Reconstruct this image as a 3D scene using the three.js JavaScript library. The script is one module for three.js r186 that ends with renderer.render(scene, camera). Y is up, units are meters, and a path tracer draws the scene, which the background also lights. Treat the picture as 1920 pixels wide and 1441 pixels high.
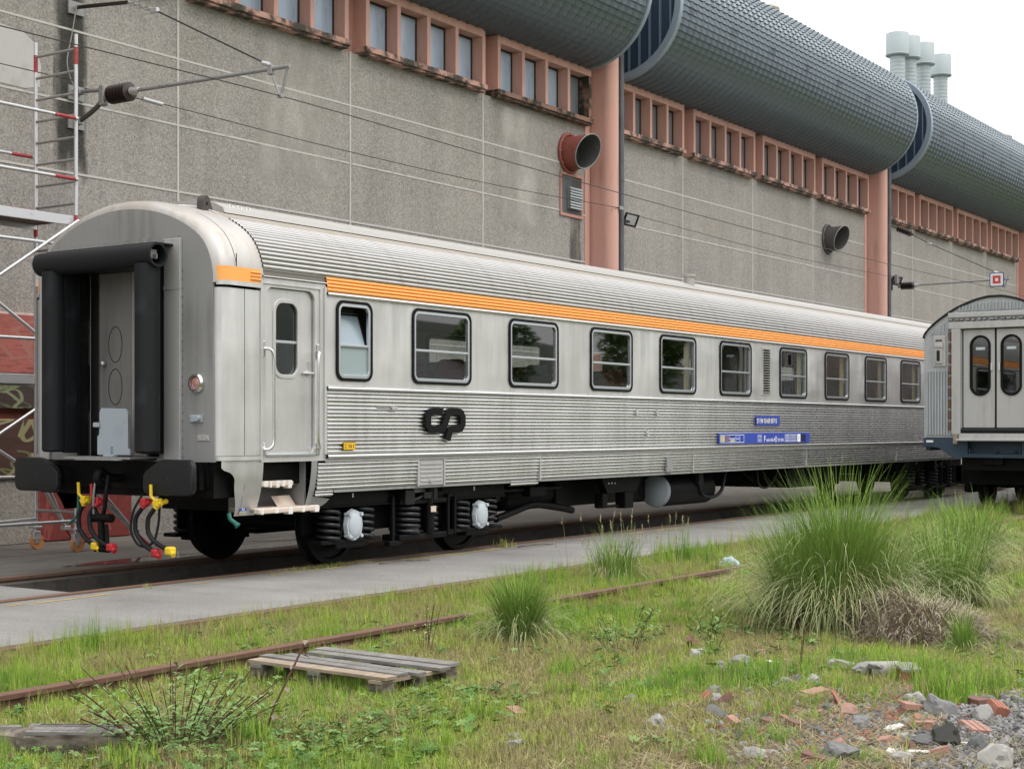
import * as THREE from 'three';
import { mergeGeometries, toCreasedNormals } from 'three/addons/utils/BufferGeometryUtils.js';
import { RoundedBoxGeometry } from 'three/addons/geometries/RoundedBoxGeometry.js';
import { ImprovedNoise } from 'three/addons/math/ImprovedNoise.js';

// ---------------------------------------------------------------- camera, sky, sun, exposure
const scene = new THREE.Scene();
const YAW = 0.9757, FOC = 2847.449, EYE = new THREE.Vector3(-10.873, 1.5465, 12.2934);
const camera = new THREE.PerspectiveCamera(2 * Math.atan(1441 / 2 / FOC) * 180 / Math.PI, 1920 / 1441, 0.1, 2000);
camera.position.copy(EYE);
camera.lookAt(EYE.x + Math.sin(YAW), EYE.y, EYE.z - Math.cos(YAW));
camera.setViewOffset(1920, 1441, 0, -80.9, 1920, 1441);       // the photograph's verticals are parallel: a shifted lens
{
  const w = 64, h = 64, d = new Float32Array(w * h * 4);       // even overcast, a little brighter overhead
  for (let j = 0; j < h; j++) for (let i = 0; i < w; i++) {
    const el = ((j + 0.5) / h - 0.5) * Math.PI, s = Math.max(0, Math.sin(el)), L = 1.02 + 1.25 * s, k = (j * w + i) * 4;
    d[k] = L; d[k + 1] = L; d[k + 2] = L * 1.015; d[k + 3] = 1;
  }
  const t = new THREE.DataTexture(d, w, h, THREE.RGBAFormat, THREE.FloatType);
  t.mapping = THREE.EquirectangularReflectionMapping; t.magFilter = THREE.LinearFilter; t.needsUpdate = true;
  scene.background = t; scene.environment = t;
}
const sun = new THREE.DirectionalLight(0xfff6ea, 1.1);
sun.position.set(18, 60, 42); sun.target.position.set(8, 0, 2);
sun.castShadow = true; sun.shadow.radius = 40; sun.shadow.mapSize.set(2048, 2048);
Object.assign(sun.shadow.camera, { left: -50, right: 60, top: 50, bottom: -50, near: 1, far: 200 });
scene.add(sun, sun.target);
const renderer = new THREE.WebGLRenderer({ antialias: true });
renderer.setSize(1024, 768);
renderer.toneMapping = THREE.LinearToneMapping;
renderer.toneMappingExposure = 1.1;
renderer.shadowMap.enabled = true;

// ---------------------------------------------------------------- helpers
let seed = 7;
const rnd = () => { seed |= 0; seed = seed + 0x6D2B79F5 | 0; let t = Math.imul(seed ^ seed >>> 15, 1 | seed); t = t + Math.imul(t ^ t >>> 7, 61 | t) ^ t; return ((t ^ t >>> 14) >>> 0) / 4294967296; };
const rr = (a, b) => a + (b - a) * rnd();
const pick = (a) => a[Math.floor(rnd() * a.length)];
const noise = new ImprovedNoise();
const N2 = (x, y, s = 0) => noise.noise(x + 91.7, y + 37.3, s + 0.5);
const fbm = (x, y, o = 4, s = 0) => { let a = 0.5, r = 0; for (let i = 0; i < o; i++) { r += a * N2(x, y, s + i * 7.1); x *= 2.03; y *= 2.03; a *= 0.5; } return r; };
const clamp = (x, a = 0, b = 1) => Math.min(b, Math.max(a, x));
const sm = (a, b, x) => { const t = clamp((x - a) / (b - a)); return t * t * (3 - 2 * t); };
const V = (x, y, z) => new THREE.Vector3(x, y, z);
const FW = V(Math.sin(YAW), 0, -Math.cos(YAW)), RT = V(Math.cos(YAW), 0, Math.sin(YAW));
const seen = (x, y, z, m = 60) => { const d = V(x, y, z).sub(EYE), D = d.dot(FW); if (D < 0.5) return false; const px = 960 + FOC * d.dot(RT) / D, py = 801.4 - FOC * d.y / D; return px > -m && px < 1920 + m && py > -m && py < 1441 + m; };   // leaves out scatter far outside the frame

function metric(g) {               // uv in metres, from the axis each face points along
  if (g.index) g = g.toNonIndexed();
  const p = g.attributes.position, n = p.count, uv = new Float32Array(n * 2), a = V(), b = V(), c = V();
  for (let i = 0; i < n; i += 3) {
    a.fromBufferAttribute(p, i); b.fromBufferAttribute(p, i + 1); c.fromBufferAttribute(p, i + 2);
    const f = b.clone().sub(a).cross(c.clone().sub(a)), ax = Math.abs(f.x), ay = Math.abs(f.y), az = Math.abs(f.z);
    [a, b, c].forEach((q, k) => {
      const j = (i + k) * 2;
      if (ay >= ax && ay >= az) { uv[j] = q.x; uv[j + 1] = q.z; } else if (ax >= az) { uv[j] = q.z; uv[j + 1] = q.y; } else { uv[j] = q.x; uv[j + 1] = q.y; }
    });
  }
  g.setAttribute('uv', new THREE.BufferAttribute(uv, 2));
  return g;
}
const strip = (g) => { if (g.index) g = g.toNonIndexed(); for (const k of Object.keys(g.attributes)) if (!['position', 'normal', 'uv'].includes(k)) g.deleteAttribute(k); if (!g.attributes.uv) g.setAttribute('uv', new THREE.BufferAttribute(new Float32Array(g.attributes.position.count * 2), 2)); g.morphAttributes = {}; g.clearGroups(); return g; };
const join = (l) => Array.isArray(l) ? (l.length === 1 ? strip(l[0]) : mergeGeometries(l.map(strip))) : strip(l);
function mesh(name, geo, mat, parent, keepUV) {
  let g = join(geo); if (!keepUV) g = metric(g);
  const m = new THREE.Mesh(g, mat); m.name = name; m.castShadow = m.receiveShadow = true;
  if (parent) parent.add(m);
  return m;
}
const taken = {};
function numbered(n) { const k = taken[n] = (taken[n] ?? -1) + 1; return k ? n + '_' + String(k).padStart(3, '0') : n; }
function tag(o, label, category, group, kind) { if (label) o.userData.label = label; if (category) o.userData.category = category; if (group) o.userData.group = group; if (kind) o.userData.kind = kind; return o; }
function thing(name, label, category, group, x = 0, y = 0, z = 0, turn = 0) {
  const o = new THREE.Group(); o.name = numbered(name); o.position.set(x, y, z); o.rotation.y = turn; scene.add(o); return tag(o, label, category, group);
}
function top(name, geo, mat, label, category, group, keepUV) { const m = mesh(numbered(name), geo, mat, scene, keepUV); return tag(m, label, category, group); }
function struct(name, geo, mat, keepUV) { const m = mesh(numbered(name), geo, mat, scene, keepUV); m.userData.kind = 'structure'; return m; }
const grp = (name, parent) => { const o = new THREE.Group(); o.name = name; parent.add(o); return o; };
function copyOf(o, label) { const c = o.clone(); c.name = numbered(o.name.replace(/_\d{3}$/, '')); c.userData = { ...o.userData }; if (label) c.userData.label = label; scene.add(c); return c; }

const bx = (x0, x1, y0, y1, z0, z1) => new THREE.BoxGeometry(x1 - x0, y1 - y0, z1 - z0).translate((x0 + x1) / 2, (y0 + y1) / 2, (z0 + z1) / 2);
const rb = (x0, x1, y0, y1, z0, z1, r = 0.01, s = 2) => new RoundedBoxGeometry(x1 - x0, y1 - y0, z1 - z0, s, r).translate((x0 + x1) / 2, (y0 + y1) / 2, (z0 + z1) / 2);
function rod(a, b, r, seg = 10, r2 = r) {
  const A = V(...a), B = V(...b), d = B.clone().sub(A), g = new THREE.CylinderGeometry(r2, r, d.length(), seg);
  g.translate(0, d.length() / 2, 0).applyQuaternion(new THREE.Quaternion().setFromUnitVectors(V(0, 1, 0), d.normalize())).translate(A.x, A.y, A.z); return g;
}
const tube = (pts, r, seg = 24, rad = 8) => new THREE.TubeGeometry(new THREE.CatmullRomCurve3(pts.map((p) => V(...p)), false, 'catmullrom', 0.4), seg, r, rad);
const ring = (r, t, seg = 28) => new THREE.TorusGeometry(r, t, 8, seg);
function lathe(pts, seg = 24) { return new THREE.LatheGeometry(pts.map((p) => new THREE.Vector2(p[0], p[1])), seg); }
// a profile [[z, y], ...] drawn along x from x0 to x1, creased where it bends sharply
function along(pts, x0, x1, crease = 0.7, step = 0) {
  const P = [], n = step ? Math.max(1, Math.round((x1 - x0) / step)) : 1;
  for (let k = 0; k < n; k++) {
    const a = x0 + (x1 - x0) * k / n, b = x0 + (x1 - x0) * (k + 1) / n;
    for (let i = 0; i + 1 < pts.length; i++) { const [z0, y0] = pts[i], [z1, y1] = pts[i + 1]; P.push(a, y0, z0, b, y0, z0, b, y1, z1, a, y0, z0, b, y1, z1, a, y1, z1); }
  }
  const g = new THREE.BufferGeometry(); g.setAttribute('position', new THREE.Float32BufferAttribute(P, 3)); g.computeVertexNormals();
  return crease ? toCreasedNormals(g, crease) : g;
}
const shp = (pts) => new THREE.Shape(pts.map((p) => new THREE.Vector2(p[0], p[1])));
function rrect(x0, x1, y0, y1, r, cls = THREE.Shape) {
  const s = new cls(); r = Math.min(r, (x1 - x0) / 2, (y1 - y0) / 2);
  s.moveTo(x0 + r, y0); s.lineTo(x1 - r, y0); s.absarc(x1 - r, y0 + r, r, -Math.PI / 2, 0); s.lineTo(x1, y1 - r); s.absarc(x1 - r, y1 - r, r, 0, Math.PI / 2);
  s.lineTo(x0 + r, y1); s.absarc(x0 + r, y1 - r, r, Math.PI / 2, Math.PI); s.lineTo(x0, y0 + r); s.absarc(x0 + r, y0 + r, r, Math.PI, Math.PI * 1.5); return s;
}
const ext = (s, d, bev = 0, cs = 6) => new THREE.ExtrudeGeometry(s, { depth: d, bevelEnabled: bev > 0, bevelSize: bev, bevelThickness: bev, bevelSegments: 2, curveSegments: cs });
const inXY = (s, z0, d, bev = 0, cs = 6) => ext(s, d, bev, cs).translate(0, 0, z0);                                   // a shape in x, y given depth towards +z
const inZY = (s, x0, d, bev = 0, cs = 6) => ext(s, d, bev, cs).rotateY(-Math.PI / 2).translate(x0 + d, 0, 0);        // a shape in z, y given depth along x
function crown(g, k = 0.5) { return toCreasedNormals(g.index ? g.toNonIndexed() : g, k); }

// ---------------------------------------------------------------- textures
function tex(w, h, f, { srgb = true, rep = [1, 1], wrap = true } = {}) {
  const d = new Uint8Array(w * h * 4);
  for (let j = 0; j < h; j++) for (let i = 0; i < w; i++) { const c = f(i, j, i / w, j / h), k = (j * w + i) * 4; for (let q = 0; q < 3; q++) d[k + q] = clamp(Math.round((c.length ? c[q] : c) * 255), 0, 255); d[k + 3] = c.length > 3 ? Math.round(c[3] * 255) : 255; }
  const t = new THREE.DataTexture(d, w, h, THREE.RGBAFormat); t.magFilter = THREE.LinearFilter; t.minFilter = THREE.LinearMipmapLinearFilter; t.generateMipmaps = true;
  if (srgb) t.colorSpace = THREE.SRGBColorSpace; if (wrap) t.wrapS = t.wrapT = THREE.RepeatWrapping; t.repeat.set(...rep); t.needsUpdate = true; return t;
}
const s2 = (c) => c <= 0.0031308 ? 12.92 * c : 1.055 * Math.pow(c, 1 / 2.4) - 0.055;   // linear base colour to the texture's sRGB
const L3 = (r, g, b) => [s2(clamp(r)), s2(clamp(g)), s2(clamp(b))];
const mixc = (a, b, t) => [a[0] + (b[0] - a[0]) * t, a[1] + (b[1] - a[1]) * t, a[2] + (b[2] - a[2]) * t];
const tile = (u, v, p, o = 4, s = 0, r = 1) => { const A = (x, y) => fbm(x * p, y * p * r, o, s); return (A(u, v) * (1 - u) + A(u - 1, v) * u) * (1 - v) + (A(u, v - 1) * (1 - u) + A(u - 1, v - 1) * u) * v; };   // wraps round
function std(color, rough, metal = 0, more = {}) { const m = new THREE.MeshStandardMaterial({ roughness: rough, metalness: metal, side: THREE.DoubleSide, ...more }); if (Array.isArray(color)) m.color.setRGB(...color); else m.color.set(color); return m; }
function canvas(w, h, draw) { const c = document.createElement('canvas'); c.width = w; c.height = h; draw(c.getContext('2d'), w, h); const t = new THREE.CanvasTexture(c); t.colorSpace = THREE.SRGBColorSpace; return t; }
// scuffed surfaces: blotches and scratches of their own colour
function blotch(base, other, amount, p, size = 256, metres = 1, o = 5, sd = 0, fine = 0.05) {
  return tex(size, size, (i, j, u, v) => { const t = clamp((tile(u, v, p, o, sd) * 1.6 + amount - 0.5) * 2.2 + 0.5), f = 1 + fine * (rnd() - 0.5) * 2, c = mixc(base, other, t); return L3(c[0] * f, c[1] * f, c[2] * f); }, { rep: [1 / metres, 1 / metres] });
}
// vertical runs of dirt
function streaks(base, dark, amount, size = 512, metres = 4, sd = 0, grain = 0.06) {
  const col = []; for (let i = 0; i < size; i++) col.push(0);
  return tex(size, size, (i, j, u, v) => {
    const s = tile(u, v, 26, 3, sd, 0.1) * 1.5 + tile(u, v, 3, 4, sd + 3) * 1.1, f = 1 + grain * (rnd() - 0.5) * 2, t = clamp(s + amount);
    const c = mixc(base, dark, t); return L3(c[0] * f, c[1] * f, c[2] * f);
  }, { rep: [1 / metres, 1 / metres] });
}

// ---------------------------------------------------------------- materials
const M = {};
const dull = (m, k) => { const q = new THREE.MeshPhysicalMaterial({ map: m.map, roughness: m.roughness, metalness: 0, specularIntensity: k, side: THREE.DoubleSide }); q.color.copy(m.color); return q; };
{
  // exposed-aggregate concrete: pebbles of mixed tone, 16 m by 8 m at 8 mm a pixel
  const peb = new Float32Array(2048 * 1024);
  for (let k = 0; k < peb.length; k++) peb[k] = rnd();
  const wallTex = tex(2048, 1024, (i, j, u, v) => {
    const q = (s, o) => { const x = i / s, y = j / s, X = Math.floor(x), Y = Math.floor(y), f = x - X, g = y - Y, at = (a, b) => peb[((Y + b + o) & 1023) * 2048 + ((X + a + o * 7) & 2047)]; return (at(0, 0) * (1 - f) + at(1, 0) * f) * (1 - g) + (at(0, 1) * (1 - f) + at(1, 1) * f) * g - 0.5; };
    const c = 0.55 * (peb[j * 2048 + i] - 0.5) + 0.85 * q(1.8, 3) + 0.42 * q(3.2, 11);
    const w = fbm(u * 9, v * 4.5, 5, 3), st = fbm(u * 60, v * 2.2, 3, 9);
    let t = 0.275 * (1 + 0.70 * c + 0.22 * w + 0.18 * st);
    const warm = 1 + 0.04 * fbm(u * 30, v * 15, 3, 5);
    return L3(t * 1.055 * warm, t, t * 0.905 / warm);
  }, { rep: [1 / 16, 1 / 8] });
  const wb = tex(512, 512, () => rnd(), { srgb: false, rep: [1 / 4, 1 / 4] });
  M.wall = std(0xffffff, 0.93, 0, { map: wallTex, bumpMap: wb, bumpScale: 0.006 });
  M.wallDark = std(0xffffff, 0.93, 0, { map: tex(512, 512, (i, j, u, v) => { const t = 0.10 * (1 + 0.9 * (rnd() - 0.5) + 0.8 * tile(u, v, 6, 4, 2)); return L3(t * 1.05, t, t * 0.9); }, { rep: [1 / 3, 1 / 3] }) });
  M.joint = std([0.50, 0.49, 0.46], 0.85, 0, { map: blotch([1, 1, 1], [0.6, 0.58, 0.55], 0.05, 8, 256, 1.5) });
  M.render = std(0xffffff, 0.9, 0, { map: blotch([0.46, 0.46, 0.44], [0.36, 0.36, 0.34], 0.2, 6, 256, 1.5) });
  M.pink = std(0xffffff, 0.85, 0, { map: streaks([0.575, 0.335, 0.275], [0.40, 0.215, 0.175], -0.02, 512, 3.7, 1) });
  M.pinkDeep = std(0xffffff, 0.85, 0, { map: streaks([0.45, 0.235, 0.19], [0.30, 0.155, 0.13], 0.1, 256, 2.3, 6) });
  M.sill = std(0xffffff, 0.92, 0, { map: tex(512, 256, (i, j, u, v) => { const t = sm(-0.08, 0.16, tile(u, v, 14, 4, 4, 0.5) + 0.06), f = 1 + 0.2 * (rnd() - 0.5); return L3(...mixc([0.52, 0.31, 0.25], [0.06, 0.055, 0.045], t).map((q) => q * f)); }, { rep: [1 / 2.9, 1 / 1.45] }) });
  M.mould = std(0xffffff, 0.95, 0, { map: tex(256, 256, (i, j, u, v) => { const t = sm(-0.15, 0.12, tile(u, v, 7, 4, 14)), f = 1 + 0.3 * (rnd() - 0.5); return L3(...mixc([0.25, 0.15, 0.11], [0.03, 0.03, 0.022], t).map((q) => q * f)); }, { rep: [1 / 1.3, 1 / 1.3] }) });
  M.paneBlue = new THREE.MeshPhysicalMaterial({ color: new THREE.Color().setRGB(0.40, 0.49, 0.60), roughness: 0.22, side: THREE.DoubleSide, specularIntensity: 1 });
  M.paneBlue.map = streaks([1, 1, 1], [0.62, 0.64, 0.66], 0.0, 256, 0.9, 21, 0.08);
  M.paneGrey = new THREE.MeshPhysicalMaterial({ color: new THREE.Color().setRGB(0.20, 0.215, 0.225), roughness: 0.22, side: THREE.DoubleSide });
  M.paneGrey.map = M.paneBlue.map;
  M.sash = std([0.035, 0.03, 0.028], 0.6);
  M.clad = std(0xffffff, 0.4, 0.55, { map: blotch([0.120, 0.150, 0.172], [0.070, 0.090, 0.105], 0.1, 5, 256, 2.1, 5, 11, 0.08) });
  M.cladRust = std(0xffffff, 0.6, 0.1, { map: blotch([0.085, 0.1, 0.1], [0.05, 0.045, 0.035], 0.35, 4, 256, 1.7, 5, 13, 0.08) });
  M.cladNavy = std([0.035, 0.058, 0.09], 0.4, 0.2);
  M.cladRib = std([0.14, 0.20, 0.27], 0.4, 0.2);
  M.ringMetal = std([0.27, 0.33, 0.385], 0.42, 0.35);
  M.pipe = std(0xffffff, 0.6, 0.1, { map: streaks([0.105, 0.115, 0.135], [0.05, 0.05, 0.052], 0.1, 256, 2.1, 8) });
  // stainless steel: brushed, a little dirty
  const sr = tex(512, 512, (i, j, u, v) => 0.56 + 0.16 * tile(u, v, 4, 4, 2, 6) + 0.16 * tile(u, v, 9, 4, 6) + 0.05 * (rnd() - 0.5), { srgb: false, rep: [1 / 2.5, 1 / 2.5] });
  const sc = tex(512, 512, (i, j, u, v) => { const t = clamp(0.55 + 0.9 * tile(u, v, 22, 3, 8, 0.12) + 0.7 * tile(u, v, 5, 4, 18)), c = mixc([0.48, 0.475, 0.465], [0.745, 0.742, 0.738], t), f = 1 + 0.03 * (rnd() - 0.5); return L3(...c.map((q) => q * f)); }, { rep: [1 / 2.9, 1 / 2.9] });
  const wav = tex(256, 256, (i, j, u, v) => 0.5 + 0.5 * tile(u, v, 4, 3, 33), { srgb: false, rep: [1 / 1.7, 1 / 1.7] });
  M.steel = std(0xffffff, 1, 1, { map: sc, roughnessMap: sr, bumpMap: wav, bumpScale: 0.0012 });
  M.rib = std(0xffffff, 0.5, 1, { map: sc, roughnessMap: sr });
  M.ribRoof = std(0xffffff, 0.36, 0.9, { map: streaks([0.50, 0.49, 0.475], [0.37, 0.345, 0.31], 0.08, 512, 2.7, 112, 0.06) });
  M.cap = std(0xffffff, 0.5, 0.55, { map: tex(512, 512, (i, j, u, v) => { const t = clamp(0.45 + 1.3 * tile(u, v, 3, 5, 141) + 0.7 * tile(u, v, 16, 3, 143, 0.2)), f = 1 + 0.05 * (rnd() - 0.5); return L3(...mixc([0.52, 0.515, 0.505], [0.36, 0.31, 0.25], t).map((q) => q * f)); }, { rep: [1 / 1.9, 1 / 1.9] }) });
  M.trim = std([0.72, 0.72, 0.72], 0.22, 1);
  M.roofCream = std(0xffffff, 0.62, 0.35, { map: streaks([0.36, 0.325, 0.275], [0.26, 0.225, 0.18], 0.1, 512, 2.3, 12, 0.06) });
  M.deck = std(0xffffff, 0.6, 0.3, { map: blotch([0.40, 0.39, 0.37], [0.31, 0.29, 0.26], 0.1, 5, 256, 1.3) });
  M.endGrey = std(0xffffff, 0.55, 0.25, { map: streaks([0.29, 0.29, 0.285], [0.165, 0.165, 0.16], 0.05, 512, 2.7, 30, 0.06) });
  M.endLight = std(0xffffff, 0.5, 0.3, { map: streaks([0.46, 0.455, 0.445], [0.33, 0.325, 0.315], -0.02, 256, 2.1, 34, 0.05) });
  M.doorGrey = std(0xffffff, 0.6, 0.3, { map: streaks([0.20, 0.195, 0.185], [0.13, 0.125, 0.115], 0.05, 256, 2.1, 37, 0.06) });
  M.orange = std(0xffffff, 0.5, 0, { map: blotch([0.95, 0.41, 0.10], [0.84, 0.32, 0.07], 0.08, 6, 256, 1.9) });
  M.rubber = std(0xffffff, 0.55, 0, { map: blotch([0.011, 0.012, 0.014], [0.024, 0.028, 0.034], 0.1, 4, 256, 0.9, 5, 40, 0.15) });
  M.rubber = dull(M.rubber, 0.45);
  M.gasket = dull(std([0.006, 0.006, 0.008], 0.6), 0.3);
  M.alu = std([0.60, 0.63, 0.66], 0.3, 0.95);
  M.black = std(0xffffff, 0.5, 0.1, { map: blotch([0.0045, 0.0045, 0.005], [0.013, 0.0125, 0.0115], 0.1, 5, 256, 0.8, 5, 44, 0.2) });
  M.black = dull(M.black, 0.28);
  M.blackGreasy = std(0xffffff, 0.36, 0.2, { map: blotch([0.011, 0.012, 0.014], [0.04, 0.05, 0.055], 0.02, 4, 256, 0.5, 5, 47, 0.2) });
  M.logo = dull(std([0.006, 0.006, 0.007], 0.6), 0.3);
  M.boxPaint = std(0xffffff, 0.55, 0, { map: blotch([0.47, 0.52, 0.56], [0.36, 0.40, 0.44], 0.1, 5, 256, 0.5, 5, 50) });
  M.plate = std(0xffffff, 0.6, 0.1, { map: blotch([0.34, 0.39, 0.43], [0.28, 0.32, 0.36], 0.1, 5, 256, 0.9, 5, 52) });
  M.yellow = std([0.72, 0.5, 0.02], 0.5); M.red = std([0.42, 0.02, 0.025], 0.5); M.green = std([0.01, 0.12, 0.09], 0.5);
  M.glass = new THREE.MeshPhysicalMaterial({ color: new THREE.Color().setRGB(0.80, 0.84, 0.83), transmission: 1, roughness: 0.02, thickness: 0, ior: 2.0, side: THREE.DoubleSide });
  M.glassDark = new THREE.MeshPhysicalMaterial({ color: new THREE.Color().setRGB(0.42, 0.45, 0.45), transmission: 1, roughness: 0.02, thickness: 0, ior: 2.05, side: THREE.DoubleSide });
  M.frosted = new THREE.MeshPhysicalMaterial({ color: new THREE.Color().setRGB(0.30, 0.37, 0.38), roughness: 0.25, side: THREE.DoubleSide });
  M.tilted = new THREE.MeshPhysicalMaterial({ color: new THREE.Color().setRGB(0.26, 0.33, 0.38), roughness: 0.12, ior: 1.7, side: THREE.DoubleSide });
  M.lens = new THREE.MeshPhysicalMaterial({ color: new THREE.Color().setRGB(0.42, 0.20, 0.17), roughness: 0.12, clearcoat: 1 });
  M.inner = std([0.16, 0.15, 0.13], 0.8); M.innerDark = std([0.05, 0.05, 0.05], 0.8);
  M.seatRed = std([0.12, 0.025, 0.03], 0.85); M.seatBrown = std([0.16, 0.06, 0.035], 0.85); M.seatGrey = std([0.06, 0.065, 0.065], 0.85); M.curtain = std([0.30, 0.25, 0.15], 0.9);
  M.paper = std(0xffffff, 0.9, 0, { map: blotch([0.62, 0.52, 0.44], [0.50, 0.38, 0.29], 0.1, 4, 256, 0.4) }); M.tape = std([0.72, 0.70, 0.67], 0.7);
  M.galv = std(0xffffff, 0.45, 0.75, { map: blotch([0.56, 0.57, 0.58], [0.40, 0.41, 0.42], 0.1, 6, 256, 0.6, 5, 60) });
  M.galvDull = std(0xffffff, 0.6, 0.5, { map: blotch([0.30, 0.305, 0.30], [0.19, 0.19, 0.185], 0.15, 6, 256, 0.5, 5, 62) });
  M.redPaint = std(0xffffff, 0.6, 0, { map: blotch([0.30, 0.035, 0.04], [0.42, 0.30, 0.29], 0.06, 7, 256, 0.3, 5, 63) });
  M.wheelOrange = std([0.55, 0.25, 0.09], 0.6);
  M.insul = std([0.028, 0.018, 0.016], 0.3);
  M.wire = std([0.03, 0.03, 0.03], 0.6, 0.3);
  M.rust = std(0xffffff, 0.85, 0.1, { map: blotch([0.14, 0.075, 0.05], [0.075, 0.042, 0.032], 0.1, 8, 256, 0.5, 5, 66, 0.2) });
  M.railTop = std(0xffffff, 0.6, 0.4, { map: blotch([0.20, 0.125, 0.09], [0.12, 0.075, 0.058], 0.1, 8, 256, 0.7, 5, 68, 0.15) });
  M.cowlRed = std(0xffffff, 0.7, 0, { map: blotch([0.25, 0.07, 0.05], [0.13, 0.045, 0.035], 0.15, 5, 256, 0.8, 5, 70) });
  M.cowlGrey = std(0xffffff, 0.6, 0.3, { map: blotch([0.10, 0.095, 0.09], [0.15, 0.08, 0.05], 0.05, 5, 256, 0.7, 5, 72) });
  M.ductShade = std(0xffffff, 0.85, 0.1, { map: blotch([0.085, 0.085, 0.082], [0.14, 0.135, 0.125], 0.1, 5, 128, 0.6, 4, 151) });  // grey cowl inside, with the shade of the duct in its colour
  M.lug = std([0.055, 0.042, 0.038], 0.7, 0.1);
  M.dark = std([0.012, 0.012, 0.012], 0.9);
  M.white = std([0.74, 0.74, 0.73], 0.6);
  M.stack = std(0xffffff, 0.5, 0.25, { map: blotch([0.40, 0.455, 0.465], [0.31, 0.36, 0.37], 0.1, 4, 256, 2.5, 4, 75, 0.03) });
  M.asphalt = std(0xffffff, 0.92, 0, { map: tex(1024, 1024, (i, j, u, v) => { const a = tile(u, v, 4, 6, 80), b = tile(u, v, 20, 3, 82, 0.35); let t = 0.205 * (1 + 0.7 * a + 0.35 * b + 0.5 * (rnd() - 0.5)); if (rnd() < 0.003) t = 0.5; t *= 1 - 0.4 * sm(0.12, 0.3, tile(u, v, 3, 4, 205)); return L3(t * 1.03, t, t * 0.955); }, { rep: [1 / 6, 1 / 6] }), bumpMap: tex(256, 256, () => rnd(), { srgb: false, rep: [1 / 1.5, 1 / 1.5] }), bumpScale: 0.004 });
  M.asphaltDark = std(0xffffff, 0.75, 0, { map: tex(512, 512, (i, j, u, v) => { const a = tile(u, v, 4, 6, 180), b = tile(u, v, 14, 3, 182, 2.5); const t = 0.135 * (1 + 0.9 * a + 0.6 * b + 0.4 * (rnd() - 0.5)); return L3(t * 1.08, t, t * 0.88); }, { rep: [1 / 5, 1 / 5] }) });
  M.pitWall = std(0xffffff, 0.9, 0, { map: blotch([0.09, 0.08, 0.07], [0.03, 0.028, 0.025], 0.15, 5, 256, 1.9, 5, 84, 0.2) });
  M.wet = new THREE.MeshPhysicalMaterial({ color: new THREE.Color().setRGB(0.035, 0.032, 0.028), roughness: 0.05, ior: 1.33 });
  M.soil = std(0xffffff, 0.96, 0, { map: tex(1024, 1024, (i, j, u, v) => { const a = tile(u, v, 7, 6, 90), b = tile(u, v, 30, 3, 92), t = clamp(0.5 + a * 1.3 + b * 0.9), f = 1 + 0.5 * (rnd() - 0.5); return L3(...mixc([0.095, 0.145, 0.032], [0.165, 0.15, 0.07], t).map((q) => q * f)); }, { rep: [1 / 5, 1 / 5] }), bumpMap: tex(256, 256, (i, j, u, v) => 0.5 + tile(u, v, 20, 4, 95), { srgb: false, rep: [1 / 1.3, 1 / 1.3] }), bumpScale: 0.03 });
  M.woodGrey = std(0xffffff, 0.85, 0, { map: tex(512, 256, (i, j, u, v) => { const g = tile(u, v, 10, 3, 97, 4) * 1.4 + tile(u, v, 5, 4, 98), f = 1 + 0.12 * (rnd() - 0.5), t = clamp(0.5 + g); return L3(...mixc([0.115, 0.11, 0.105], [0.24, 0.225, 0.205], t).map((q) => q * f)); }, { rep: [1 / 1.3, 1 / 0.65] }) });
  M.woodPale = std(0xffffff, 0.85, 0, { map: tex(512, 256, (i, j, u, v) => { const g = tile(u, v, 10, 3, 101, 4) * 1.4 + tile(u, v, 5, 4, 103), f = 1 + 0.12 * (rnd() - 0.5), t = clamp(0.5 + g); return L3(...mixc([0.19, 0.145, 0.105], [0.36, 0.29, 0.22], t).map((q) => q * f)); }, { rep: [1 / 1.3, 1 / 0.65] }) });
  M.woodDark = std(0xffffff, 0.9, 0, { map: tex(256, 256, (i, j, u, v) => { const g = tile(u, v, 9, 3, 105, 3.5) * 1.6 + tile(u, v, 6, 4, 107), f = 1 + 0.2 * (rnd() - 0.5), t = clamp(0.4 + g); return L3(...mixc([0.045, 0.036, 0.03], [0.21, 0.175, 0.14], t).map((q) => q * f)); }, { rep: [1, 1] }) });
  M.brick = [[0.32, 0.13, 0.085], [0.28, 0.165, 0.13], [0.34, 0.19, 0.145], [0.17, 0.085, 0.068]].map((c, k) => std(0xffffff, 0.9, 0, { map: blotch(c, c.map((q) => q * 0.45 + 0.07), 0.12, 7, 128, 0.22, 4, 110 + k, 0.2) }));
  M.stone = [[0.17, 0.17, 0.167], [0.25, 0.245, 0.23], [0.11, 0.112, 0.113], [0.31, 0.30, 0.275]].map((c, k) => std(0xffffff, 0.92, 0, { map: blotch(c, c.map((q) => q * 0.5), 0.06, 9, 128, 0.3, 4, 120 + k, 0.45) }));
  M.stoneDark = std(0xffffff, 0.9, 0, { map: blotch([0.03, 0.03, 0.026], [0.075, 0.07, 0.055], 0.05, 6, 128, 0.3, 4, 128, 0.3) });
  M.ceramic = std([0.80, 0.79, 0.76], 0.35);
  M.leaf = (r, g, b) => std([r, g, b], 0.7);
  M.hull = std(0xffffff, 0.55, 0.3, { map: streaks([0.40, 0.425, 0.44], [0.28, 0.30, 0.315], 0.0, 256, 2.3, 130, 0.06) });
  M.hullBlue = std(0xffffff, 0.5, 0.1, { map: blotch([0.022, 0.045, 0.072], [0.035, 0.065, 0.10], 0.1, 5, 256, 0.8, 5, 133, 0.1) });
}

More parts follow.
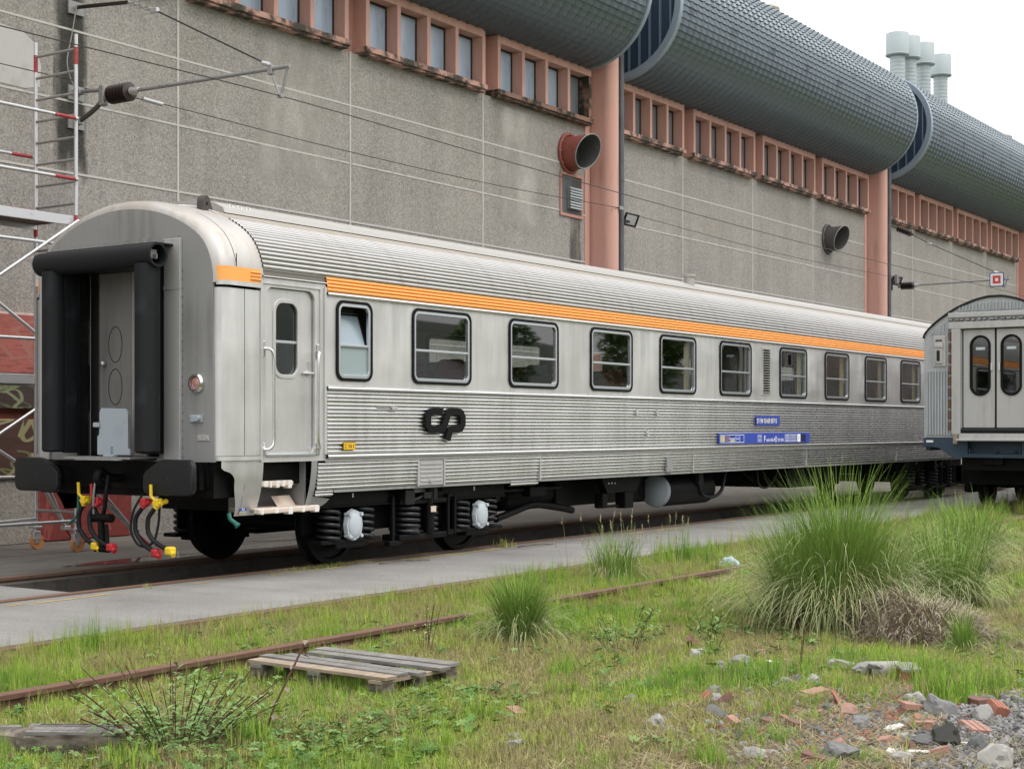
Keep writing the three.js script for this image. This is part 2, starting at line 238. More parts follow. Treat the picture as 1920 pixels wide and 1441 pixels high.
// ---------------------------------------------------------------- the setting
const gy = (x, z) => {                                             // height of the rough ground
  if (z < 3.22) return -1.7;
  const near = sm(3.25, 4.2, z);
  let h = -0.115 + near * (0.05 * fbm(x * 0.35, z * 0.5, 3, 2) + 0.03 * fbm(x * 1.7, z * 1.7, 3, 5));
  h += 0.07 * Math.exp(-(((x + 2.3) / 2.6) ** 2 + ((z - 8.8) / 1.7) ** 2)) + 0.05 * sm(8, 20, x) * near;
  return h;
};
{
  const xs = [], zs = [];
  for (let x = -14; x <= 34; x += 0.2) xs.push(x);
  for (let k = 1; k <= 12; k++) { xs.unshift(-14 - 6 * (1.55 ** k - 1)); xs.push(34 + 6 * (1.55 ** k - 1)); }
  for (let z = 3.22; z <= 16; z += 0.16) zs.push(z);
  zs.unshift(3.215); zs.unshift(-4.95); 
  for (let k = 1; k <= 13; k++) { zs.unshift(-4.95 - 5 * (1.5 ** k - 1)); zs.push(16 + 5 * (1.5 ** k - 1)); }
  const P = [], I = [];
  for (const z of zs) for (const x of xs) P.push(x, z < -4.96 ? -0.06 : gy(x, z), z);
  const n = xs.length; for (let j = 0; j + 1 < zs.length; j++) for (let i = 0; i + 1 < n; i++) { const a = j * n + i; I.push(a, a + n, a + 1, a + 1, a + n, a + n + 1); }
  const g = new THREE.BufferGeometry(); g.setAttribute('position', new THREE.Float32BufferAttribute(P, 3)); g.setIndex(I); g.computeVertexNormals();
  const nn = g.attributes.normal; let u = new Float32Array(P.length / 3 * 2); for (let i = 0; i < P.length / 3; i++) { u[2 * i] = P[3 * i]; u[2 * i + 1] = P[3 * i + 2]; }
  g.setAttribute('uv', new THREE.BufferAttribute(u, 2));
  struct('ground', g, M.soil, true);
}
// concrete aprons on both sides of the workshop track, with an inspection pit between the rails
struct('pavement', [bx(-60, 120, -1.69, -0.02, 0.93, 3.17)], M.asphalt);
struct('pavement', [bx(-60, 120, -1.69, -0.02, -4.69, -0.93)], M.asphaltDark);
struct('pavement', [bx(-60, -1.25, -1.69, -0.022, -0.78, 0.78)], M.asphalt);
struct('inspection_pit', [bx(-1.25, 40, -1.69, -1.3, -0.78, 0.78), bx(-1.25, 40, -1.3, -0.06, -0.93, -0.70), bx(-1.25, 40, -1.3, -0.06, 0.70, 0.93), bx(-60, -1.25, -1.69, -0.06, -0.929, -0.782), bx(-60, -1.25, -1.69, -0.06, 0.782, 0.929)], M.pitWall);
{
  // worn yellow line beside the pit: the paint has flaked off in patches
  const t = tex(2048, 16, (i, j, u, v) => { const k = fbm(u * 70, v * 1.2, 4, 8) + 0.5 * fbm(u * 9, 0.3, 2, 4) - 0.06; const a = sm(-0.02, 0.1, k); return [a, a, a]; }, { srgb: false, wrap: false });
  const g = new THREE.PlaneGeometry(34, 0.09).rotateX(-Math.PI / 2).translate(14.5, -0.016, 1.16);
  struct('road_marking', g, std([0.50, 0.37, 0.075], 0.85, 0, { alphaMap: t, transparent: true }), true);
}
for (const [cx, cz, a, b, s] of [[3.4, -1.75, 1.5, 0.34, 1], [1.6, -1.45, 1.1, 0.22, 2], [5.4, -2.35, 0.9, 0.2, 3]]) {
  const pts = []; for (let k = 0; k < 40; k++) { const t = k / 40 * Math.PI * 2, r = 1 + 0.5 * fbm(Math.cos(t) * 1.5 + s * 9, Math.sin(t) * 1.5, 3, s); pts.push([cx + Math.cos(t) * a * r, -(cz + Math.sin(t) * b * r)]); }
  struct('puddle', new THREE.ShapeGeometry(shp(pts)).rotateX(-Math.PI / 2).translate(0, -0.015, 0), M.wet);
}
// rails
const railProfile = [[-0.065, -0.165], [-0.065, -0.15], [-0.012, -0.135], [-0.009, -0.05], [-0.035, -0.035], [-0.036, -0.006], [-0.028, 0], [0.028, 0], [0.036, -0.006], [0.035, -0.035], [0.009, -0.05], [0.012, -0.135], [0.065, -0.15], [0.065, -0.165]];
for (const [z, l] of [[0.87, 'near rail of the workshop track, set in concrete beside the pit'], [-0.87, 'far rail of the workshop track, set in concrete by the wall side']]) top('rail', along(railProfile.map(([a, b]) => [a + z, b]), -60, 110, 0.9), M.railTop, l, 'rail', 'workshop track rails');
for (const [z, l] of [[4.88, 'rusty rail running through the grass in the foreground'], [3.21, 'rusty rail half buried along the edge of the pavement']]) top('rail', along(railProfile.map(([a, b]) => [a * 1.15 + z, b - (z < 4 ? 0.028 : 0)]), -60, 110, 0.9), M.rust, l, 'rail', 'overgrown track rails');

// ---------------------------------------------------------------- the workshop building
const W = -4.7, building = thing('workshop_building', 'long workshop building of speckled concrete panels with pink window frames and barrel shaped eaves', 'building');
{
  const rows = [-0.3, 1.1, 2.1, 3.085, 4.1, 5.1, 6.1, 7.1, 8.03];
  const bays = [[-14.2, -10.9, -6.95, -2.95, 0.6], [2.0, 5.245, 9.243, 13.214, 17.02], [17.9, 21.516, 25.41, 29.37, 33.38], [34.2, 37.6, 41.5, 45.43, 49.6], [50.5, 54, 58, 62, 66]];
  mesh('backing_wall', [bx(-14.4, 66.2, -0.3, 9.3, -5.4, W - 0.14)], M.joint, building);
  mesh('side_wall', [bx(-14.4, 66.2, -0.3, 10.6, -40, -5.42)], M.wallDark, building);
  const cache = {};
  for (const b of bays) for (let i = 0; i + 1 < b.length; i++) for (let j = 0; j + 1 < rows.length; j++) {
    const x0 = b[i] + 0.009, x1 = b[i + 1] - 0.009, y0 = rows[j] + 0.009, y1 = rows[j + 1] - 0.009;
    mesh('wall_panel', bx(x0, x1, y0, y1, W - 0.12, W - 0.002 * ((i * 3 + j * 5) % 3)), M.wall, building);
  }
  // pale sealant lines a little behind the panel faces
  for (const b of bays) {
    mesh('panel_joint', rows.slice(1, -1).map((y) => bx(b[0], b[4], y - 0.015, y + 0.015, W - 0.13, W + 0.006)), M.joint, building);
    mesh('panel_joint', b.slice(1, -1).map((x) => bx(x - 0.018, x + 0.018, -0.3, 8.03, W - 0.13, W + 0.0085)), M.joint, building);
  }
  mesh('frieze', bx(-14.4, 66.2, 8.03, 9.3, W - 0.139, W - 0.122), M.pinkDeep, building);
  // columns with their flat pier
  const colG = (() => { const s = new THREE.Shape(); s.moveTo(0, 0); s.lineTo(0, 0.3); s.absarc(0.22, 0.33, 0.22, Math.PI, 0, true); s.lineTo(0.44, 0); return metric(crown(ext(s, 10.0, 0, 16).rotateX(-Math.PI / 2).scale(1, 1, -1), 0.6)); })();
  for (const x of [0.95, 17.24, 33.56, 49.85]) {
    const m = new THREE.Mesh(colG, M.pink); m.name = 'column'; m.position.set(x, -0.3, W); m.castShadow = m.receiveShadow = true; m.rotation.y = 0; building.add(m);
    mesh('pier', bx(x - 0.22, x - 0.02, -0.3, 9.28, W - 0.12, W + 0.01), M.pink, building);
    mesh('pier', bx(x + 0.46, x + 0.7, -0.3, 9.28, W - 0.12, W + 0.012), M.pink, building);
  }
  // window units: a deep frame with four openings
  const units = [[1.5, 5.02, 4, 0], [5.42, 9.02, 4, 0], [9.48, 13.08, 4, 0], [13.5, 17.03, 4, 0], [18.05, 21.3, 4, 1], [21.78, 25.25, 4, 1], [25.7, 29.2, 4, 1], [29.68, 33.3, 4, 1], [34.3, 37.4, 4, 1], [37.85, 41.3, 4, 1], [41.75, 45.25, 4, 1], [45.7, 49.3, 4, 1], [50.6, 53.8, 4, 1], [54.2, 57.8, 4, 1]];
  units.forEach(([x0, x1, n, k], q) => {
    const u = grp('window_unit', building), zf = W + 0.16, zb = W - 0.13, zg = W - 0.10, p = (x1 - x0 - 0.1) / n;
    mesh('head', bx(x0, x1, 9.06, 9.21, zb, zf - 0.003), M.pink, u);
    const sill = mesh('sill', [rb(x0 - 0.02, x1 + 0.02, 8.05, 8.15, zb, zf + 0.05, 0.012), bx(x0, x1, 8.01, 8.05, zb, zf)], q === 3 ? M.mould : M.sill, u);
    for (let i = 0; i <= n; i++) { const x = x0 + i * p; mesh('mullion', bx(x, x + 0.1, 8.15, 9.06, zb, zf), q === 3 && i === n ? M.mould : M.pink, u); }
    for (let i = 0; i < n; i++) {
      const a = x0 + i * p + 0.1, b = x0 + (i + 1) * p;
      const louvre = q >= 8 && [2, 4, 8].includes((q - 8) * 4 + i);
      const s = mesh('sash', [bx(a, a + 0.03, 8.15, 9.06, zg - 0.02, zg + 0.02), bx(b - 0.03, b, 8.15, 9.06, zg - 0.02, zg + 0.02), bx(a + 0.03, b - 0.03, 9.02, 9.06, zg - 0.02, zg + 0.02), bx(a + 0.03, b - 0.03, 8.15, 8.18, zg - 0.02, zg + 0.02)], M.sash, u);
      if (louvre) for (let t = 0; t < 9; t++) mesh('louvre_slat', bx(a + 0.03, b - 0.03, 8.2 + t * 0.09, 8.25 + t * 0.09, zg - 0.03, zg + 0.03), M.cladRust, s);
      else { const g = new THREE.PlaneGeometry(b - a - 0.06, 0.84); g.attributes.uv.array.forEach((v, t, A) => { A[t] = v * 0.8 + ((q * 7 + i * 3) % 5) * 0.31; }); mesh('pane', g.translate((a + b) / 2, 8.60, zg), k || (q === 3 && i === 3) ? M.paneGrey : M.paneBlue, u, true); }
    }
  });
  // barrel eaves: tiled cylinders with ringed ends
  const AY = 10.81, AZ = -4.646, R = 1.575, TW = 0.2885, DT = 0.135 / R;
  // one tile: a pressed pan with a rounded rib at one side and a lip at its lower edge, drawn round the x axis
  const tileG = (() => {
    const prof = [[0, -0.012], [0.022, 0.004], [0.17, 0.004], [0.2, 0.024], [0.235, 0.034], [0.265, 0.022], [TW, -0.012]], P = [];
    const pt = (x, r, a) => [x, Math.sin(a) * (R + r), Math.cos(a) * (R + r)];
    const quad = (a, b, c, d) => P.push(...a, ...b, ...c, ...a, ...c, ...d);
    for (let i = 0; i + 1 < prof.length; i++) {
      const [xa, ra] = prof[i], [xb, rb_] = prof[i + 1];
      quad(pt(xa, ra + 0.024, 0), pt(xb, rb_ + 0.024, 0), pt(xb, rb_, DT), pt(xa, ra, DT));
      quad(pt(xa, ra - 0.006, 0.002), pt(xb, rb_ - 0.006, 0.002), pt(xb, rb_ + 0.024, 0), pt(xa, ra + 0.024, 0));
    }
    const g = new THREE.BufferGeometry(); g.setAttribute('position', new THREE.Float32BufferAttribute(P, 3)); g.computeVertexNormals(); return metric(g);
  })();
  const barrels = [[2.02, 17.0], [18.31, 33.32], [34.6, 49.6], [50.9, 65.9]];
  barrels.forEach(([x0, x1], q) => {
    const barrel = grp('barrel_eaves', building); barrel.position.set(0, AY, AZ);
    const core = mesh('core', new THREE.CylinderGeometry(R - 0.02, R - 0.02, x1 - x0 - 0.1, 64, 1, true).rotateZ(Math.PI / 2).translate((x0 + x1) / 2, 0, 0), M.cladRust, barrel);
    const n = Math.floor((x1 - x0) / TW), first = x0 + (x1 - x0 - n * TW) / 2, rest = [];
    const a0 = -Math.PI / 2 - 0.12, rowsN = Math.ceil((Math.PI * 1.16) / DT);
    let made = 0;
    for (let r = 0; r < rowsN; r++) for (let i = 0; i < n; i++) {
      if (first + i * TW < 5 && q === 0) continue;
      const a = a0 + r * DT, x = first + i * TW, sole = (q === 0 && x > 11 && r < 14 && made < 300);
      if (sole) { made++; const m = new THREE.Mesh(tileG, M.clad); m.name = 'cladding_tile'; m.rotation.x = -a; m.position.x = x; m.castShadow = m.receiveShadow = true; barrel.add(m); }
      else rest.push(tileG.clone().rotateX(-a).translate(x, 0, 0));
    }
    const rm = mesh('cladding', rest, M.clad, barrel); rm.userData.kind = 'stuff';
    for (const [xe, s] of [[x0, 1], [x1, -1]]) {
      const rg = lathe([[R - 0.12, -0.03], [R + 0.035, -0.05], [R + 0.05, 0], [R + 0.045, 0.07], [R - 0.02, 0.09], [R - 0.12, 0.03], [R - 0.12, -0.03]], 72).rotateZ(s > 0 ? -Math.PI / 2 : Math.PI / 2).translate(xe, 0, 0);
      mesh('end_ring', crown(rg, 0.5), M.ringMetal, barrel);
      mesh('end_cap', new THREE.CylinderGeometry(R - 0.1, R - 0.1, 0.04, 48).rotateZ(Math.PI / 2).translate(xe + s * 0.12, 0, 0), M.cladNavy, barrel);
      if (s > 0 && q) for (let z = -1.3; z < 1.5; z += 0.26) { const h = Math.sqrt(Math.max(0, (R - 0.11) ** 2 - z * z)); mesh('cap_rib', bx(xe + 0.05, xe + 0.1, -h, h, z - 0.02, z + 0.02), M.cladRib, barrel); }
    }
  });
  // wall repairs, stains and the recess below the duct
  mesh('render_patch', inXY(shp([[0.9, 6.16], [2.45, 6.14], [2.7, 6.2], [2.72, 6.5], [2.62, 6.78], [2.42, 6.9], [2.1, 6.93], [0.9, 6.92]]), W, 0.006, 0), M.render, building);
  const dirt = (name, x0, x1, y0, y1, sd, col, dens) => {
    const t = tex(128, 256, (i, j, u, v) => { const e = Math.min(sm(0, 0.3, u), sm(1, 0.7, u), sm(0, 0.25, v), sm(1, 0.97, v)); const a = clamp(e * 1.2 - 0.35 + dens + 1.1 * fbm(u * 5, v * 3, 5, sd)) * (0.5 + 0.5 * rnd()); return [a, a, a]; }, { srgb: false, wrap: false });
    mesh(name, new THREE.PlaneGeometry(x1 - x0, y1 - y0).translate((x0 + x1) / 2, (y0 + y1) / 2, W + 0.004), std(col, 0.95, 0, { alphaMap: t, transparent: true }), building, true);
  };
  dirt('moss_stain', 2.92, 3.56, 4.9, 8.0, 3, [0.045, 0.043, 0.035], 0.28);
  dirt('moss_stain', 16.3, 16.95, 4.6, 6.05, 5, [0.10, 0.095, 0.085], -0.2);
  dirt('lime_stain', 13.4, 15.6, 5.2, 7.95, 7, [0.48, 0.46, 0.42], -0.1);
  dirt('lime_stain', 6.5, 9.1, 5.3, 7.9, 9, [0.46, 0.44, 0.40], -0.18);
  const lv = grp('wall_vent', building);
  mesh('vent_recess', bx(16.02, 16.88, 6.05, 6.88, W - 0.1, W + 0.012), M.cladRust, lv);
  mesh('vent_frame', [bx(16.0, 16.9, 6.0, 6.06, W, W + 0.03), bx(16.0, 16.9, 6.86, 6.92, W, W + 0.03), bx(16.0, 16.06, 6.06, 6.86, W, W + 0.03), bx(16.84, 16.9, 6.06, 6.86, W, W + 0.03)], M.pinkDeep, lv);
  mesh('vent_box', bx(16.3, 16.78, 6.16, 6.62, W, W + 0.045), M.galvDull, lv);
  for (let k = 0; k < 8; k++) mesh('louvre_slat', bx(-0.24, 0.24, -0.024, 0.024, -0.006, 0.006).rotateX(-0.6).translate(16.54, 6.19 + k * 0.058, W + 0.085), M.stack, lv);
  mesh('plain_roof', bx(-14.4, 66.2, 10.6, 12.0, -40, -5.9), M.cladRust, building);
}
// red sheet doors with graffiti, low on the wall at the left
{
  const d = thing('workshop_door', 'faded red sheet metal door with graffiti behind the scaffold tower', 'door');
  const graf = (bg, cols, n, sd) => canvas(512, 256, (c, w, h) => {
    seed = sd; c.fillStyle = bg; c.fillRect(0, 0, w, h);
    for (let k = 0; k < 900; k++) { c.fillStyle = `rgba(${pick(['20,10,8', '120,70,60', '60,40,34'])},${rr(0.03, 0.14)})`; c.fillRect(rr(0, w), rr(0, h), rr(2, 50), rr(1, 12)); }
    c.lineCap = 'round';
    for (let k = 0; k < n; k++) { c.strokeStyle = pick(cols); c.lineWidth = rr(5, 13); c.beginPath(); let x = rr(0, w), y = rr(20, h - 20); c.moveTo(x, y); for (let s = 0; s < 4; s++) { c.quadraticCurveTo(x + rr(-40, 40), y + rr(-90, 90), x += rr(-45, 55), y = clamp(y + rr(-110, 110), 8, h - 8)); } c.stroke(); }
  });
  const gm = (bg, cols, n, sd) => std(0xffffff, 0.75, 0, { map: graf(bg, cols, n, sd) });
  const sheet = (name, x0, x1, y0, y1, z, m) => { const g = rb(x0, x1, y0, y1, W + 0.005, z, 0.012); const p = g.attributes.position, u = g.attributes.uv; for (let i = 0; i < p.count; i++) u.setXY(i, (p.getX(i) - x0) / (x1 - x0), (p.getY(i) - y0) / (y1 - y0)); mesh(name, g, m, d, true); };
  sheet('upper_sheet', 0.8, 4.28, 2.27, 3.06, W + 0.16, gm('#a85f55', ['#b98276', '#a06a60', '#96554b'], 9, 31));
  mesh('back_sheet', bx(0.8, 4.28, 0.86, 3.05, W + 0.001, W + 0.004), M.cowlRed, d);
  sheet('middle_sheet', 0.8, 4.28, 1.8, 2.13, W + 0.13, gm('#3d302a', ['#6f7a52', '#7d8464', '#566246'], 16, 33));
  
  sheet('lower_sheet', 0.8, 4.28, 0.86, 1.66, W + 0.13, gm('#4a3128', ['#8d8a63', '#6d7350', '#9a916a'], 14, 35));
  sheet('door_leaf', 2.55, 4.28, -0.01, 0.85, W + 0.07, gm('#7c332e', ['#4f7a48', '#8e4a44', '#6a2b27'], 7, 37));
  mesh('concrete_plinth', bx(0.8, 2.53, -0.01, 0.85, W + 0.005, W + 0.09), M.wall, d);
}
// duct cowls on the wall
function cowl(x, y, m, label, mouthZ, s) {
  const c = thing('duct_cowl', label, 'duct', 'duct cowls on the wall', x, y, W);
  const L = mouthZ - W;
  mesh('flange', ring(0.41 * s, 0.035, 30).translate(0, 0, 0.03), m, c);
  mesh('flange_plate', crown(lathe([[0.0, 0], [0.44 * s, 0], [0.44 * s, 0.03], [0.36 * s, 0.03]], 30).rotateX(Math.PI / 2), 0.5), m, c);
  const P = [], n = 36;   // a pipe cut on the slant
  for (let k = 0; k < n; k++) { const f = (t, z) => [Math.cos(t) * 0.355 * s, Math.sin(t) * 0.355 * s, z], e = (t) => L * (0.86 + 0.24 * Math.sin(t) + 0.12 * Math.cos(t)); const a = k / n * 6.28319, b = (k + 1) / n * 6.28319; P.push(...f(a, 0.02), ...f(b, 0.02), ...f(b, e(b)), ...f(a, 0.02), ...f(b, e(b)), ...f(a, e(a))); }
  const g = new THREE.BufferGeometry(); g.setAttribute('position', new THREE.Float32BufferAttribute(P, 3)); g.computeVertexNormals();
  mesh('pipe', toCreasedNormals(g, 0.6), m, c);
  mesh('duct_shade_lining', [toCreasedNormals(g.clone(), 0.6).scale(0.965, 0.965, 0.99), new THREE.CircleGeometry(0.342 * s, 30).translate(0, 0, 0.036)], M.ductShade, c);  // grey liner and back plate, painted dark as the shade deep inside
  const rim = []; for (let k = 0; k <= n; k++) { const t = k / n * 6.28319; rim.push([Math.cos(t) * 0.355 * s, Math.sin(t) * 0.355 * s, L * (0.86 + 0.24 * Math.sin(t) + 0.12 * Math.cos(t))]); }
  mesh('rim', tube(rim, 0.014, 60, 6), M.galvDull, c);
  mesh('bolt', Array.from({ length: 10 }, (_, k) => new THREE.SphereGeometry(0.016, 6, 4).translate(Math.cos(k * 0.628) * 0.4 * s, Math.sin(k * 0.628) * 0.4 * s, 0.06)), M.galvDull, c);
}
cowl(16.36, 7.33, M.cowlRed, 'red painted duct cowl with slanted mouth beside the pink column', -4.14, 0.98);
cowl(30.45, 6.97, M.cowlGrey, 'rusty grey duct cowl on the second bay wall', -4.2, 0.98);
// downpipes
for (const [x, l] of [[17.83, 'dark drainpipe beside the nearer pink column'], [34.28, 'dark drainpipe beside the second pink column']]) {
  const p = thing('drainpipe', l, 'drainpipe', 'drainpipes beside the columns', x, 0, -4.27);
  mesh('pipe', rod([0, 0, 0], [0, 9.75, 0], 0.068, 16), M.pipe, p);
  for (const y of [1.6, 4.2, 6.9]) mesh('collar', rod([0, y, 0], [0, y + 0.07, 0], 0.08, 16), M.pipe, p);
  for (const y of [2.6, 5.6, 8.4]) mesh('clamp', bx(-0.015, 0.015, y, y + 0.04, -0.44, 0.0), M.pipe, p);
}
// floodlights on the drainpipes
for (const [x, y, l] of [[18.13, 6.1, 'small square floodlight on an arm by the nearer drainpipe'], [34.75, 6.1, 'small square floodlight by the second drainpipe']]) {
  const f = thing('floodlight', l, 'floodlight', 'wall floodlights', x, y, -4.2);
  mesh('arm', [rod([-0.28, -0.1, -0.05], [-0.05, -0.05, 0], 0.02, 8), rod([-0.28, -0.32, -0.05], [-0.28, 0.06, -0.05], 0.03, 8)], M.dark, f);
  const h = grp('head', f); h.rotation.set(0.5, -0.5, 0.1);
  mesh('housing', [rb(-0.16, 0.16, -0.13, 0.13, -0.05, 0.0, 0.012), bx(-0.17, 0.17, 0.11, 0.14, 0, 0.03), bx(-0.17, 0.17, -0.14, -0.11, 0, 0.03), bx(-0.17, -0.14, -0.11, 0.11, 0, 0.03), bx(0.14, 0.17, -0.11, 0.11, 0, 0.03)], M.dark, h);
  mesh('reflector', bx(-0.14, 0.14, -0.11, 0.11, 0.004, 0.012), M.alu, h);
}
// ventilation stacks on the roof
[[50.88, 18.05], [52.3, 18.2], [54.14, 18.3], [56.42, 18.25]].forEach(([x, y], k) => {
  const s = thing('ventilation_stack', ['nearest and tallest looking of the four pale ventilation stacks on the roof', 'second pale ventilation stack, half behind the nearest one', 'third pale ventilation stack from the left on the roof', 'farthest pale ventilation stack, standing a little apart at right'][k], 'chimney', 'ventilation stacks on the roof', x, 11.9, -10);
  const H = y - 11.9;
  mesh('cap', crown(lathe([[0.30, H - 0.98], [0.47, H - 0.94], [0.47, H - 0.02], [0.46, H], [0.43, H], [0.43, H - 0.3], [0, H - 0.3]], 36), 0.5), M.stack, s);
  mesh('cap_lip', ring(0.475, 0.02, 36).rotateX(Math.PI / 2).translate(0, H - 0.9, 0), M.stack, s);
  const pts = []; for (let t = 0; t < H - 0.94; t += 0.16) pts.push([0.31, t], [0.31, t + 0.13], [0.325, t + 0.145]);
  mesh('pipe', lathe(pts, 28), M.stack, s);
});
for (const [x, l] of [[29.4, 'little pale vent cowl on top of the middle barrel'], [52.6, 'tiny vent cowl on top of the farthest barrel']]) { const v = thing('roof_vent', l, 'vent', 'vent cowls on the barrels', x, 12.0, -6); mesh('pipe', rod([0, 0, 0], [0, 1.45, 0], 0.12, 14), M.roofCream, v); mesh('hood', crown(lathe([[0.12, 1.4], [0.26, 1.42], [0.26, 1.58], [0.1, 1.68], [0, 1.68]], 18), 0.5), M.roofCream, v); }

// ---------------------------------------------------------------- the silver carriage
const HW = 1.43, LEN = 25.7;
const car = thing('passenger_carriage', 'ribbed stainless steel passenger carriage with orange stripe and black logo', 'railway carriage');
const shell = [[1.43, 3.0], [1.428, 3.1], [1.408, 3.22], [1.352, 3.37], [1.262, 3.505], [1.14, 3.61], [0.96, 3.715], [0.72, 3.815], [0.46, 3.885], [0.22, 3.92], [0, 3.932]];   // half section of the roof [z, y]
const shellAt = (() => { const c = new THREE.CatmullRomCurve3(shell.map(([z, y]) => V(0, y, z))); return c; })();
{
  // --- ribbed sheets: rounded ribs with a narrow groove between them
  const ribs = (z, y0, y1, n, d = 0.0125) => {
    const p = (y1 - y0) / n, out = [];
    for (let k = 0; k < n; k++) { const b = y0 + k * p; for (const [t, h] of [[0, -1.1], [0.15, -1.1], [0.2, 0.35], [0.3, 0.78], [0.48, 1], [0.68, 0.97], [0.84, 0.75], [0.95, 0.25]]) out.push([z + h * d, b + t * p]); }
    out.push([z, y1]); return out;
  };
  mesh('ribbed_side', along(ribs(HW - 0.004, 1.262, 1.948, 16), 1.6, LEN - 1.6, 0.75), M.rib, car);
  // far side, plainer
  mesh('ribbed_side', along(ribs(0, 1.262, 1.948, 10).map(([z, y]) => [-HW - z, y]), 1.6, LEN - 1.6, 0.75), M.rib, car);
  // ribbed shoulder of the roof
  const shoulder = (side) => {
    const out = [], L = shellAt.getLength(), n = 15, a0 = 0.094, a1 = 0.5;
    for (let k = 0; k < n; k++) for (const [t, h] of [[0, -1.2], [0.19, -1.2], [0.23, 0.3], [0.33, 0.75], [0.5, 1], [0.7, 0.97], [0.86, 0.75], [0.96, 0.25]]) {
      const u = a0 + (a1 - a0) * (k + t) / n, q = shellAt.getPointAt(u), d = shellAt.getTangentAt(u); out.push([(q.z + d.y * h * 0.015) * side, q.y - d.z * h * 0.015]);
    }
    return out;
  };
  mesh('ribbed_roof', along(shoulder(1), 0.62, LEN - 0.62, 0.75), M.ribRoof, car);
  mesh('ribbed_roof', along(shoulder(-1), 0.62, LEN - 0.62, 0.75), M.ribRoof, car);
  const arc = (a, b, n, off = 0) => Array.from({ length: n + 1 }, (_, k) => { const u = a + (b - a) * k / n, q = shellAt.getPointAt(u), d = shellAt.getTangentAt(u); return [q.z + d.y * off, q.y - d.z * off]; });
  const topSkin = [...arc(0.5, 1, 16), ...arc(0.5, 1, 16).reverse().slice(1).map(([z, y]) => [-z, y])];
  mesh('roof_skin', along(topSkin, 0.62, LEN - 0.62, 0.6), M.roofCream, car);
  mesh('roof_skin', along([...arc(0, 1, 26, -0.02), ...arc(0, 1, 26, -0.02).reverse().slice(1).map(([z, y]) => [-z, y])], 0.3, LEN - 0.3, 0.6), M.inner, car);   // inner lining
  // raised walkway along the ridge
  const dk = mesh('roof_walkway', along([[0.66, 3.845], [0.63, 3.905], [0.5, 3.965], [0.36, 4.0], [0.18, 4.018], [0, 4.024], [-0.18, 4.018], [-0.36, 4.0], [-0.5, 3.965], [-0.63, 3.905], [-0.66, 3.845]], 0.84, LEN - 0.84, 0.4), M.deck, car);
  mesh('walkway_end', [inZY(shp([[0.66, 3.845], [0.63, 3.905], [0.5, 3.965], [0.36, 4.0], [0.18, 4.018], [0, 4.024], [-0.18, 4.018], [-0.36, 4.0], [-0.5, 3.965], [-0.63, 3.905], [-0.66, 3.845]]), 0.835, 0.008), inZY(shp([[0.66, 3.845], [0.63, 3.905], [0.5, 3.965], [0.36, 4.0], [0.18, 4.018], [0, 4.024], [-0.18, 4.018], [-0.36, 4.0], [-0.5, 3.965], [-0.63, 3.905], [-0.66, 3.845]]), LEN - 0.843, 0.008)], M.deck, car);
  for (let k = 0; k < 3; k++) mesh('walkway_hole', ring(0.026, 0.006, 14).rotateX(-0.6).translate(1.02 + k * 0.13, 3.938, 0.57), M.steel, dk);
  // orange stripe, four ribs above the windows
  mesh('orange_stripe', along(ribs(HW - 0.002, 3.022, 3.178, 4, 0.013).map(([z, y]) => [z - Math.max(0, y - 3.08) * 0.16, y]), 1.6, LEN - 1.6, 0.75), M.orange, car);
  mesh('orange_stripe', along([[-HW - 0.01, 3.02], [-HW - 0.008, 3.178], [-HW + 0.03, 3.18]], 1.6, LEN - 1.6), M.orange, car);
  // trims
  const bead = (y0, y1, out = 0.03) => [[HW - 0.01, y0], [HW + out * 0.7, y0 + 0.004], [HW + out, y0 + (y1 - y0) * 0.4], [HW + out * 0.9, y0 + (y1 - y0) * 0.75], [HW + out * 0.4, y1], [HW - 0.01, y1 + 0.003]];
  for (const [a, b] of [[2.972, 3.016], [1.952, 1.998], [1.212, 1.258]]) for (const s of [1, -1]) mesh('trim_strip', along(bead(a, b).map(([z, y]) => [z * s, y]), 1.595, LEN - 1.6, 0.9), M.trim, car);
  mesh('rain_strip', along(bead(3.098, 3.112, 0.02), 0.6, 1.6, 0.9), M.steel, car);

  // --- smooth window band with window openings
  const wx = Array.from({ length: 9 }, (_, i) => 3.686 + 2 * i + (i >= 5 ? 0.3136 : 0));
  const wins = [[2.06, 0.61], ...wx.map((x) => [x, 1.17]), [LEN - 2.06, 0.61]];
  const band = (z0) => {
    const s = shp([[1.59, 1.99], [LEN - 1.59, 1.99], [LEN - 1.59, 2.985], [1.59, 2.985]]);
    for (const [x, w] of wins) s.holes.push(rrect(x - w / 2 + 0.02, x + w / 2 - 0.02, 2.08, 2.92, 0.09, THREE.Path));
    if (z0 > 0) s.holes.push(rrect(12.725, 13.0, 2.12, 2.88, 0.005, THREE.Path));
    return inXY(s, z0, 0.012);
  };
  mesh('window_band', band(HW - 0.016), M.steel, car); mesh('window_band', band(-HW + 0.004), M.steel, car);
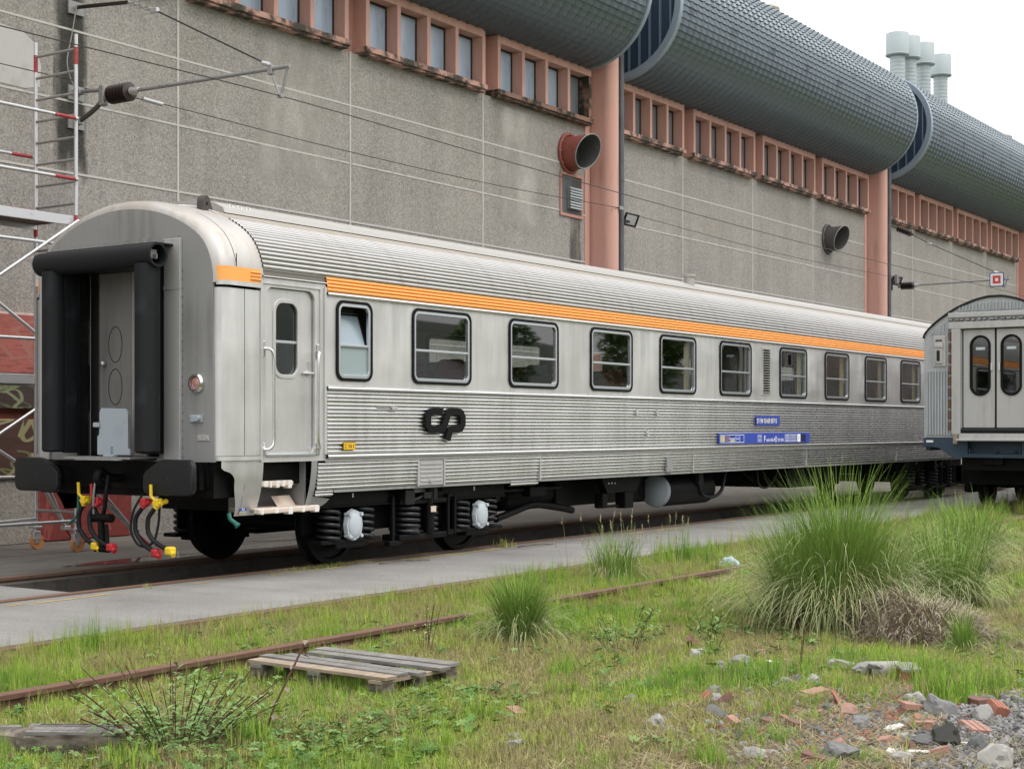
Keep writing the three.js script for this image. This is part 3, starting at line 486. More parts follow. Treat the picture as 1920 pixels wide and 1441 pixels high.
  wins.forEach(([x, w], i) => {
    for (const s of [1, -1]) {
      const wn = grp('window', car); wn.position.set(x, 2.5, s * (HW - 0.004)); if (s < 0) wn.rotation.y = Math.PI;
      const frame = (a, b, z0, d, r0, r1, m, name) => { const q = rrect(-a, a, -a * 0 - (0.44 - (w / 2 - a)), 0.44 - (w / 2 - a), r0); const e = w / 2 - b; q.holes.push(rrect(-b, b, -(0.44 - e), 0.44 - e, r1, THREE.Path)); return mesh(name, inXY(q, z0, d, 0.003, 5), m, wn); };
      frame(w / 2, w / 2 - 0.028, -0.02, 0.036, 0.11, 0.09, M.gasket, 'gasket');
      frame(w / 2 - 0.028, w / 2 - 0.062, -0.02, 0.03, 0.085, 0.06, M.alu, 'frame');
      mesh('glazing_bar', rb(-w / 2 + 0.055, w / 2 - 0.055, -0.065, -0.035, -0.02, 0.008, 0.006), M.alu, wn);
      const pw = w - 0.118, pane = (y0, y1, z, m, rx = 0) => { const p = mesh('pane', new THREE.PlaneGeometry(pw, y1 - y0), m, wn); p.position.set(0, (y0 + y1) / 2, z); p.rotation.x = rx; return p; };
      if (i === 0 && s > 0) { pane(-0.385, -0.05, -0.015, M.frosted); const tp = pane(-0.05, 0.33, -0.09, M.tilted, -0.32); mesh('vent_sash', [bx(-pw / 2, pw / 2, 0.16, 0.18, -0.012, 0.012), bx(pw / 2 - 0.02, pw / 2, -0.18, 0.18, -0.012, 0.012)], M.gasket, tp); mesh('blind', bx(-pw / 2, pw / 2, -0.04, 0.385, -0.22, -0.2), M.innerDark, wn); }
      else { pane(-0.385, -0.05, -0.016, M.glass); pane(-0.05, 0.385, -0.01, M.glass); }
    }
  });
  // --- inside: floor, ceiling, partitions and seats seen through the glass
  mesh('floor', bx(0.3, LEN - 0.3, 1.2, 1.26, -1.38, 1.38), M.innerDark, car);
  mesh('ceiling', bx(0.3, LEN - 0.3, 3.28, 3.3, -1.3, 1.3), M.inner, car);
  mesh('inner_wall', [bx(1.6, LEN - 1.6, 1.26, 2.03, -1.395, -1.38), bx(1.6, LEN - 1.6, 1.26, 2.03, 1.38, 1.395), bx(1.6, LEN - 1.6, 2.96, 3.2, -1.395, -1.38), bx(1.6, LEN - 1.6, 2.96, 3.2, 1.38, 1.395)], M.inner, car);
  for (const x of [1.62, 2.66, 12.2, 13.4, 23.4, 24.0]) { mesh('partition', bx(x - 0.02, x + 0.02, 1.26, 3.28, -1.37, -0.4), M.inner, car); mesh('partition', bx(x - 0.02, x + 0.02, 1.26, 3.28, 0.4, 1.37), M.inner, car); }
  const seatG = (() => { const b = rb(-0.07, 0.07, 0.35, 1.02, -0.24, 0.24, 0.05, 3), c = rb(-0.02, 0.45, 0.28, 0.43, -0.24, 0.24, 0.05, 3), h = rb(-0.1, 0.06, 0.92, 1.14, -0.17, 0.17, 0.05, 3); return metric(join([b, c, h, bx(0.05, 0.35, 0, 0.28, -0.15, 0.15)])); })();
  for (let i = 0; i < 9; i++) for (const [dx, turn] of [[-0.72, 0], [0.72, Math.PI]]) for (const z of [1.02, 0.42, -0.98]) {
    if (i === 4 && dx > 0 || i === 5 && dx < 0) continue;
    const m = new THREE.Mesh(seatG, i < 1 ? M.seatRed : pick([M.seatGrey, M.seatGrey, M.seatBrown, M.seatRed])); m.name = 'seat'; m.position.set(wx[i] + dx, 1.26, z); m.rotation.y = turn; car.add(m);
  }
  for (let i = 0; i < 9; i++) { for (const dx of [-0.66, 0.66]) { const g = new THREE.PlaneGeometry(0.16, 0.92, 12, 1); const p = g.attributes.position; for (let k = 0; k < p.count; k++) p.setZ(k, 0.018 * Math.sin(p.getX(k) * 110)); g.computeVertexNormals(); if (rnd() < 0.6) mesh('curtain', g.translate(wx[i] + dx * 0.72, 2.5, 1.33), M.curtain, car); mesh('curtain', g.clone().translate(0, 0, -2.66), M.curtain, car); } }
  mesh('far_door', [bx(0.02, 1.6, 1.2, 3.1, -HW + 0.005, -HW + 0.03), bx(LEN - 1.6, LEN - 0.02, 1.2, 3.1, -HW + 0.005, -HW + 0.03), bx(LEN - 1.6, LEN - 0.02, 1.2, 3.1, HW - 0.03, HW - 0.005)], M.endGrey, car);
  mesh('vestibule_lining', [bx(0.04, 1.6, 1.26, 3.2, -1.37, -1.35), bx(0.2, 0.24, 1.26, 3.3, -1.35, -0.54), bx(0.2, 0.24, 1.26, 3.3, 0.54, 1.33)], M.innerDark, car);
  // --- grille between the middle windows
  { const v = grp('side_grille', car); mesh('grille_frame', [bx(12.7, 12.725, 2.1, 2.9, HW - 0.006, HW + 0.014), bx(13.0, 13.025, 2.1, 2.9, HW - 0.006, HW + 0.014), bx(12.725, 13.0, 2.88, 2.9, HW - 0.006, HW + 0.014), bx(12.725, 13.0, 2.1, 2.12, HW - 0.006, HW + 0.014)], M.steel, v); for (let k = 0; k < 18; k++) mesh('slat', bx(12.725, 13.0, -0.002, 0.002, -0.012, 0.012).rotateX(-0.6).translate(0, 2.145 + k * 0.0425, HW + 0.006), M.steel, v); }

  // --- lower skirt: ribbed panels between seams
  const skirt = (x0, x1, y0 = 0.868, y1 = 1.168, n = 7, mat = M.rib) => mesh('skirt_panel', along(ribs(0, y0, y1, n, 0.0125).map(([z, y]) => [HW - 0.012 - (1.19 - y) * 0.09 + z, y]), x0, x1, 0.75), mat, car);
  skirt(1.47, 3.22); mesh('skirt_door', [rb(3.25, 3.73, 0.868, 1.165, HW - 0.05, HW - 0.018, 0.004), ...[0.91, 0.96, 1.01, 1.06, 1.11].map((y) => rb(3.28, 3.70, y, y + 0.022, HW - 0.03, HW - 0.008, 0.004)), rb(3.45, 3.5, 0.9, 0.94, HW - 0.02, HW + 0.005, 0.004)], M.endLight, car);
  skirt(3.76, 5.84); skirt(5.87, 10.2); skirt(10.23, 14.6); skirt(14.63, 19.2); skirt(19.23, 23.4); skirt(23.43, LEN - 1.5);
  skirt(1.45, 1.74, 0.80, 0.866, 2); skirt(5.2, 5.84, 0.80, 0.866, 2);
  for (const x of [3.235, 3.745, 5.855, 10.215, 14.615, 19.215, 23.415]) mesh('skirt_seam', bx(x - 0.013, x + 0.013, 0.86, 1.172, HW - 0.045, HW - 0.006), M.steel, car);
  mesh('skirt_head', along([[HW - 0.02, 1.17], [HW - 0.012, 1.172], [HW - 0.012, 1.212]], 1.59, LEN - 1.5), M.endLight, car);
  mesh('skirt_hatch', [rb(9.33, 9.52, 0.875, 1.09, HW - 0.03, HW + 0.004, 0.006), rb(9.4, 9.44, 0.89, 0.93, HW, HW + 0.012, 0.004)], M.endGrey, car);
  mesh('skirt_foot', along([[HW - 0.04, 0.868], [HW - 0.038, 0.84], [HW - 0.07, 0.835]], 1.76, LEN - 1.5), M.endGrey, car);
  mesh('far_skirt', bx(1.6, LEN - 1.5, 0.86, 1.21, -HW + 0.01, -HW + 0.03), M.endGrey, car);
  // --- small fittings on the ribs
  for (const [x, y] of [[8.39, 1.767], [9.0, 1.772], [8.71, 1.472]]) mesh('clip', [rb(x - 0.02, x + 0.02, y - 0.045, y + 0.045, HW, HW + 0.03, 0.006), rb(x - 0.035, x + 0.035, y - 0.012, y + 0.012, HW, HW + 0.022, 0.005)], M.steel, car);
  mesh('clip', [rb(2.70, 2.80, 1.745, 1.785, HW, HW + 0.03, 0.006), bx(2.45, 2.7, 1.772, 1.778, HW, HW + 0.02)], M.endLight, car);

  // --- company mark: one ribbon bent into two letters
  {
    const P = [[325, 809], [262, 811], [234, 822], [222, 850], [222, 905], [236, 932], [264, 940], [310, 939], [328, 930], [339, 908], [361, 838], [371, 818], [388, 811], [438, 811], [462, 822], [472, 850], [472, 900], [460, 926], [436, 936], [392, 936], [377, 945], [361, 1010]].map(([a, b]) => [3.289 + (a - 195) / 292 * 0.809, 1.787 - (b - 783) / 230 * 0.39]);
    const hw = (dx, dy) => { const l = Math.hypot(dx, dy); return 0.041 + 0.012 * Math.abs(dy) / l; };
    const Lp = [], Rp = [];
    P.forEach((p, i) => { const a = P[Math.max(0, i - 1)], b = P[Math.min(P.length - 1, i + 1)], dx = b[0] - a[0], dy = b[1] - a[1], l = Math.hypot(dx, dy), h = hw(dx, dy); Lp.push([p[0] - dy / l * h, p[1] + dx / l * h]); Rp.push([p[0] + dy / l * h, p[1] - dx / l * h]); });
    Lp[0] = [P[0][0] + 0.03, P[0][1] + 0.0]; // slanted cut at the first letter's tip
    Rp[0] = [P[0][0] + 0.015, P[0][1] + 0.042]; Lp[0] = [P[0][0] - 0.012, P[0][1] - 0.042];
    const quads = []; for (let i = 0; i + 1 < P.length; i++) quads.push(inXY(shp([Lp[i], Lp[i + 1], Rp[i + 1], Rp[i]]), HW + 0.012, 0.03));
    const lg = mesh('company_logo', quads, M.logo, car); lg.userData.label = 'black company logo of two joined letters';
  }
  // --- painted plates with lettering
  const plateOf = (name, x0, x1, y0, y1, cw, ch, draw, label) => { const g = rb(x0, x1, y0, y1, HW + 0.012, HW + 0.024, 0.002, 1), p = g.attributes.position, u = g.attributes.uv; for (let i = 0; i < p.count; i++) u.setXY(i, (p.getX(i) - x0) / (x1 - x0), (p.getY(i) - y0) / (y1 - y0)); const m = mesh(name, g, std(0xffffff, 0.55, 0, { map: canvas(cw, ch, draw) }), car, true); m.userData.label = label; };
  plateOf('weight_plate', 1.855, 2.055, 1.302, 1.386, 160, 72, (c, w, h) => { c.fillStyle = '#e3b312'; c.fillRect(0, 0, w, h); c.strokeStyle = '#6b5608'; c.lineWidth = 3; c.strokeRect(2, 2, w - 4, h - 4); c.fillStyle = '#151208'; c.font = 'bold 50px sans-serif'; c.textBaseline = 'middle'; c.fillText('16 t', 54, 38); c.fillRect(14, 18, 26, 5); c.fillRect(24, 22, 6, 30); c.fillRect(14, 50, 26, 5); }, 'yellow plate reading 16 t');
  plateOf('number_plate', 12.43, 13.37, 1.585, 1.74, 512, 90, (c, w, h) => { c.fillStyle = '#2f46a8'; c.fillRect(0, 0, w, h); c.fillStyle = '#e9e2b4'; c.font = 'bold 62px sans-serif'; c.textBaseline = 'middle'; c.save(); c.scale(0.88, 1.05); c.fillText('51 94 10-69 507-5', 10, 43); c.restore(); }, 'blue plate with the carriage number');
  plateOf('data_plate', 11.03, 14.66, 1.285, 1.46, 1400, 70, (c, w, h) => {
    c.fillStyle = '#2f46a8'; c.fillRect(0, 0, w, h); const B = (x, y, a, b, f) => { c.fillStyle = f; c.fillRect(x, y, a, b); }; const box = (x, y, a, b) => { c.strokeStyle = '#cfd2d8'; c.lineWidth = 3; c.strokeRect(x, y, a, b); };
    box(18, 12, 340, 50); B(22, 16, 60, 42, '#b8b48a'); B(90, 16, 44, 42, '#7d5f6e'); box(140, 14, 90, 20); box(140, 38, 90, 22); B(160, 42, 60, 15, '#b9b98a'); B(170, 18, 26, 12, '#15204e'); B(204, 18, 20, 12, '#15204e'); box(240, 14, 50, 22); B(250, 18, 26, 12, '#4a66c8'); box(240, 40, 50, 20); box(300, 14, 50, 46); B(310, 20, 16, 12, '#15204e'); B(312, 44, 28, 10, '#15204e');
    box(560, 14, 60, 46); B(566, 20, 20, 14, '#aab0c4'); B(594, 20, 20, 14, '#aab0c4'); B(566, 42, 48, 12, '#aab0c4');
    c.fillStyle = '#e8e6da'; c.font = 'bold 56px sans-serif'; c.textBaseline = 'alphabetic'; c.fillText('F', 652, 60); c.font = 'bold 30px sans-serif'; c.fillText('min HG-P', 690, 60); c.beginPath(); c.strokeStyle = '#e8e6da'; c.lineWidth = 5; c.arc(842, 44, 17, 0, 7); c.stroke(); c.font = 'bold 22px sans-serif'; c.fillText('R', 834, 52); c.font = 'bold 28px sans-serif'; c.fillText('51t 90t', 874, 60);
    for (let r = 0; r < 3; r++) { B(990, 16 + r * 16, 70, 10, '#b4b8c6'); B(1080, 16 + r * 16, 90, 10, '#a9adba'); } box(985, 12, 82, 50); box(1074, 12, 102, 50); B(1190, 10, 52, 54, '#f2f2ee'); B(1214, 22, 5, 30, '#333'); B(1246, 12, 86, 50, '#141b3c');
  }, 'long blue data plate with boxes and lettering');

  // --- entrance door
  const fr = mesh('door_frame', (() => { const s = shp([[0.565, 1.19], [1.588, 1.19], [1.588, 3.09], [0.565, 3.09]]); s.holes.push(rrect(0.655, 1.41, 1.262, 3.0, 0.1, THREE.Path)); return [inXY(s, HW - 0.055, 0.05), bx(0.565, 0.60, 1.2, 3.06, HW - 0.005, HW + 0.012), bx(1.555, 1.59, 1.26, 3.06, HW - 0.005, HW + 0.012), bx(0.60, 1.49, 3.03, 3.036, HW - 0.005, HW + 0.012), bx(1.485, 1.49, 2.3, 3.03, HW - 0.005, HW + 0.01)]; })(), M.steel, car);
  mesh('rivet', Array.from({ length: 60 }, (_, k) => new THREE.SphereGeometry(0.0055, 5, 4).translate(k % 2 ? 0.583 : 1.572, 1.24 + k * 0.03, HW + 0.012)), M.steel, fr);
  {
    const d = grp('door', car), s = rrect(0.665, 1.40, 1.268, 2.99, 0.09); s.holes.push(rrect(0.825, 1.185, 2.09, 2.865, 0.12, THREE.Path)); d.userData.label = 'plain steel entrance door with a tall rounded window';
    mesh('door_leaf', inXY(s, HW - 0.085, 0.04, 0.004), M.steel, d);
    const f = rrect(0.80, 1.21, 2.065, 2.89, 0.14); f.holes.push(rrect(0.835, 1.175, 2.10, 2.855, 0.11, THREE.Path)); mesh('window_frame', inXY(f, HW - 0.05, 0.014, 0.004), M.steel, d);
    mesh('window_pane', inXY(rrect(0.82, 1.19, 2.08, 2.87, 0.12), HW - 0.07, 0.004), M.glassDark, d);
    mesh('glazing_bar', rb(0.83, 1.18, 2.43, 2.46, HW - 0.07, HW - 0.05, 0.004), M.alu, d);
    mesh('door_handle', [rod([1.24, 2.125, HW - 0.02], [1.39, 2.125, HW - 0.01], 0.013, 8), rod([1.345, 2.09, HW - 0.06], [1.345, 2.25, HW - 0.03], 0.012, 8), new THREE.CylinderGeometry(0.03, 0.03, 0.03, 14).rotateX(Math.PI / 2).translate(1.345, 2.125, HW - 0.04)], M.steel, d);
    mesh('threshold', rb(0.66, 1.41, 1.245, 1.275, HW - 0.09, HW + 0.015, 0.006), M.alu, d);
    mesh('scuff_plate', bx(0.67, 1.395, 1.285, 1.32, HW - 0.046, HW - 0.04), M.endLight, d);
  }
  for (const [x, s] of [[0.615, 1], [1.455, -1]]) mesh('handrail', [tube([[x, 2.36, HW], [x + s * 0.045, 2.35, HW + 0.06], [x + s * 0.075, 2.25, HW + 0.075], [x + s * 0.078, 1.8, HW + 0.075], [x + s * 0.078, 1.42, HW + 0.075], [x + s * 0.04, 1.33, HW + 0.06], [x, 1.32, HW]], 0.016, 40, 10), rb(x - 0.02, x + 0.02, 2.28, 2.44, HW - 0.004, HW + 0.016, 0.006), rb(x - 0.02, x + 0.02, 1.25, 1.39, HW - 0.004, HW + 0.016, 0.006)], M.trim, car);
  // --- corner posts and curved roof caps at both ends
  const cornerRound = (r, x0, n) => Array.from({ length: n + 1 }, (_, k) => { const a = k / n * Math.PI / 2; return [x0 + r - r * Math.cos(a), -r + r * Math.sin(a)]; });   // x, offset from side
  const upright = (y0, y1, out, side = [1, -1], r = 0.1) => { const c = cornerRound(r, 0.015, 8), P = []; const pts = [...c, [0.565, 0]]; for (let i = 0; i + 1 < pts.length; i++) for (const s of side) { const [xa, oa] = pts[i], [xb, ob] = pts[i + 1], za = (HW + out + oa) * s, zb = (HW + out + ob) * s; P.push(xa, y0, za, xb, y0, zb, xb, y1, zb, xa, y0, za, xb, y1, zb, xa, y1, za); } const g = new THREE.BufferGeometry(); g.setAttribute('position', new THREE.Float32BufferAttribute(P, 3)); g.computeVertexNormals(); return toCreasedNormals(g, 0.6); };
  mesh('corner_post', upright(1.262, 2.95, 0, [1]), M.steel, car); mesh('corner_post', upright(1.262, 2.95, 0, [-1]), M.steel, car);
  mesh('corner_trim', [upright(2.975, 3.02, 0.025), upright(1.215, 1.258, 0.02)], M.steel, car);
  mesh('corner_stripe', [upright(3.018, 3.165, 0.008), ...[3.05, 3.085, 3.12].map((y) => rb(0.42, 0.57, y, y + 0.018, HW - 0.01, HW + 0.022, 0.006))], M.orange, car);
  for (const y of [3.0]) mesh('corner_seam', [bx(0.34, 0.343, 1.27, 2.95, HW, HW + 0.0025), bx(0.225, 0.228, 3.18, 3.3, HW - 0.008, HW + 0.003)], M.gasket, car);
  // the cap: the roof section swept forward and rounded down to the end wall
  const capG = (x0, sgn) => {
    const P = [], n = 30, secs = [[0.0, 0.115], [0.012, 0.075], [0.04, 0.035], [0.085, 0.01], [0.15, 0], [0.62, 0]];
    const sec = (inset) => Array.from({ length: 2 * n + 1 }, (_, k) => { const u = Math.abs(k - n) / n, q = shellAt.getPointAt(1 - u), d = shellAt.getTangentAt(1 - u), s = k < n ? 1 : -1; return [(q.z - d.y * inset) * s, q.y + d.z * inset]; });
    const S = secs.map(([, i]) => sec(i));
    for (let j = 0; j + 1 < secs.length; j++) for (let k = 0; k < 2 * n; k++) { const f = (J, K) => [x0 + sgn * (0.0 + secs[J][0]), S[J][K][1], S[J][K][0]]; P.push(...f(j, k), ...f(j + 1, k), ...f(j + 1, k + 1), ...f(j, k), ...f(j + 1, k + 1), ...f(j, k + 1)); }
    const g = new THREE.BufferGeometry(); g.setAttribute('position', new THREE.Float32BufferAttribute(P, 3)); g.computeVertexNormals(); return toCreasedNormals(g, 0.7);
  };
  mesh('roof_cap', capG(0, 1), M.cap, car); mesh('roof_cap', capG(LEN, -1), M.cap, car);
  mesh('cap_seam', along([...arc(0.04, 0.55, 20, 0.002)], 0.236, 0.242), M.gasket, car);
  mesh('rivet', Array.from({ length: 26 }, (_, k) => { const q = shellAt.getPointAt(0.58 + k * 0.013); return new THREE.SphereGeometry(0.012, 5, 4).translate(0.6, q.y + 0.006, q.z); }), M.steel, car);
  // lifting lugs on the cap
  for (const z of [0.63, -0.63]) mesh('lifting_lug', (() => { const s = new THREE.Shape(); s.moveTo(-0.10, 0); s.lineTo(-0.09, 0.10); s.absarc(0.0, 0.10, 0.088, Math.PI, 0.3, true); s.lineTo(0.16, 0.02); s.lineTo(0.16, 0); const h = new THREE.Path(); h.absarc(0, 0.10, 0.03, 0, Math.PI * 2); s.holes.push(h); return inXY(s, -0.03, 0.06, 0.008).rotateY(0.35).translate(0.56, 3.80, z); })(), M.lug, car);
  mesh('roof_pipe', [rod([11.75, 3.83, 0.55], [11.75, 4.09, 0.55], 0.085, 16), rod([11.75, 4.06, 0.55], [11.75, 4.1, 0.55], 0.105, 16)], M.deck, car);

  // --- near end wall with the gangway
  const endOutline = (inset) => { const n = 24, pts = []; for (let k = 0; k <= n; k++) { const q = shellAt.getPointAt(k / n), d = shellAt.getTangentAt(k / n); pts.push([q.z - d.y * inset, q.y + d.z * inset]); } const l = [...pts].reverse().slice(1).map(([z, y]) => [-z, y]); return [[1.345, 1.2], ...pts, ...l, [-1.345, 1.2]]; };
  const eo = shp(endOutline(0.105)); eo.holes.push(new THREE.Path([[-0.52, 1.21], [0.52, 1.21], [0.52, 3.2], [-0.52, 3.2]].map((p) => new THREE.Vector2(...p))));
  mesh('end_wall', inZY(eo, 0.0, 0.03), M.endGrey, car);
  mesh('end_wall', inZY(shp(endOutline(0.105)), LEN - 0.03, 0.03), M.endGrey, car);
  mesh('end_rivet', Array.from({ length: 44 }, (_, k) => new THREE.SphereGeometry(0.006, 5, 4).translate(-0.002, 1.25 + (k >> 1) * 0.09, k % 2 ? 0.9 : -1.3)), M.gasket, car);
  mesh('end_strip', [rb(-0.035, 0.0, 1.2, 3.47, 0.66, 0.895, 0.006), bx(-0.04, -0.034, 2.95, 2.985, 0.66, 0.895)], M.endLight, car);
  mesh('end_strip', [rb(-0.035, 0.0, 1.2, 3.3, -1.28, -1.12, 0.006)], M.endLight, car);
  mesh('gangway_top_plate', [bx(-0.03, 0, 3.38, 3.5, -0.86, 0.86), ...Array.from({ length: 13 }, (_, k) => new THREE.SphereGeometry(0.011, 5, 4).translate(-0.032, 3.455, -0.8 + k * 0.132))], M.endGrey, car);
  // rubber tubes: hollow, with a visible wall
  const hollow = (r, len, t = 0.022) => crown(lathe([[r - t, 0], [r, 0], [r, len], [r - t, len], [r - t, 0]], 32), 0.5);
  mesh('gangway_tube', hollow(0.124, 1.78).rotateX(Math.PI / 2).translate(-0.3, 3.275, -0.91), M.rubber, car);
  mesh('tube_bracket', [bx(-0.35, -0.25, 3.24, 3.33, 0.78, 0.795), bx(-0.306, -0.294, 3.24, 3.28, 0.6, 0.85)], M.galvDull, car);
  for (const s of [1, -1]) mesh('gangway_tube', crown(lathe([[0.105, 0], [0.126, 0.02], [0.126, 1.9], [0.105, 1.9]], 32), 0.5).rotateY(s).translate(-0.3, 1.29, s * 0.71), M.rubber, car);
  mesh('gangway_flap', [bx(-0.28, -0.01, 3.395, 3.41, -0.86, 0.8), ...[1, -1].map((s) => bx(-0.26, 0.0, 1.28, 3.2, s * 0.60 - 0.025, s * 0.60 + 0.025))], M.rubber, car);
  mesh('gangway_frame', [bx(-0.2, 0.02, 3.17, 3.23, -0.6, 0.6), bx(-0.12, 0.02, 1.25, 3.17, 0.52, 0.56), bx(-0.12, 0.02, 1.25, 3.17, -0.56, -0.52)], M.black, car);
  { const e = grp('gangway_door', car); mesh('door_leaf', [bx(0.14, 0.18, 1.25, 3.2, -0.52, 0.06)], M.doorGrey, e); mesh('door_post', [bx(0.1, 0.16, 1.25, 3.2, 0.06, 0.26), bx(0.09, 0.1, 1.25, 3.2, 0.06, 0.07), bx(0.09, 0.1, 1.25, 3.2, 0.25, 0.26)], M.endLight, e); mesh('door_leaf', bx(0.14, 0.18, 1.25, 3.2, 0.26, 0.52), M.doorGrey, e); mesh('door_edge', bx(0.12, 0.14, 1.25, 3.2, -0.50, -0.487), M.alu, e); mesh('door_knob', new THREE.SphereGeometry(0.03, 10, 8).translate(0.11, 2.23, -0.42), M.steel, e); for (const y of [2.43, 1.98, 1.53]) mesh('oval_panel', tube(Array.from({ length: 25 }, (_, k) => [0.138, y + Math.sin(k / 24 * 6.2832) * 0.19, -0.26 + Math.cos(k / 24 * 6.2832) * 0.105]), 0.004, 40, 4), M.gasket, e); }
  // raised footplate
  mesh('footplate', inZY(shp([[-0.085, 1.27], [0.40, 1.27], [0.40, 1.3], [0.385, 1.33], [0.37, 1.33], [0.37, 1.69], [0.34, 1.735], [-0.03, 1.745], [-0.055, 1.70], [-0.05, 1.55], [-0.06, 1.47], [-0.085, 1.455]]), -0.25, 0.02, 0.004), M.plate, car);
  mesh('footplate_hinge', [rb(-0.29, -0.25, 1.255, 1.36, 0.12, 0.15, 0.006), rb(-0.3, -0.22, 1.245, 1.27, 0.05, 0.2, 0.006), rb(-0.28, -0.25, 1.55, 1.60, -0.13, -0.04, 0.01)], M.plate, car);
  mesh('footplate_shelf', [bx(-0.34, 0.05, 1.225, 1.245, -0.5, 0.5), ext(rrect(-0.34, 0.34, 0, 0.12, 0.1), 0.012).rotateX(-Math.PI / 2).rotateY(Math.PI / 2).translate(-0.34, 1.215, 0.1)], M.endGrey, car);
  // tail lamp, socket and little plate
  { const l = grp('tail_lamp', car); l.position.set(0, 1.994, 1.11); mesh('bezel', [crown(lathe([[0.075, 0], [0.098, 0], [0.1, 0.02], [0.085, 0.045], [0.07, 0.045], [0.068, 0.01]], 28).rotateZ(Math.PI / 2), 0.4)], M.trim, l); mesh('lens', new THREE.SphereGeometry(0.075, 20, 10, 0, 6.2832, 0, 1.1).scale(1, 0.55, 1).rotateZ(Math.PI / 2).translate(0.0, 0, 0), M.lens, l); mesh('cup', new THREE.CircleGeometry(0.075, 24).rotateY(-Math.PI / 2).translate(-0.003, 0, 0), M.gasket, l); }
  mesh('socket_bracket', [rb(-0.02, 0, 1.60, 1.675, 1.02, 1.19, 0.005), rb(-0.045, -0.02, 1.605, 1.67, 1.06, 1.11, 0.006), rod([-0.06, 1.64, 1.145], [-0.0, 1.64, 1.145], 0.03, 14)], M.plate, car);
  mesh('end_plate', [rb(-0.012, 0, 1.415, 1.475, 1.12, 1.28, 0.003), new THREE.SphereGeometry(0.011, 6, 4).translate(-0.012, 1.445, 1.15), new THREE.SphereGeometry(0.011, 6, 4).translate(-0.012, 1.445, 1.25)], M.endLight, car);

  // --- headstock, buffers, coupling and hoses
  mesh('headstock', [bx(0.02, 0.35, 0.84, 1.2, -1.32, 1.32), bx(-0.06, 0.02, 0.92, 1.2, -1.2, 1.2), bx(0.0, 1.6, 0.95, 1.2, -1.25, 1.25)], M.black, car);
  for (const s of [1, -1]) {
    const b = grp('buffer', car); b.position.set(-0.27, 1.05, s * 1.0);
    const q = [[-0.335, -0.1], [-0.32, -0.14], [-0.28, -0.16], [0.28, -0.16], [0.32, -0.14], [0.335, -0.1], [0.335, 0.11], [0.32, 0.145], [0.28, 0.16], [-0.06, 0.16], [-0.12, 0.145], [-0.30, 0.05], [-0.33, 0.01]].map(([a, c]) => [a * s, c]);
    const pl = inZY(shp(s > 0 ? q : q.reverse()), -0.02, 0.03, 0.02); mesh('buffer_plate', crown(pl, 0.5), M.blackGreasy, b);
    mesh('buffer_shank', rod([0, 0, 0], [0.3, 0, 0], 0.1, 20), M.black, b);
    mesh('buffer_case', crown(lathe([[0.0, 0], [0.14, 0], [0.14, 0.16], [0.19, 0.2], [0.19, 0.24]], 24).rotateZ(-Math.PI / 2).translate(0.1, 0, 0), 0.5), M.black, b);
  }
  { const c = grp('coupling', car); mesh('hook', [tube([[0.05, 1.02, 0.05], [-0.2, 1.03, 0.05], [-0.33, 1.1, 0.05], [-0.37, 1.02, 0.05], [-0.3, 0.95, 0.05], [-0.22, 0.96, 0.05]], 0.045, 28, 8)], M.black, c); mesh('link', [tube([[-0.3, 1.05, -0.03], [-0.34, 0.85, -0.04], [-0.34, 0.7, -0.02], [-0.33, 0.62, 0.05], [-0.34, 0.7, 0.12], [-0.34, 0.85, 0.14], [-0.3, 1.05, 0.13]], 0.022, 40, 8)], M.black, c); mesh('screw', [rod([-0.33, 0.62, -0.1], [-0.33, 0.62, 0.22], 0.045, 12), rod([-0.33, 0.64, 0.05], [-0.33, 0.3, 0.08], 0.035, 12), rod([-0.34, 0.3, -0.02], [-0.34, 0.3, 0.2], 0.03, 10), rod([-0.35, 0.56, 0.16], [-0.36, 0.3, 0.2], 0.02, 8)], M.black, c); mesh('handle', tube([[-0.36, 0.66, -0.02], [-0.38, 0.8, 0.0], [-0.38, 0.95, 0.02], [-0.36, 1.1, 0.06]], 0.012, 20, 6), M.galvDull, c); }
  const hose = (z0, y0, pts, capM, cockM, lever) => {
    const h = grp('brake_hose', car); mesh('hose', tube(pts, 0.024, 36, 10), M.rubber, h);
    mesh('cock', [rb(-0.36, -0.28, y0 - 0.035, y0 + 0.05, z0 - 0.035, z0 + 0.035, 0.015), rod([-0.32, y0, z0 - 0.06], [-0.32, y0, z0 + 0.06], 0.022, 10), rod([-0.2, y0 + 0.02, z0], [-0.32, y0, z0], 0.026, 10), rod([-0.32, y0 - 0.02, z0], pts[0], 0.03, 10, 0.026)], cockM, h);
    if (lever) mesh('lever', [rod([-0.34, y0 + 0.03, z0 - 0.01], [-0.35, y0 + 0.07, z0 - 0.06], 0.016, 8), rod([-0.35, y0 + 0.07, z0 - 0.06], [-0.35, y0 + 0.19, z0 - 0.065], 0.017, 8)], cockM, h);
    const e = pts[pts.length - 1]; mesh('end_cap', [rb(e[0] - 0.05, e[0] + 0.045, e[1] - 0.045, e[1] + 0.04, e[2] - 0.03, e[2] + 0.06, 0.025, 3), rod([e[0], e[1], e[2] + 0.02], [e[0] - 0.03, e[1] - 0.04, e[2] + 0.09], 0.025, 10)], capM, h);
  };
  hose(-0.2, 0.79, [[-0.33, 0.74, -0.22], [-0.34, 0.64, -0.27], [-0.34, 0.5, -0.26], [-0.33, 0.39, -0.16], [-0.33, 0.33, -0.03]], M.yellow, M.yellow, true);
  hose(0.0, 0.78, [[-0.36, 0.74, -0.01], [-0.37, 0.64, -0.07], [-0.37, 0.5, -0.05], [-0.36, 0.39, 0.06], [-0.36, 0.33, 0.24]], M.red, M.red, true);
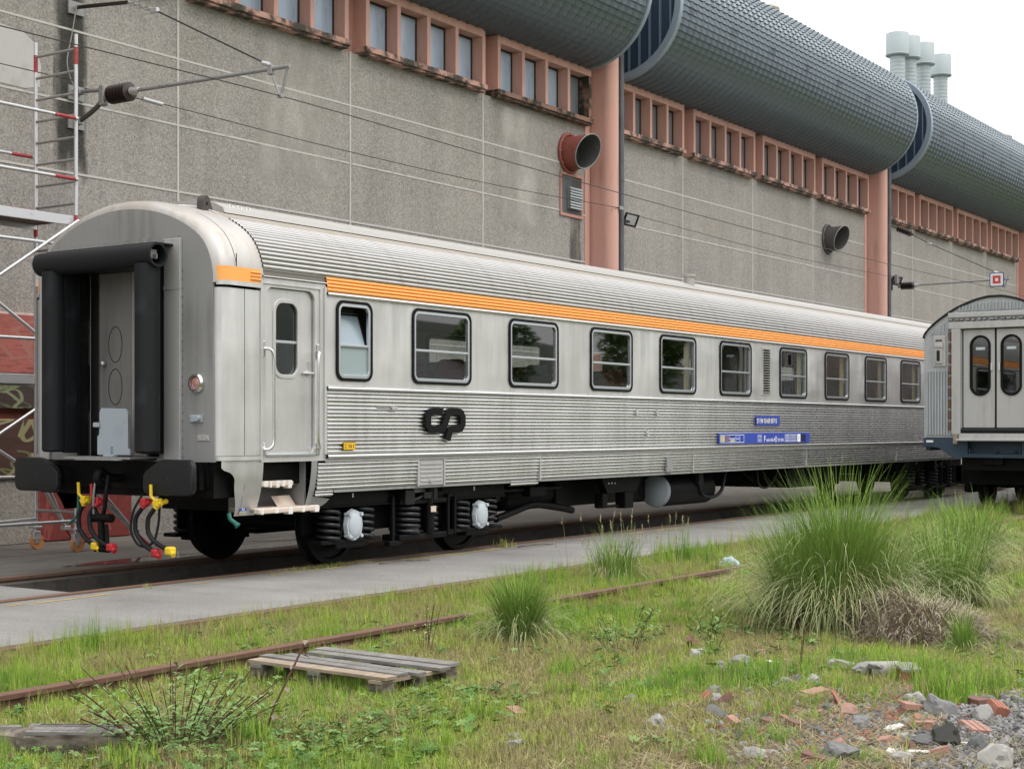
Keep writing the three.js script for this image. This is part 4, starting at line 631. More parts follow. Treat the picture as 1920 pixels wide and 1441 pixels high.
  hose(0.70, 0.79, [[-0.34, 0.74, 0.68], [-0.35, 0.64, 0.6], [-0.35, 0.5, 0.6], [-0.34, 0.38, 0.7], [-0.33, 0.3, 0.86]], M.red, M.red, false);
  hose(0.88, 0.79, [[-0.34, 0.74, 0.86], [-0.35, 0.64, 0.78], [-0.35, 0.5, 0.78], [-0.34, 0.4, 0.88], [-0.33, 0.33, 1.06]], M.yellow, M.yellow, true);
  mesh('heating_cable', tube([[-0.1, 0.86, 0.42], [-0.2, 0.7, 0.40], [-0.22, 0.5, 0.38], [-0.2, 0.36, 0.46], [-0.18, 0.34, 0.58], [-0.15, 0.42, 0.66], [-0.1, 0.6, 0.66], [-0.05, 0.85, 0.62]], 0.013, 50, 6), M.rubber, car);
  mesh('drain_hose', [tube([[0.25, 0.68, 1.3], [0.25, 0.62, 1.32], [0.28, 0.58, 1.36]], 0.022, 12, 8), rod([0.275, 0.585, 1.355], [0.29, 0.55, 1.39], 0.02, 10, 0.034), tube([[-0.05, 0.86, -0.62], [-0.06, 0.62, -0.63], [-0.1, 0.52, -0.72]], 0.016, 16, 6)], M.green, car);
  // --- front skirt, step well and steps
  {
    const bend = (y) => HW - 0.005 - 0.13 * Math.pow(clamp((1.2 - y) / 0.56), 2);    // lower body turns inwards
    const sheet = (x0f, x1f, y0, y1, n = 10) => { const P = []; for (let k = 0; k < n; k++) { const a = y0 + (y1 - y0) * k / n, b = y0 + (y1 - y0) * (k + 1) / n; P.push(x0f(a), a, bend(a), x1f(a), a, bend(a), x1f(b), b, bend(b), x0f(a), a, bend(a), x1f(b), b, bend(b), x0f(b), b, bend(b)); } const g = new THREE.BufferGeometry(); g.setAttribute('position', new THREE.Float32BufferAttribute(P, 3)); g.computeVertexNormals(); return toCreasedNormals(g, 0.8); };
    const fx = (y) => { const t = clamp((1.12 - y) / 0.12); return y > 1.12 ? 0.02 : 0.02 + 0.20 * Math.sqrt(1 - (1 - t) ** 2) + 0.10 * sm(1.0, 0.64, y); };
    const fs = mesh('front_skirt', sheet(fx, () => 0.62, 0.645, 1.212, 24), M.steel, car);
    mesh('front_skirt', sheet(fx, () => 0.62, 0.645, 1.212, 24).scale(1, 1, -1), M.steel, car);
    mesh('skirt_seam', along([[bend(0.66) + 0.002, 0.66], [bend(0.8) + 0.002, 0.8], [bend(0.95) + 0.002, 0.95], [bend(1.2) + 0.002, 1.2]], 0.37, 0.374), M.gasket, fs);
    mesh('step_side', [...[[0.62, 0.645], [1.36, 1.385]].map(([a, b]) => bx(a, b, 0.66, 1.24, 0.95, HW - 0.11)), bx(0.62, 1.385, 0.66, 1.24, 0.93, 0.95)], M.endGrey, car);
    const rs = (y) => 1.36 + 0.0 * y; mesh('rear_skirt', [sheet(rs, (y) => y > 0.8 ? 1.455 : 1.44 + 0.3 * Math.sqrt(clamp(1 - ((0.8 - y) / 0.14) ** 2)), 0.665, 1.23, 16)], M.endGrey, car);
    const paperStep = (y, x0, x1, z0, z1) => { const s = grp('step', car); s.userData.label = 'entrance step wrapped in paper and tape'; mesh('tread', [rb(x0, x1, y - 0.025, y, z0, z1, 0.006)], M.galvDull, s); mesh('wrapping', [rb(x0 - 0.008, x1 + 0.006, y - 0.04, y + 0.012, z1 - 0.07, z1 + 0.012, 0.012), rb(x0, x1 - 0.05, y + 0.001, y + 0.014, z0 + 0.02, z1, 0.005)], M.paper, s); mesh('tape', Array.from({ length: 5 }, (_, k) => { const a = x0 + 0.02 + (x1 - x0 - 0.1) * k / 4; return rb(a, a + rr(0.03, 0.07), y - 0.06 + rr(-0.01, 0.02), y + 0.018, z1 - 0.06, z1 + 0.017, 0.006).rotateZ(0); }), M.tape, s); };
    paperStep(0.975, 0.66, 1.13, 1.0, 1.36); paperStep(0.70, 0.54, 1.46, 1.0, 1.44);
    mesh('paper_sheet', [bx(-0.17, 0.16, -0.002, 0.002, -0.07, 0.07).rotateX(0.9).rotateY(0.12).translate(1.17, 0.765, 1.2)], M.paper, car);
    mesh('step_light', rb(1.345, 1.36, 1.0, 1.09, 1.2, 1.23, 0.005), M.alu, car);
    const aq = rb(0.375, 0.475, 0.655, 0.75, bend(0.7) - 0.006, bend(0.7) + 0.01, 0.002, 1), p = aq.attributes.position, u = aq.attributes.uv; for (let i = 0; i < p.count; i++) u.setXY(i, (p.getX(i) - 0.375) / 0.1, (p.getY(i) - 0.655) / 0.095);
    mesh('water_plate', aq, std(0xffffff, 0.5, 0, { map: canvas(96, 90, (c, w, h) => { c.fillStyle = '#2a4d94'; c.fillRect(0, 0, w, 54); c.fillStyle = '#b9b48a'; c.fillRect(0, 54, w, 36); c.fillStyle = '#e8e8e0'; c.font = 'bold 50px sans-serif'; c.textAlign = 'center'; c.fillText('O', 48, 46); c.fillStyle = '#2c3b66'; c.font = 'bold 34px sans-serif'; c.fillText('AGUA', 48, 84); }) }), car, true).rotation.x = 0;
  }
  // --- bogies
  const bogie = (cx, detailed) => {
    const b = grp('bogie', car); b.position.x = cx;
    for (const ax of [-1.235, 1.235]) {
      const r = 0.445;
      for (const s of [1, -1]) { const w = grp('wheel', b); mesh('tyre', crown(lathe([[0.30, -0.055], [r - 0.06, -0.05], [r - 0.05, -0.065], [r + 0.028, -0.065], [r + 0.03, -0.045], [r + 0.004, -0.035], [r - 0.002, 0.065], [r - 0.06, 0.068], [r - 0.075, 0.03], [0.2, 0.012], [0.13, 0.05], [0.08, 0.06], [0, 0.06]], 48).rotateX(Math.PI / 2 * s).translate(ax, r, s * 0.87), 0.4), M.black, w); }
      mesh('axle', rod([ax, r, -1.1], [ax, r, 1.1], 0.08, 16), M.black, b);
    }
    for (const s of detailed ? [1, -1] : [1]) {
      const z = s * 1.12, Z = (a, c) => s > 0 ? [z + a, z + c] : [z - c, z - a];
      const [fa, fb] = Z(-0.08, 0.08);
      mesh('side_frame', [rb(-1.86, -0.42, 0.67, 0.86, fa, fb, 0.012), rb(0.42, 1.86, 0.67, 0.86, fa, fb, 0.012), rb(-0.60, 0.60, 0.76, 0.88, fa, fb, 0.012), bx(-1.86, -0.42, 0.66, 0.675, fa - 0.02, fb + 0.02), bx(0.42, 1.86, 0.66, 0.675, fa - 0.02, fb + 0.02), bx(-1.86, 1.86, 0.862, 0.88, fa - 0.02, fb + 0.02)], M.black, b);
      if (s > 0) mesh('frame_mark', [rb(-1.19, -1.165, 0.76, 0.81, fb, fb + 0.004, 0.001, 1), rb(1.165, 1.19, 0.76, 0.81, fb, fb + 0.004, 0.001, 1)], M.white, b);
      for (const ax of [-1.235, 1.235]) {
        const helix = (x, y0, y1, r, n, t) => tube(Array.from({ length: n * 10 + 1 }, (_, k) => [x + Math.cos(k / 10 * 6.2832) * r, y0 + (y1 - y0) * k / (n * 10), z + 0.02 + Math.sin(k / 10 * 6.2832) * r]), t, n * 16, 6);
        for (const dx of [-0.3, 0.3]) { mesh('spring', helix(ax + dx, 0.30, 0.67, 0.118, 5, 0.026), M.blackGreasy, b); mesh('spring_core', rod([ax + dx, 0.28, z], [ax + dx, 0.7, z], 0.06, 12), M.black, b); }
        mesh('spring_seat', [rb(ax - 0.52, ax + 0.52, 0.255, 0.30, ...Z(-0.1, 0.12), 0.01), rb(ax - 0.26, ax + 0.26, 0.20, 0.30, ...Z(-0.06, 0.11), 0.02), rb(ax - 0.2, ax - 0.14, 0.3, 0.6, ...Z(-0.05, 0.09), 0.015), rb(ax + 0.14, ax + 0.2, 0.3, 0.6, ...Z(-0.05, 0.09), 0.015), rod([ax - 0.2, 0.3, z + s * 0.11], [ax - 0.12, 0.56, z + s * 0.1], 0.012, 6), rod([ax + 0.22, 0.3, z + s * 0.11], [ax + 0.13, 0.56, z + s * 0.1], 0.012, 6)], M.black, b);
        if (s > 0 && detailed) { const a = grp('axle_box', b); mesh('axle_cover', crown(new THREE.CylinderGeometry(0.155, 0.165, 0.05, 12).rotateX(Math.PI / 2).scale(0.88, 1.1, 1).translate(ax, 0.455, z + 0.135), 0.3), M.boxPaint, a); mesh('cover_boss', [new THREE.SphereGeometry(0.13, 16, 8).scale(0.88, 1.1, 0.3).translate(ax, 0.455, z + 0.16), ...[[-0.1, 0.12], [0.1, 0.12], [-0.1, -0.12], [0.1, -0.12]].map(([p, q]) => rod([ax + p, 0.455 + q, z + 0.1], [ax + p, 0.455 + q, z + 0.185], 0.022, 8)), rb(ax - 0.07, ax + 0.07, 0.30, 0.36, z + 0.1, z + 0.17, 0.02)], M.boxPaint, a); }
      }
      mesh('inner_frame', bx(-1.78, 1.78, 0.36, 0.70, ...(s > 0 ? [z - 0.16, z - 0.13] : [z + 0.13, z + 0.16])), M.black, b);
      const helix2 = (x, r) => tube(Array.from({ length: 51 }, (_, k) => [x + Math.cos(k / 10 * 6.2832) * r, 0.30 + 0.34 * k / 50, z + Math.sin(k / 10 * 6.2832) * r]), 0.03, 80, 6);
      mesh('bolster_spring', [helix2(-0.13, 0.17), helix2(0.33, 0.1)], M.blackGreasy, b);
      mesh('bolster', [rb(-0.42, 0.5, 0.22, 0.29, ...Z(-0.12, 0.16), 0.015), rb(-0.40, 0.5, 0.64, 0.70, ...Z(-0.14, 0.16), 0.015), bx(-0.3, 0.3, 0.45, 0.8, ...Z(-0.9, -0.3))], M.black, b);
      mesh('swing_link', [rb(-0.52, -0.47, 0.2, 0.75, ...Z(0.08, 0.13), 0.01), rb(0.56, 0.6, 0.24, 0.74, ...Z(0.08, 0.13), 0.01), rb(0.70, 0.74, 0.24, 0.74, ...Z(0.08, 0.13), 0.01), bx(0.6, 0.7, 0.70, 0.74, ...Z(0.08, 0.12)), bx(0.6, 0.7, 0.24, 0.30, ...Z(0.08, 0.12)), rb(-0.6, -0.36, 0.17, 0.23, ...Z(0.06, 0.15), 0.01)], M.black, b);
      mesh('damper', [rod([0.16, 0.28, z + s * 0.15], [0.16, 0.62, z + s * 0.15], 0.06, 16), rod([0.16, 0.6, z + s * 0.15], [0.16, 0.86, z + s * 0.15], 0.042, 14)], M.black, b);
      mesh('damper_bracket', [rb(-0.36, -0.18, 0.64, 0.82, ...Z(0.06, 0.2), 0.015), rod([-0.2, 0.68, z + s * 0.16], [0.1, 0.76, z + s * 0.16], 0.022, 8), rb(0.22, 0.3, 0.68, 0.9, ...Z(0.02, 0.17), 0.008), rb(0.0, 0.14, 0.7, 0.78, ...Z(0.1, 0.2), 0.012)], M.blackGreasy, b);
      if (s > 0 && detailed) { mesh('paper_tag', bx(0.10, 0.20, 0.54, 0.61, z + 0.215, z + 0.22), M.paper, b); mesh('grey_patch', rb(-0.11, 0.14, 0.77, 0.86, z + 0.1, z + 0.12, 0.01), M.galvDull, b); }
    }
    for (const g of [bx(-0.35, 0.35, 0.5, 0.85, -1.0, 1.0), bx(-1.9, -1.8, 0.6, 0.85, -1.1, 1.1), bx(1.8, 1.9, 0.6, 0.85, -1.1, 1.1)]) mesh('cross_beam', g, M.black, b);
  };
  bogie(3.485, true); bogie(LEN - 3.485, false);
  // --- underfloor equipment
  mesh('underframe', [bx(1.6, LEN - 1.6, 0.98, 1.19, -1.25, 1.2), bx(5.6, 21, 0.86, 0.98, -0.5, 0.5)], M.black, car);
  mesh('brake_rigging', [rod([5.3, 0.72, 1.0], [7.0, 0.72, 1.0], 0.03, 8), rb(6.1, 6.5, 0.62, 0.76, 0.95, 1.1, 0.02), rod([6.2, 0.72, 1.05], [6.2, 0.95, 1.05], 0.025, 8)], M.black, car);
  mesh('air_tank', crown(lathe([[0, -0.75], [0.12, -0.74], [0.22, -0.66], [0.22, 0.66], [0.12, 0.74], [0, 0.75]], 24), 0.5).rotateZ(Math.PI / 2).translate(6.8, 0.62, 0.5), M.black, car);
  mesh('equipment_box', [rb(7.3, 9.9, 0.42, 0.98, -0.6, 0.75, 0.03), rb(10.1, 11.5, 0.36, 0.98, -1.0, 0.4, 0.03)], M.black, car);
  mesh('equipment_box', [rb(14.8, 17.2, 0.45, 0.98, -0.9, 1.0, 0.03)], M.black, car);
  mesh('hanging_box', [inXY(shp([[7.9, 0.86], [9.15, 0.86], [8.95, 0.60], [8.1, 0.60]]), 1.0, 0.12), rb(8.55, 8.8, 0.36, 0.6, 0.98, 1.16, 0.02), rb(8.0, 8.15, 0.38, 0.6, 0.95, 1.1, 0.02), rod([7.95, 0.40, 1.05], [8.9, 0.40, 1.05], 0.02, 8)], M.black, car);
  mesh('bolt', Array.from({ length: 3 }, (_, k) => new THREE.SphereGeometry(0.014, 6, 4).translate(8.12 + k * 0.09, 0.74, 1.125)), M.white, car);
  mesh('brake_shoe_bar', [tube([[5.5, 0.35, 0.95], [5.9, 0.42, 0.95], [6.4, 0.5, 0.95], [7.0, 0.44, 0.95], [7.4, 0.38, 0.95]], 0.05, 20, 8)], M.black, car);
  mesh('tank_end', crown(lathe([[0, -0.06], [0.14, -0.045], [0.24, 0.0], [0.26, 0.05]], 28), 0.6).rotateZ(-Math.PI / 2).translate(9.98, 0.56, 0.86), M.plate, car);
  mesh('round_tank', rod([10.0, 0.56, 0.86], [11.6, 0.56, 0.86], 0.25, 28), M.black, car);
  mesh('hanging_hose', [tube([[11.0, 0.85, 1.12], [11.0, 0.6, 1.12], [11.15, 0.45, 1.12], [11.5, 0.42, 1.12], [11.8, 0.52, 1.12], [11.95, 0.85, 1.12]], 0.03, 40, 8), tube([[13.2, 0.85, 1.1], [13.3, 0.55, 1.1], [13.6, 0.5, 1.1], [13.9, 0.62, 1.1], [14.1, 0.85, 1.1]], 0.018, 30, 6), rb(10.92, 11.08, 0.62, 0.86, 1.06, 1.16, 0.02)], M.rubber, car);
}

// ---------------------------------------------------------------- the second carriage, standing on the overgrown track
{
  const X = 17.3, c = thing('end_carriage', 'grey carriage end with double doors and blue underframe at right edge', 'railway carriage', null, X, 0, 3.97);
  const hw = 1.34, prof = [[hw, 1.36], [hw, 3.22], [1.3, 3.32], [1.15, 3.48], [0.95, 3.63], [0.7, 3.78], [0.4, 3.9], [0.15, 3.96], [0, 3.965]], full = [...prof, ...[...prof].reverse().slice(1).map(([z, y]) => [-z, y])];
  mesh('body_shell', along(full, 0.06, 24, 0.5), M.steel, c);
  const es = shp(full); es.holes.push(new THREE.Path([[-0.62, 1.54], [0.62, 1.54], [0.62, 3.39], [-0.62, 3.39]].map((p) => new THREE.Vector2(...p))));
  mesh('end_wall', inZY(es, 0.05, 0.04), M.hull, c);
  const rim = full.map(([z, y]) => [0.03, y + 0.012, z * 1.008]); mesh('roof_rim', tube(rim.slice(1, -1), 0.022, 90, 6), M.dark, c);
  for (let k = 0; k < 11; k++) { const z = -1.28 + k * 0.055, yt = Math.min(2.62, 3.2); mesh('flute', rb(0.02, 0.06, 1.4, yt, z - 0.018, z + 0.018, 0.01), M.hull, c); mesh('flute', rb(0.02, 0.06, 1.4, yt, -z - 0.018, -z + 0.018, 0.01), M.hull, c); }
  for (let k = 0; k < 6; k++) { const z = -1.18 + k * 0.075; mesh('flute', rb(0.02, 0.06, 3.3, 3.36 + k * 0.055, z - 0.014, z + 0.014, 0.008), M.hull, c); }
  for (let k = 0; k < 22; k++) { const z = -0.66 + k * 0.063; mesh('flute', rb(0.02, 0.06, 3.72, 3.74 + 0.13 * Math.sqrt(1 - (z / 0.75) ** 2), z - 0.014, z + 0.014, 0.008), M.hull, c); }
  mesh('door_surround', [rb(-0.02, 0.05, 3.39, 3.52, -0.86, 0.86, 0.01), rb(-0.02, 0.05, 1.42, 3.39, -0.8, -0.63, 0.01), rb(-0.02, 0.05, 1.42, 3.39, 0.63, 0.8, 0.01), rb(-0.035, 0.0, 3.60, 3.69, -0.86, 0.86, 0.01)], M.endLight, c);
  mesh('sealant', [...Array.from({ length: 16 }, (_, k) => rb(-0.03, 0.05, 3.53 + rr(0, 0.02), 3.57 + rr(0, 0.02), -0.85 + k * 0.107, -0.85 + k * 0.107 + rr(0.05, 0.1), 0.012))], M.endGrey, c);
  mesh('rust_strip', [...Array.from({ length: 9 }, (_, k) => rb(-0.012, 0.05, 1.5 + k * 0.21, 1.66 + k * 0.21, -0.86, -0.815, 0.006))], M.rust, c);
  for (const s of [-1, 1]) {
    const d = grp('door', c), q = rrect(s < 0 ? -0.60 : 0.02, s < 0 ? -0.02 : 0.60, 1.55, 3.37, 0.01), zc = s * 0.285; q.holes.push(rrect(zc - 0.17, zc + 0.17, 2.16, 3.24, 0.17, THREE.Path));
    mesh('door_leaf', inZY(q, 0.08, 0.03), M.endLight, d);
    const g = rrect(zc - 0.19, zc + 0.19, 2.14, 3.26, 0.19); g.holes.push(rrect(zc - 0.155, zc + 0.155, 2.175, 3.225, 0.155, THREE.Path)); mesh('window_gasket', inZY(g, 0.06, 0.03, 0.004), M.gasket, d);
    mesh('window_pane', inZY(rrect(zc - 0.17, zc + 0.17, 2.16, 3.24, 0.17), 0.085, 0.004), M.glassDark, d);
    mesh('sticker', bx(0.07, 0.078, 2.99, 3.04, zc - 0.08, zc + 0.09), M.boxPaint, d);
    mesh('door_handle', rb(0.04, 0.08, 2.6, 2.74, s * 0.07 - 0.018, s * 0.07 + 0.018, 0.008), M.steel, d);
  }
  mesh('door_gap_shade', bx(0.085, 0.1, 1.55, 3.39, -0.019, 0.019), M.dark, c);  // dark strip painted as the shade between the two door leaves
  mesh('marker_light_box', [rb(0.02, 0.07, 2.7, 3.28, -1.16, -0.92, 0.01), rb(-0.01, 0.03, 2.75, 3.2, -1.12, -0.97, 0.015), rb(-0.03, 0.02, 3.05, 3.12, -1.12, -0.96, 0.01)], M.endLight, c);
  mesh('marker_lamp', [rb(-0.03, 0.0, 2.8, 3.0, -1.08, -1.02, 0.02), bx(-0.014, 0, 3.17, 3.2, -1.1, -0.98)], M.dark, c);
  mesh('step_plate', [rb(-0.2, 0.05, 1.30, 1.34, -0.66, 0.66, 0.01), bx(-0.02, 0.05, 1.34, 1.44, -0.66, 0.66)], M.endLight, c);
  mesh('rubber_sill', rod([0.04, 1.49, -0.63], [0.04, 1.49, 0.63], 0.05, 14), M.rubber, c);
  mesh('inner_wall', [bx(1.9, 1.95, 1.4, 3.5, -1.25, 1.25), bx(0.1, 22, 1.28, 1.34, -1.25, 1.25)], M.inner, c);
  mesh('notice', bx(1.86, 1.88, 2.55, 2.95, -0.5, -0.36), M.white, c);
  const bl = shp([[-hw, 1.35], [-hw, 1.2], [-1.05, 1.17], [-0.78, 0.99], [0.78, 0.99], [1.05, 1.17], [hw, 1.2], [hw, 1.35]]); bl.holes.push(new THREE.Path([[-0.5, 1.06], [0.5, 1.06], [0.5, 1.28], [-0.5, 1.28]].map((p) => new THREE.Vector2(...p))));
  mesh('blue_headstock', [inZY(bl, 0.0, 0.12), bx(0.2, 0.24, 1.02, 1.3, -0.52, 0.52), bx(0.12, 0.2, 1.02, 1.06, -0.5, 0.5)], M.hullBlue, c);
  mesh('coupler_plate', [bx(0.14, 0.2, 1.07, 1.27, -0.05, 0.45), ...[[0.02, 1.1], [0.36, 1.1]].map(([z, y]) => new THREE.SphereGeometry(0.03, 8, 6).translate(0.13, y, z))], M.hullBlue, c);
  mesh('blue_sole_bar', [bx(0.12, 24, 1.12, 1.36, hw - 0.1, hw - 0.01), bx(0.12, 24, 1.12, 1.36, -hw + 0.01, -hw + 0.1)], M.hullBlue, c);
  mesh('number_tag', bx(-0.012, 0, 1.27, 1.31, -1.28, -1.15), M.white, c);
  mesh('wood_block', [rb(-0.05, 0.02, 1.24, 1.42, -0.76, -0.68, 0.006), rb(-0.05, 0.02, 1.24, 1.42, 0.68, 0.76, 0.006)], M.woodPale, c);
  for (const ax of [2.2, 4.7]) for (const s of [1, -1]) mesh('wheel', crown(lathe([[0.30, -0.055], [0.385, -0.05], [0.4, -0.065], [0.475, -0.065], [0.45, -0.035], [0.44, 0.065], [0.38, 0.068], [0.2, 0.012], [0, 0.06]], 40).rotateX(Math.PI / 2 * s).translate(ax, 0.445, s * 0.87 + 0.08), 0.4), M.black, c);
  mesh('bogie_frame', [bx(1.2, 5.6, 0.5, 0.82, -1.16, -1.0), bx(1.2, 5.6, 0.5, 0.82, 1.0, 1.16), bx(3.0, 3.9, 0.45, 0.9, -1.1, 1.1), bx(1.2, 1.35, 0.45, 0.8, -1.1, 1.1), ...[2.2, 4.7].map((a) => rb(a - 0.2, a + 0.2, 0.26, 0.7, -1.2, -1.0, 0.03)), ...[2.2, 4.7].map((a) => rod([a, 0.445, -1.1], [a, 0.445, 1.1], 0.08, 12))], M.black, c);
  mesh('under_gear', [bx(0.3, 1.2, 0.75, 1.0, -0.7, 0.7), bx(5.7, 20, 0.45, 1.15, -1.0, 1.0), rb(0.2, 0.5, 0.85, 0.99, -0.3, 0.1, 0.02), bx(0.1, 0.2, 0.7, 1.0, 1.0, 1.06)], M.black, c);
}

// ---------------------------------------------------------------- timber stacked across the rails behind it
{
  const t = thing('timber_stack', 'stack of pale sawn boards on the track between the carriages', 'timber', null, 27.6, 0, 0);
  for (let k = 0; k < 5; k++) for (let i = 0; i < 3; i++) mesh('board', rb(-0.55 + i * 0.36, -0.22 + i * 0.36, 0.005 + k * 0.083, 0.075 + k * 0.083, -1.2 + rr(0, 0.1), 1.1 + rr(0, 0.12), 0.004), M.woodPale, t);
}

// ---------------------------------------------------------------- overhead line
function cantilever(x, s, label, near) {
  const c = thing('catenary_cantilever', label, 'cantilever', 'overhead line cantilevers', x, 0, 0);
  const zb = -4.66, y = near ? 6.11 : 5.9;
  for (const l of [[bx(-0.14, 0.14, 6.12, 6.32, zb - 0.035, zb), bx(-0.06, 0.06, 6.2, 6.26, zb, zb + 0.12), rod([0, 6.24, zb], [0, 6.2, -4.12], 0.028, 8)], [bx(-0.14, 0.14, 5.72, 5.9, zb - 0.035, zb), bx(-0.05, 0.05, 5.78, 5.84, zb, zb + 0.1)], [bx(-0.14, 0.14, 7.32, 7.5, zb - 0.035, zb)]]) mesh('wall_bracket', l, M.galvDull, c);
  mesh('strut', tube([[0, 5.82, zb + 0.05], [0, 5.9, -4.4], [0, 6.0, -4.2], [0, 6.12, -4.08]], 0.034, 20, 8), M.cowlGrey, c);
  mesh('swivel', [rb(-0.05, 0.05, 5.98, 6.26, -4.16, -4.06, 0.02), rod([0, y - 0.02, -4.06], [0, y, -3.95], 0.05, 10)], M.galvDull, c);
  const ins = []; ins.push([0.055, 0]); for (let k = 0; k < 7; k++) ins.push([0.06, 0.02 + k * 0.06], [0.125, 0.035 + k * 0.06], [0.13, 0.045 + k * 0.06], [0.06, 0.062 + k * 0.06]); ins.push([0.05, 0.46]);
  mesh('insulator', crown(lathe(ins, 24), 0.4).rotateX(Math.PI / 2).translate(0, y, -3.98), M.insul, c);
  mesh('insulator_cap', rod([0, y, -3.54], [0, y, -3.4], 0.06, 14, 0.04), M.galv, c);
  mesh('arm', rod([0, y, -3.42], [0, near ? 6.07 : 5.94, -0.66], 0.027, 12), M.galvDull, c);
  mesh('hanger', [rod([0, 6.03, -0.97], [0, 5.73, -0.84], 0.014, 6), rod([0, 6.05, -0.7], [0, 5.73, -0.8], 0.018, 6), rb(-0.03, 0.03, 5.69, 5.74, -0.85, -0.78, 0.008), rb(-0.035, 0.035, 6.0, 6.12, -1.02, -0.94, 0.012)], M.galvDull, c);
  mesh('stay_clamp', [rod([0, 6.12, -0.98], [0, 6.17, -1.12], 0.03, 8), rb(-0.03, 0.03, 7.1, 7.17, -3.16, -3.02, 0.015)], M.galv, c);
  const a0 = [0, 6.17, -1.1], a1 = [0, 7.14, -3.08], a2 = [0, 7.44, -4.64];
  mesh('stay_wire', rod(a0, a1, 0.011, 6), M.wire, c);
  if (near) { const ch = []; for (let k = 0; k < 9; k++) { const t = k / 8; ch.push(ring(0.022, 0.008, 10).scale(1, 1, 1).rotateY(k % 2 ? 0 : Math.PI / 2).rotateX(0.3).translate(0, 7.14 + (7.33 - 7.14) * t, -3.1 - 0.52 * t)); } mesh('chain', ch, M.galvDull, c); mesh('stay_rod', [rod([0, 7.33, -3.62], [0, 7.42, -4.64], 0.028, 10)], M.insul, c); mesh('slack_wire', tube([[-0.05, 7.42, -4.6], [-0.12, 7.0, -4.62], [-0.2, 6.6, -4.62], [-0.1, 6.3, -4.6], [0.1, 6.2, -4.55]], 0.01, 30, 5), M.galvDull, c); }
  else { const q = ins.map(([r, l]) => [r * 0.75, l * 1.2]); mesh('stay_insulator', crown(lathe(q, 20), 0.4).rotateX(Math.PI / 2 + 0.42).translate(0, 7.68, -4.1), M.insul, c); mesh('stay_rod', [rod([0, 7.14, -3.08], [0, 7.46, -3.62], 0.012, 6), rod([0, 7.68, -4.1], [0, 7.86, -4.5], 0.014, 6)], M.wire, c); }
}
cantilever(3.3, 1, 'overhead line arm with a ribbed brown insulator above the carriage end', true);
cantilever(34.5, 1, 'distant overhead line arm with a black insulator beyond the second column', false);
{
  const s = thing('line_sign', 'white square sign with blue border and red square on distant overhead arm', 'sign', null, 34.42, 5.93, -1.02);
  const g = rrect(-0.21, 0.21, -0.21, 0.21, 0.06); mesh('sign_board', inZY(g, 0, 0.02, 0.004), std([0.03, 0.07, 0.22], 0.5), s);
  mesh('sign_face', inZY(rrect(-0.185, 0.185, -0.185, 0.185, 0.045), -0.012, 0.006), M.white, s);
  const q = rrect(-0.115, 0.115, -0.115, 0.115, 0.005); q.holes.push(rrect(-0.05, 0.05, -0.05, 0.05, 0.002, THREE.Path)); mesh('red_square', inZY(q, -0.018, 0.004), std([0.55, 0.05, 0.045], 0.5), s);
  mesh('sign_clip', bx(0.02, 0.1, -0.02, 0.02, -0.05, 0.05), M.galvDull, s);
}
const wire = (pts, r, label, m = M.wire) => top('overhead_wire', new THREE.TubeGeometry(new THREE.CatmullRomCurve3(pts.map((p) => V(...p))), 120, r, 5), m, label, 'wire', 'overhead wires');
wire([[-30, 5.75, -0.8], [-14, 5.6, -0.8], [-1, 5.67, -0.8], [3.3, 5.71, -0.81], [8, 5.63, -0.81], [18, 5.52, -0.81], [27, 5.53, -0.81], [34.5, 5.59, -0.81], [48, 5.45, -0.8], [66, 5.6, -0.8]], 0.0075, 'thin contact wire running the whole length above the track');
wire([[3.3, 6.27, -4.5], [4.5, 6.3, -4.48], [8, 6.24, -4.46], [13, 6.23, -4.42], [17.62, 6.28, -4.13]], 0.007, 'slack wire along the wall from the near arm to the pink column');
wire([[-12, 6.4, -4.5], [-3, 6.33, -4.5], [3.3, 6.35, -4.52]], 0.007, 'wire along the wall behind the scaffold top');
wire([[17.8, 6.2, -4.1], [26, 6.1, -4.2], [33.7, 6.15, -4.12]], 0.006, 'slack wire along the second bay wall');
top('wire_connector', [rod([4.35, 6.31, -4.48], [4.72, 6.295, -4.475], 0.035, 10)], M.galv, 'grey sleeve joining the slack wire by the wall', 'connector');
top('wire_anchor', [rb(17.5, 17.66, 6.24, 6.32, -4.17, -4.1, 0.01)], M.galvDull, 'small anchor holding the slack wire on the pink column', 'anchor');

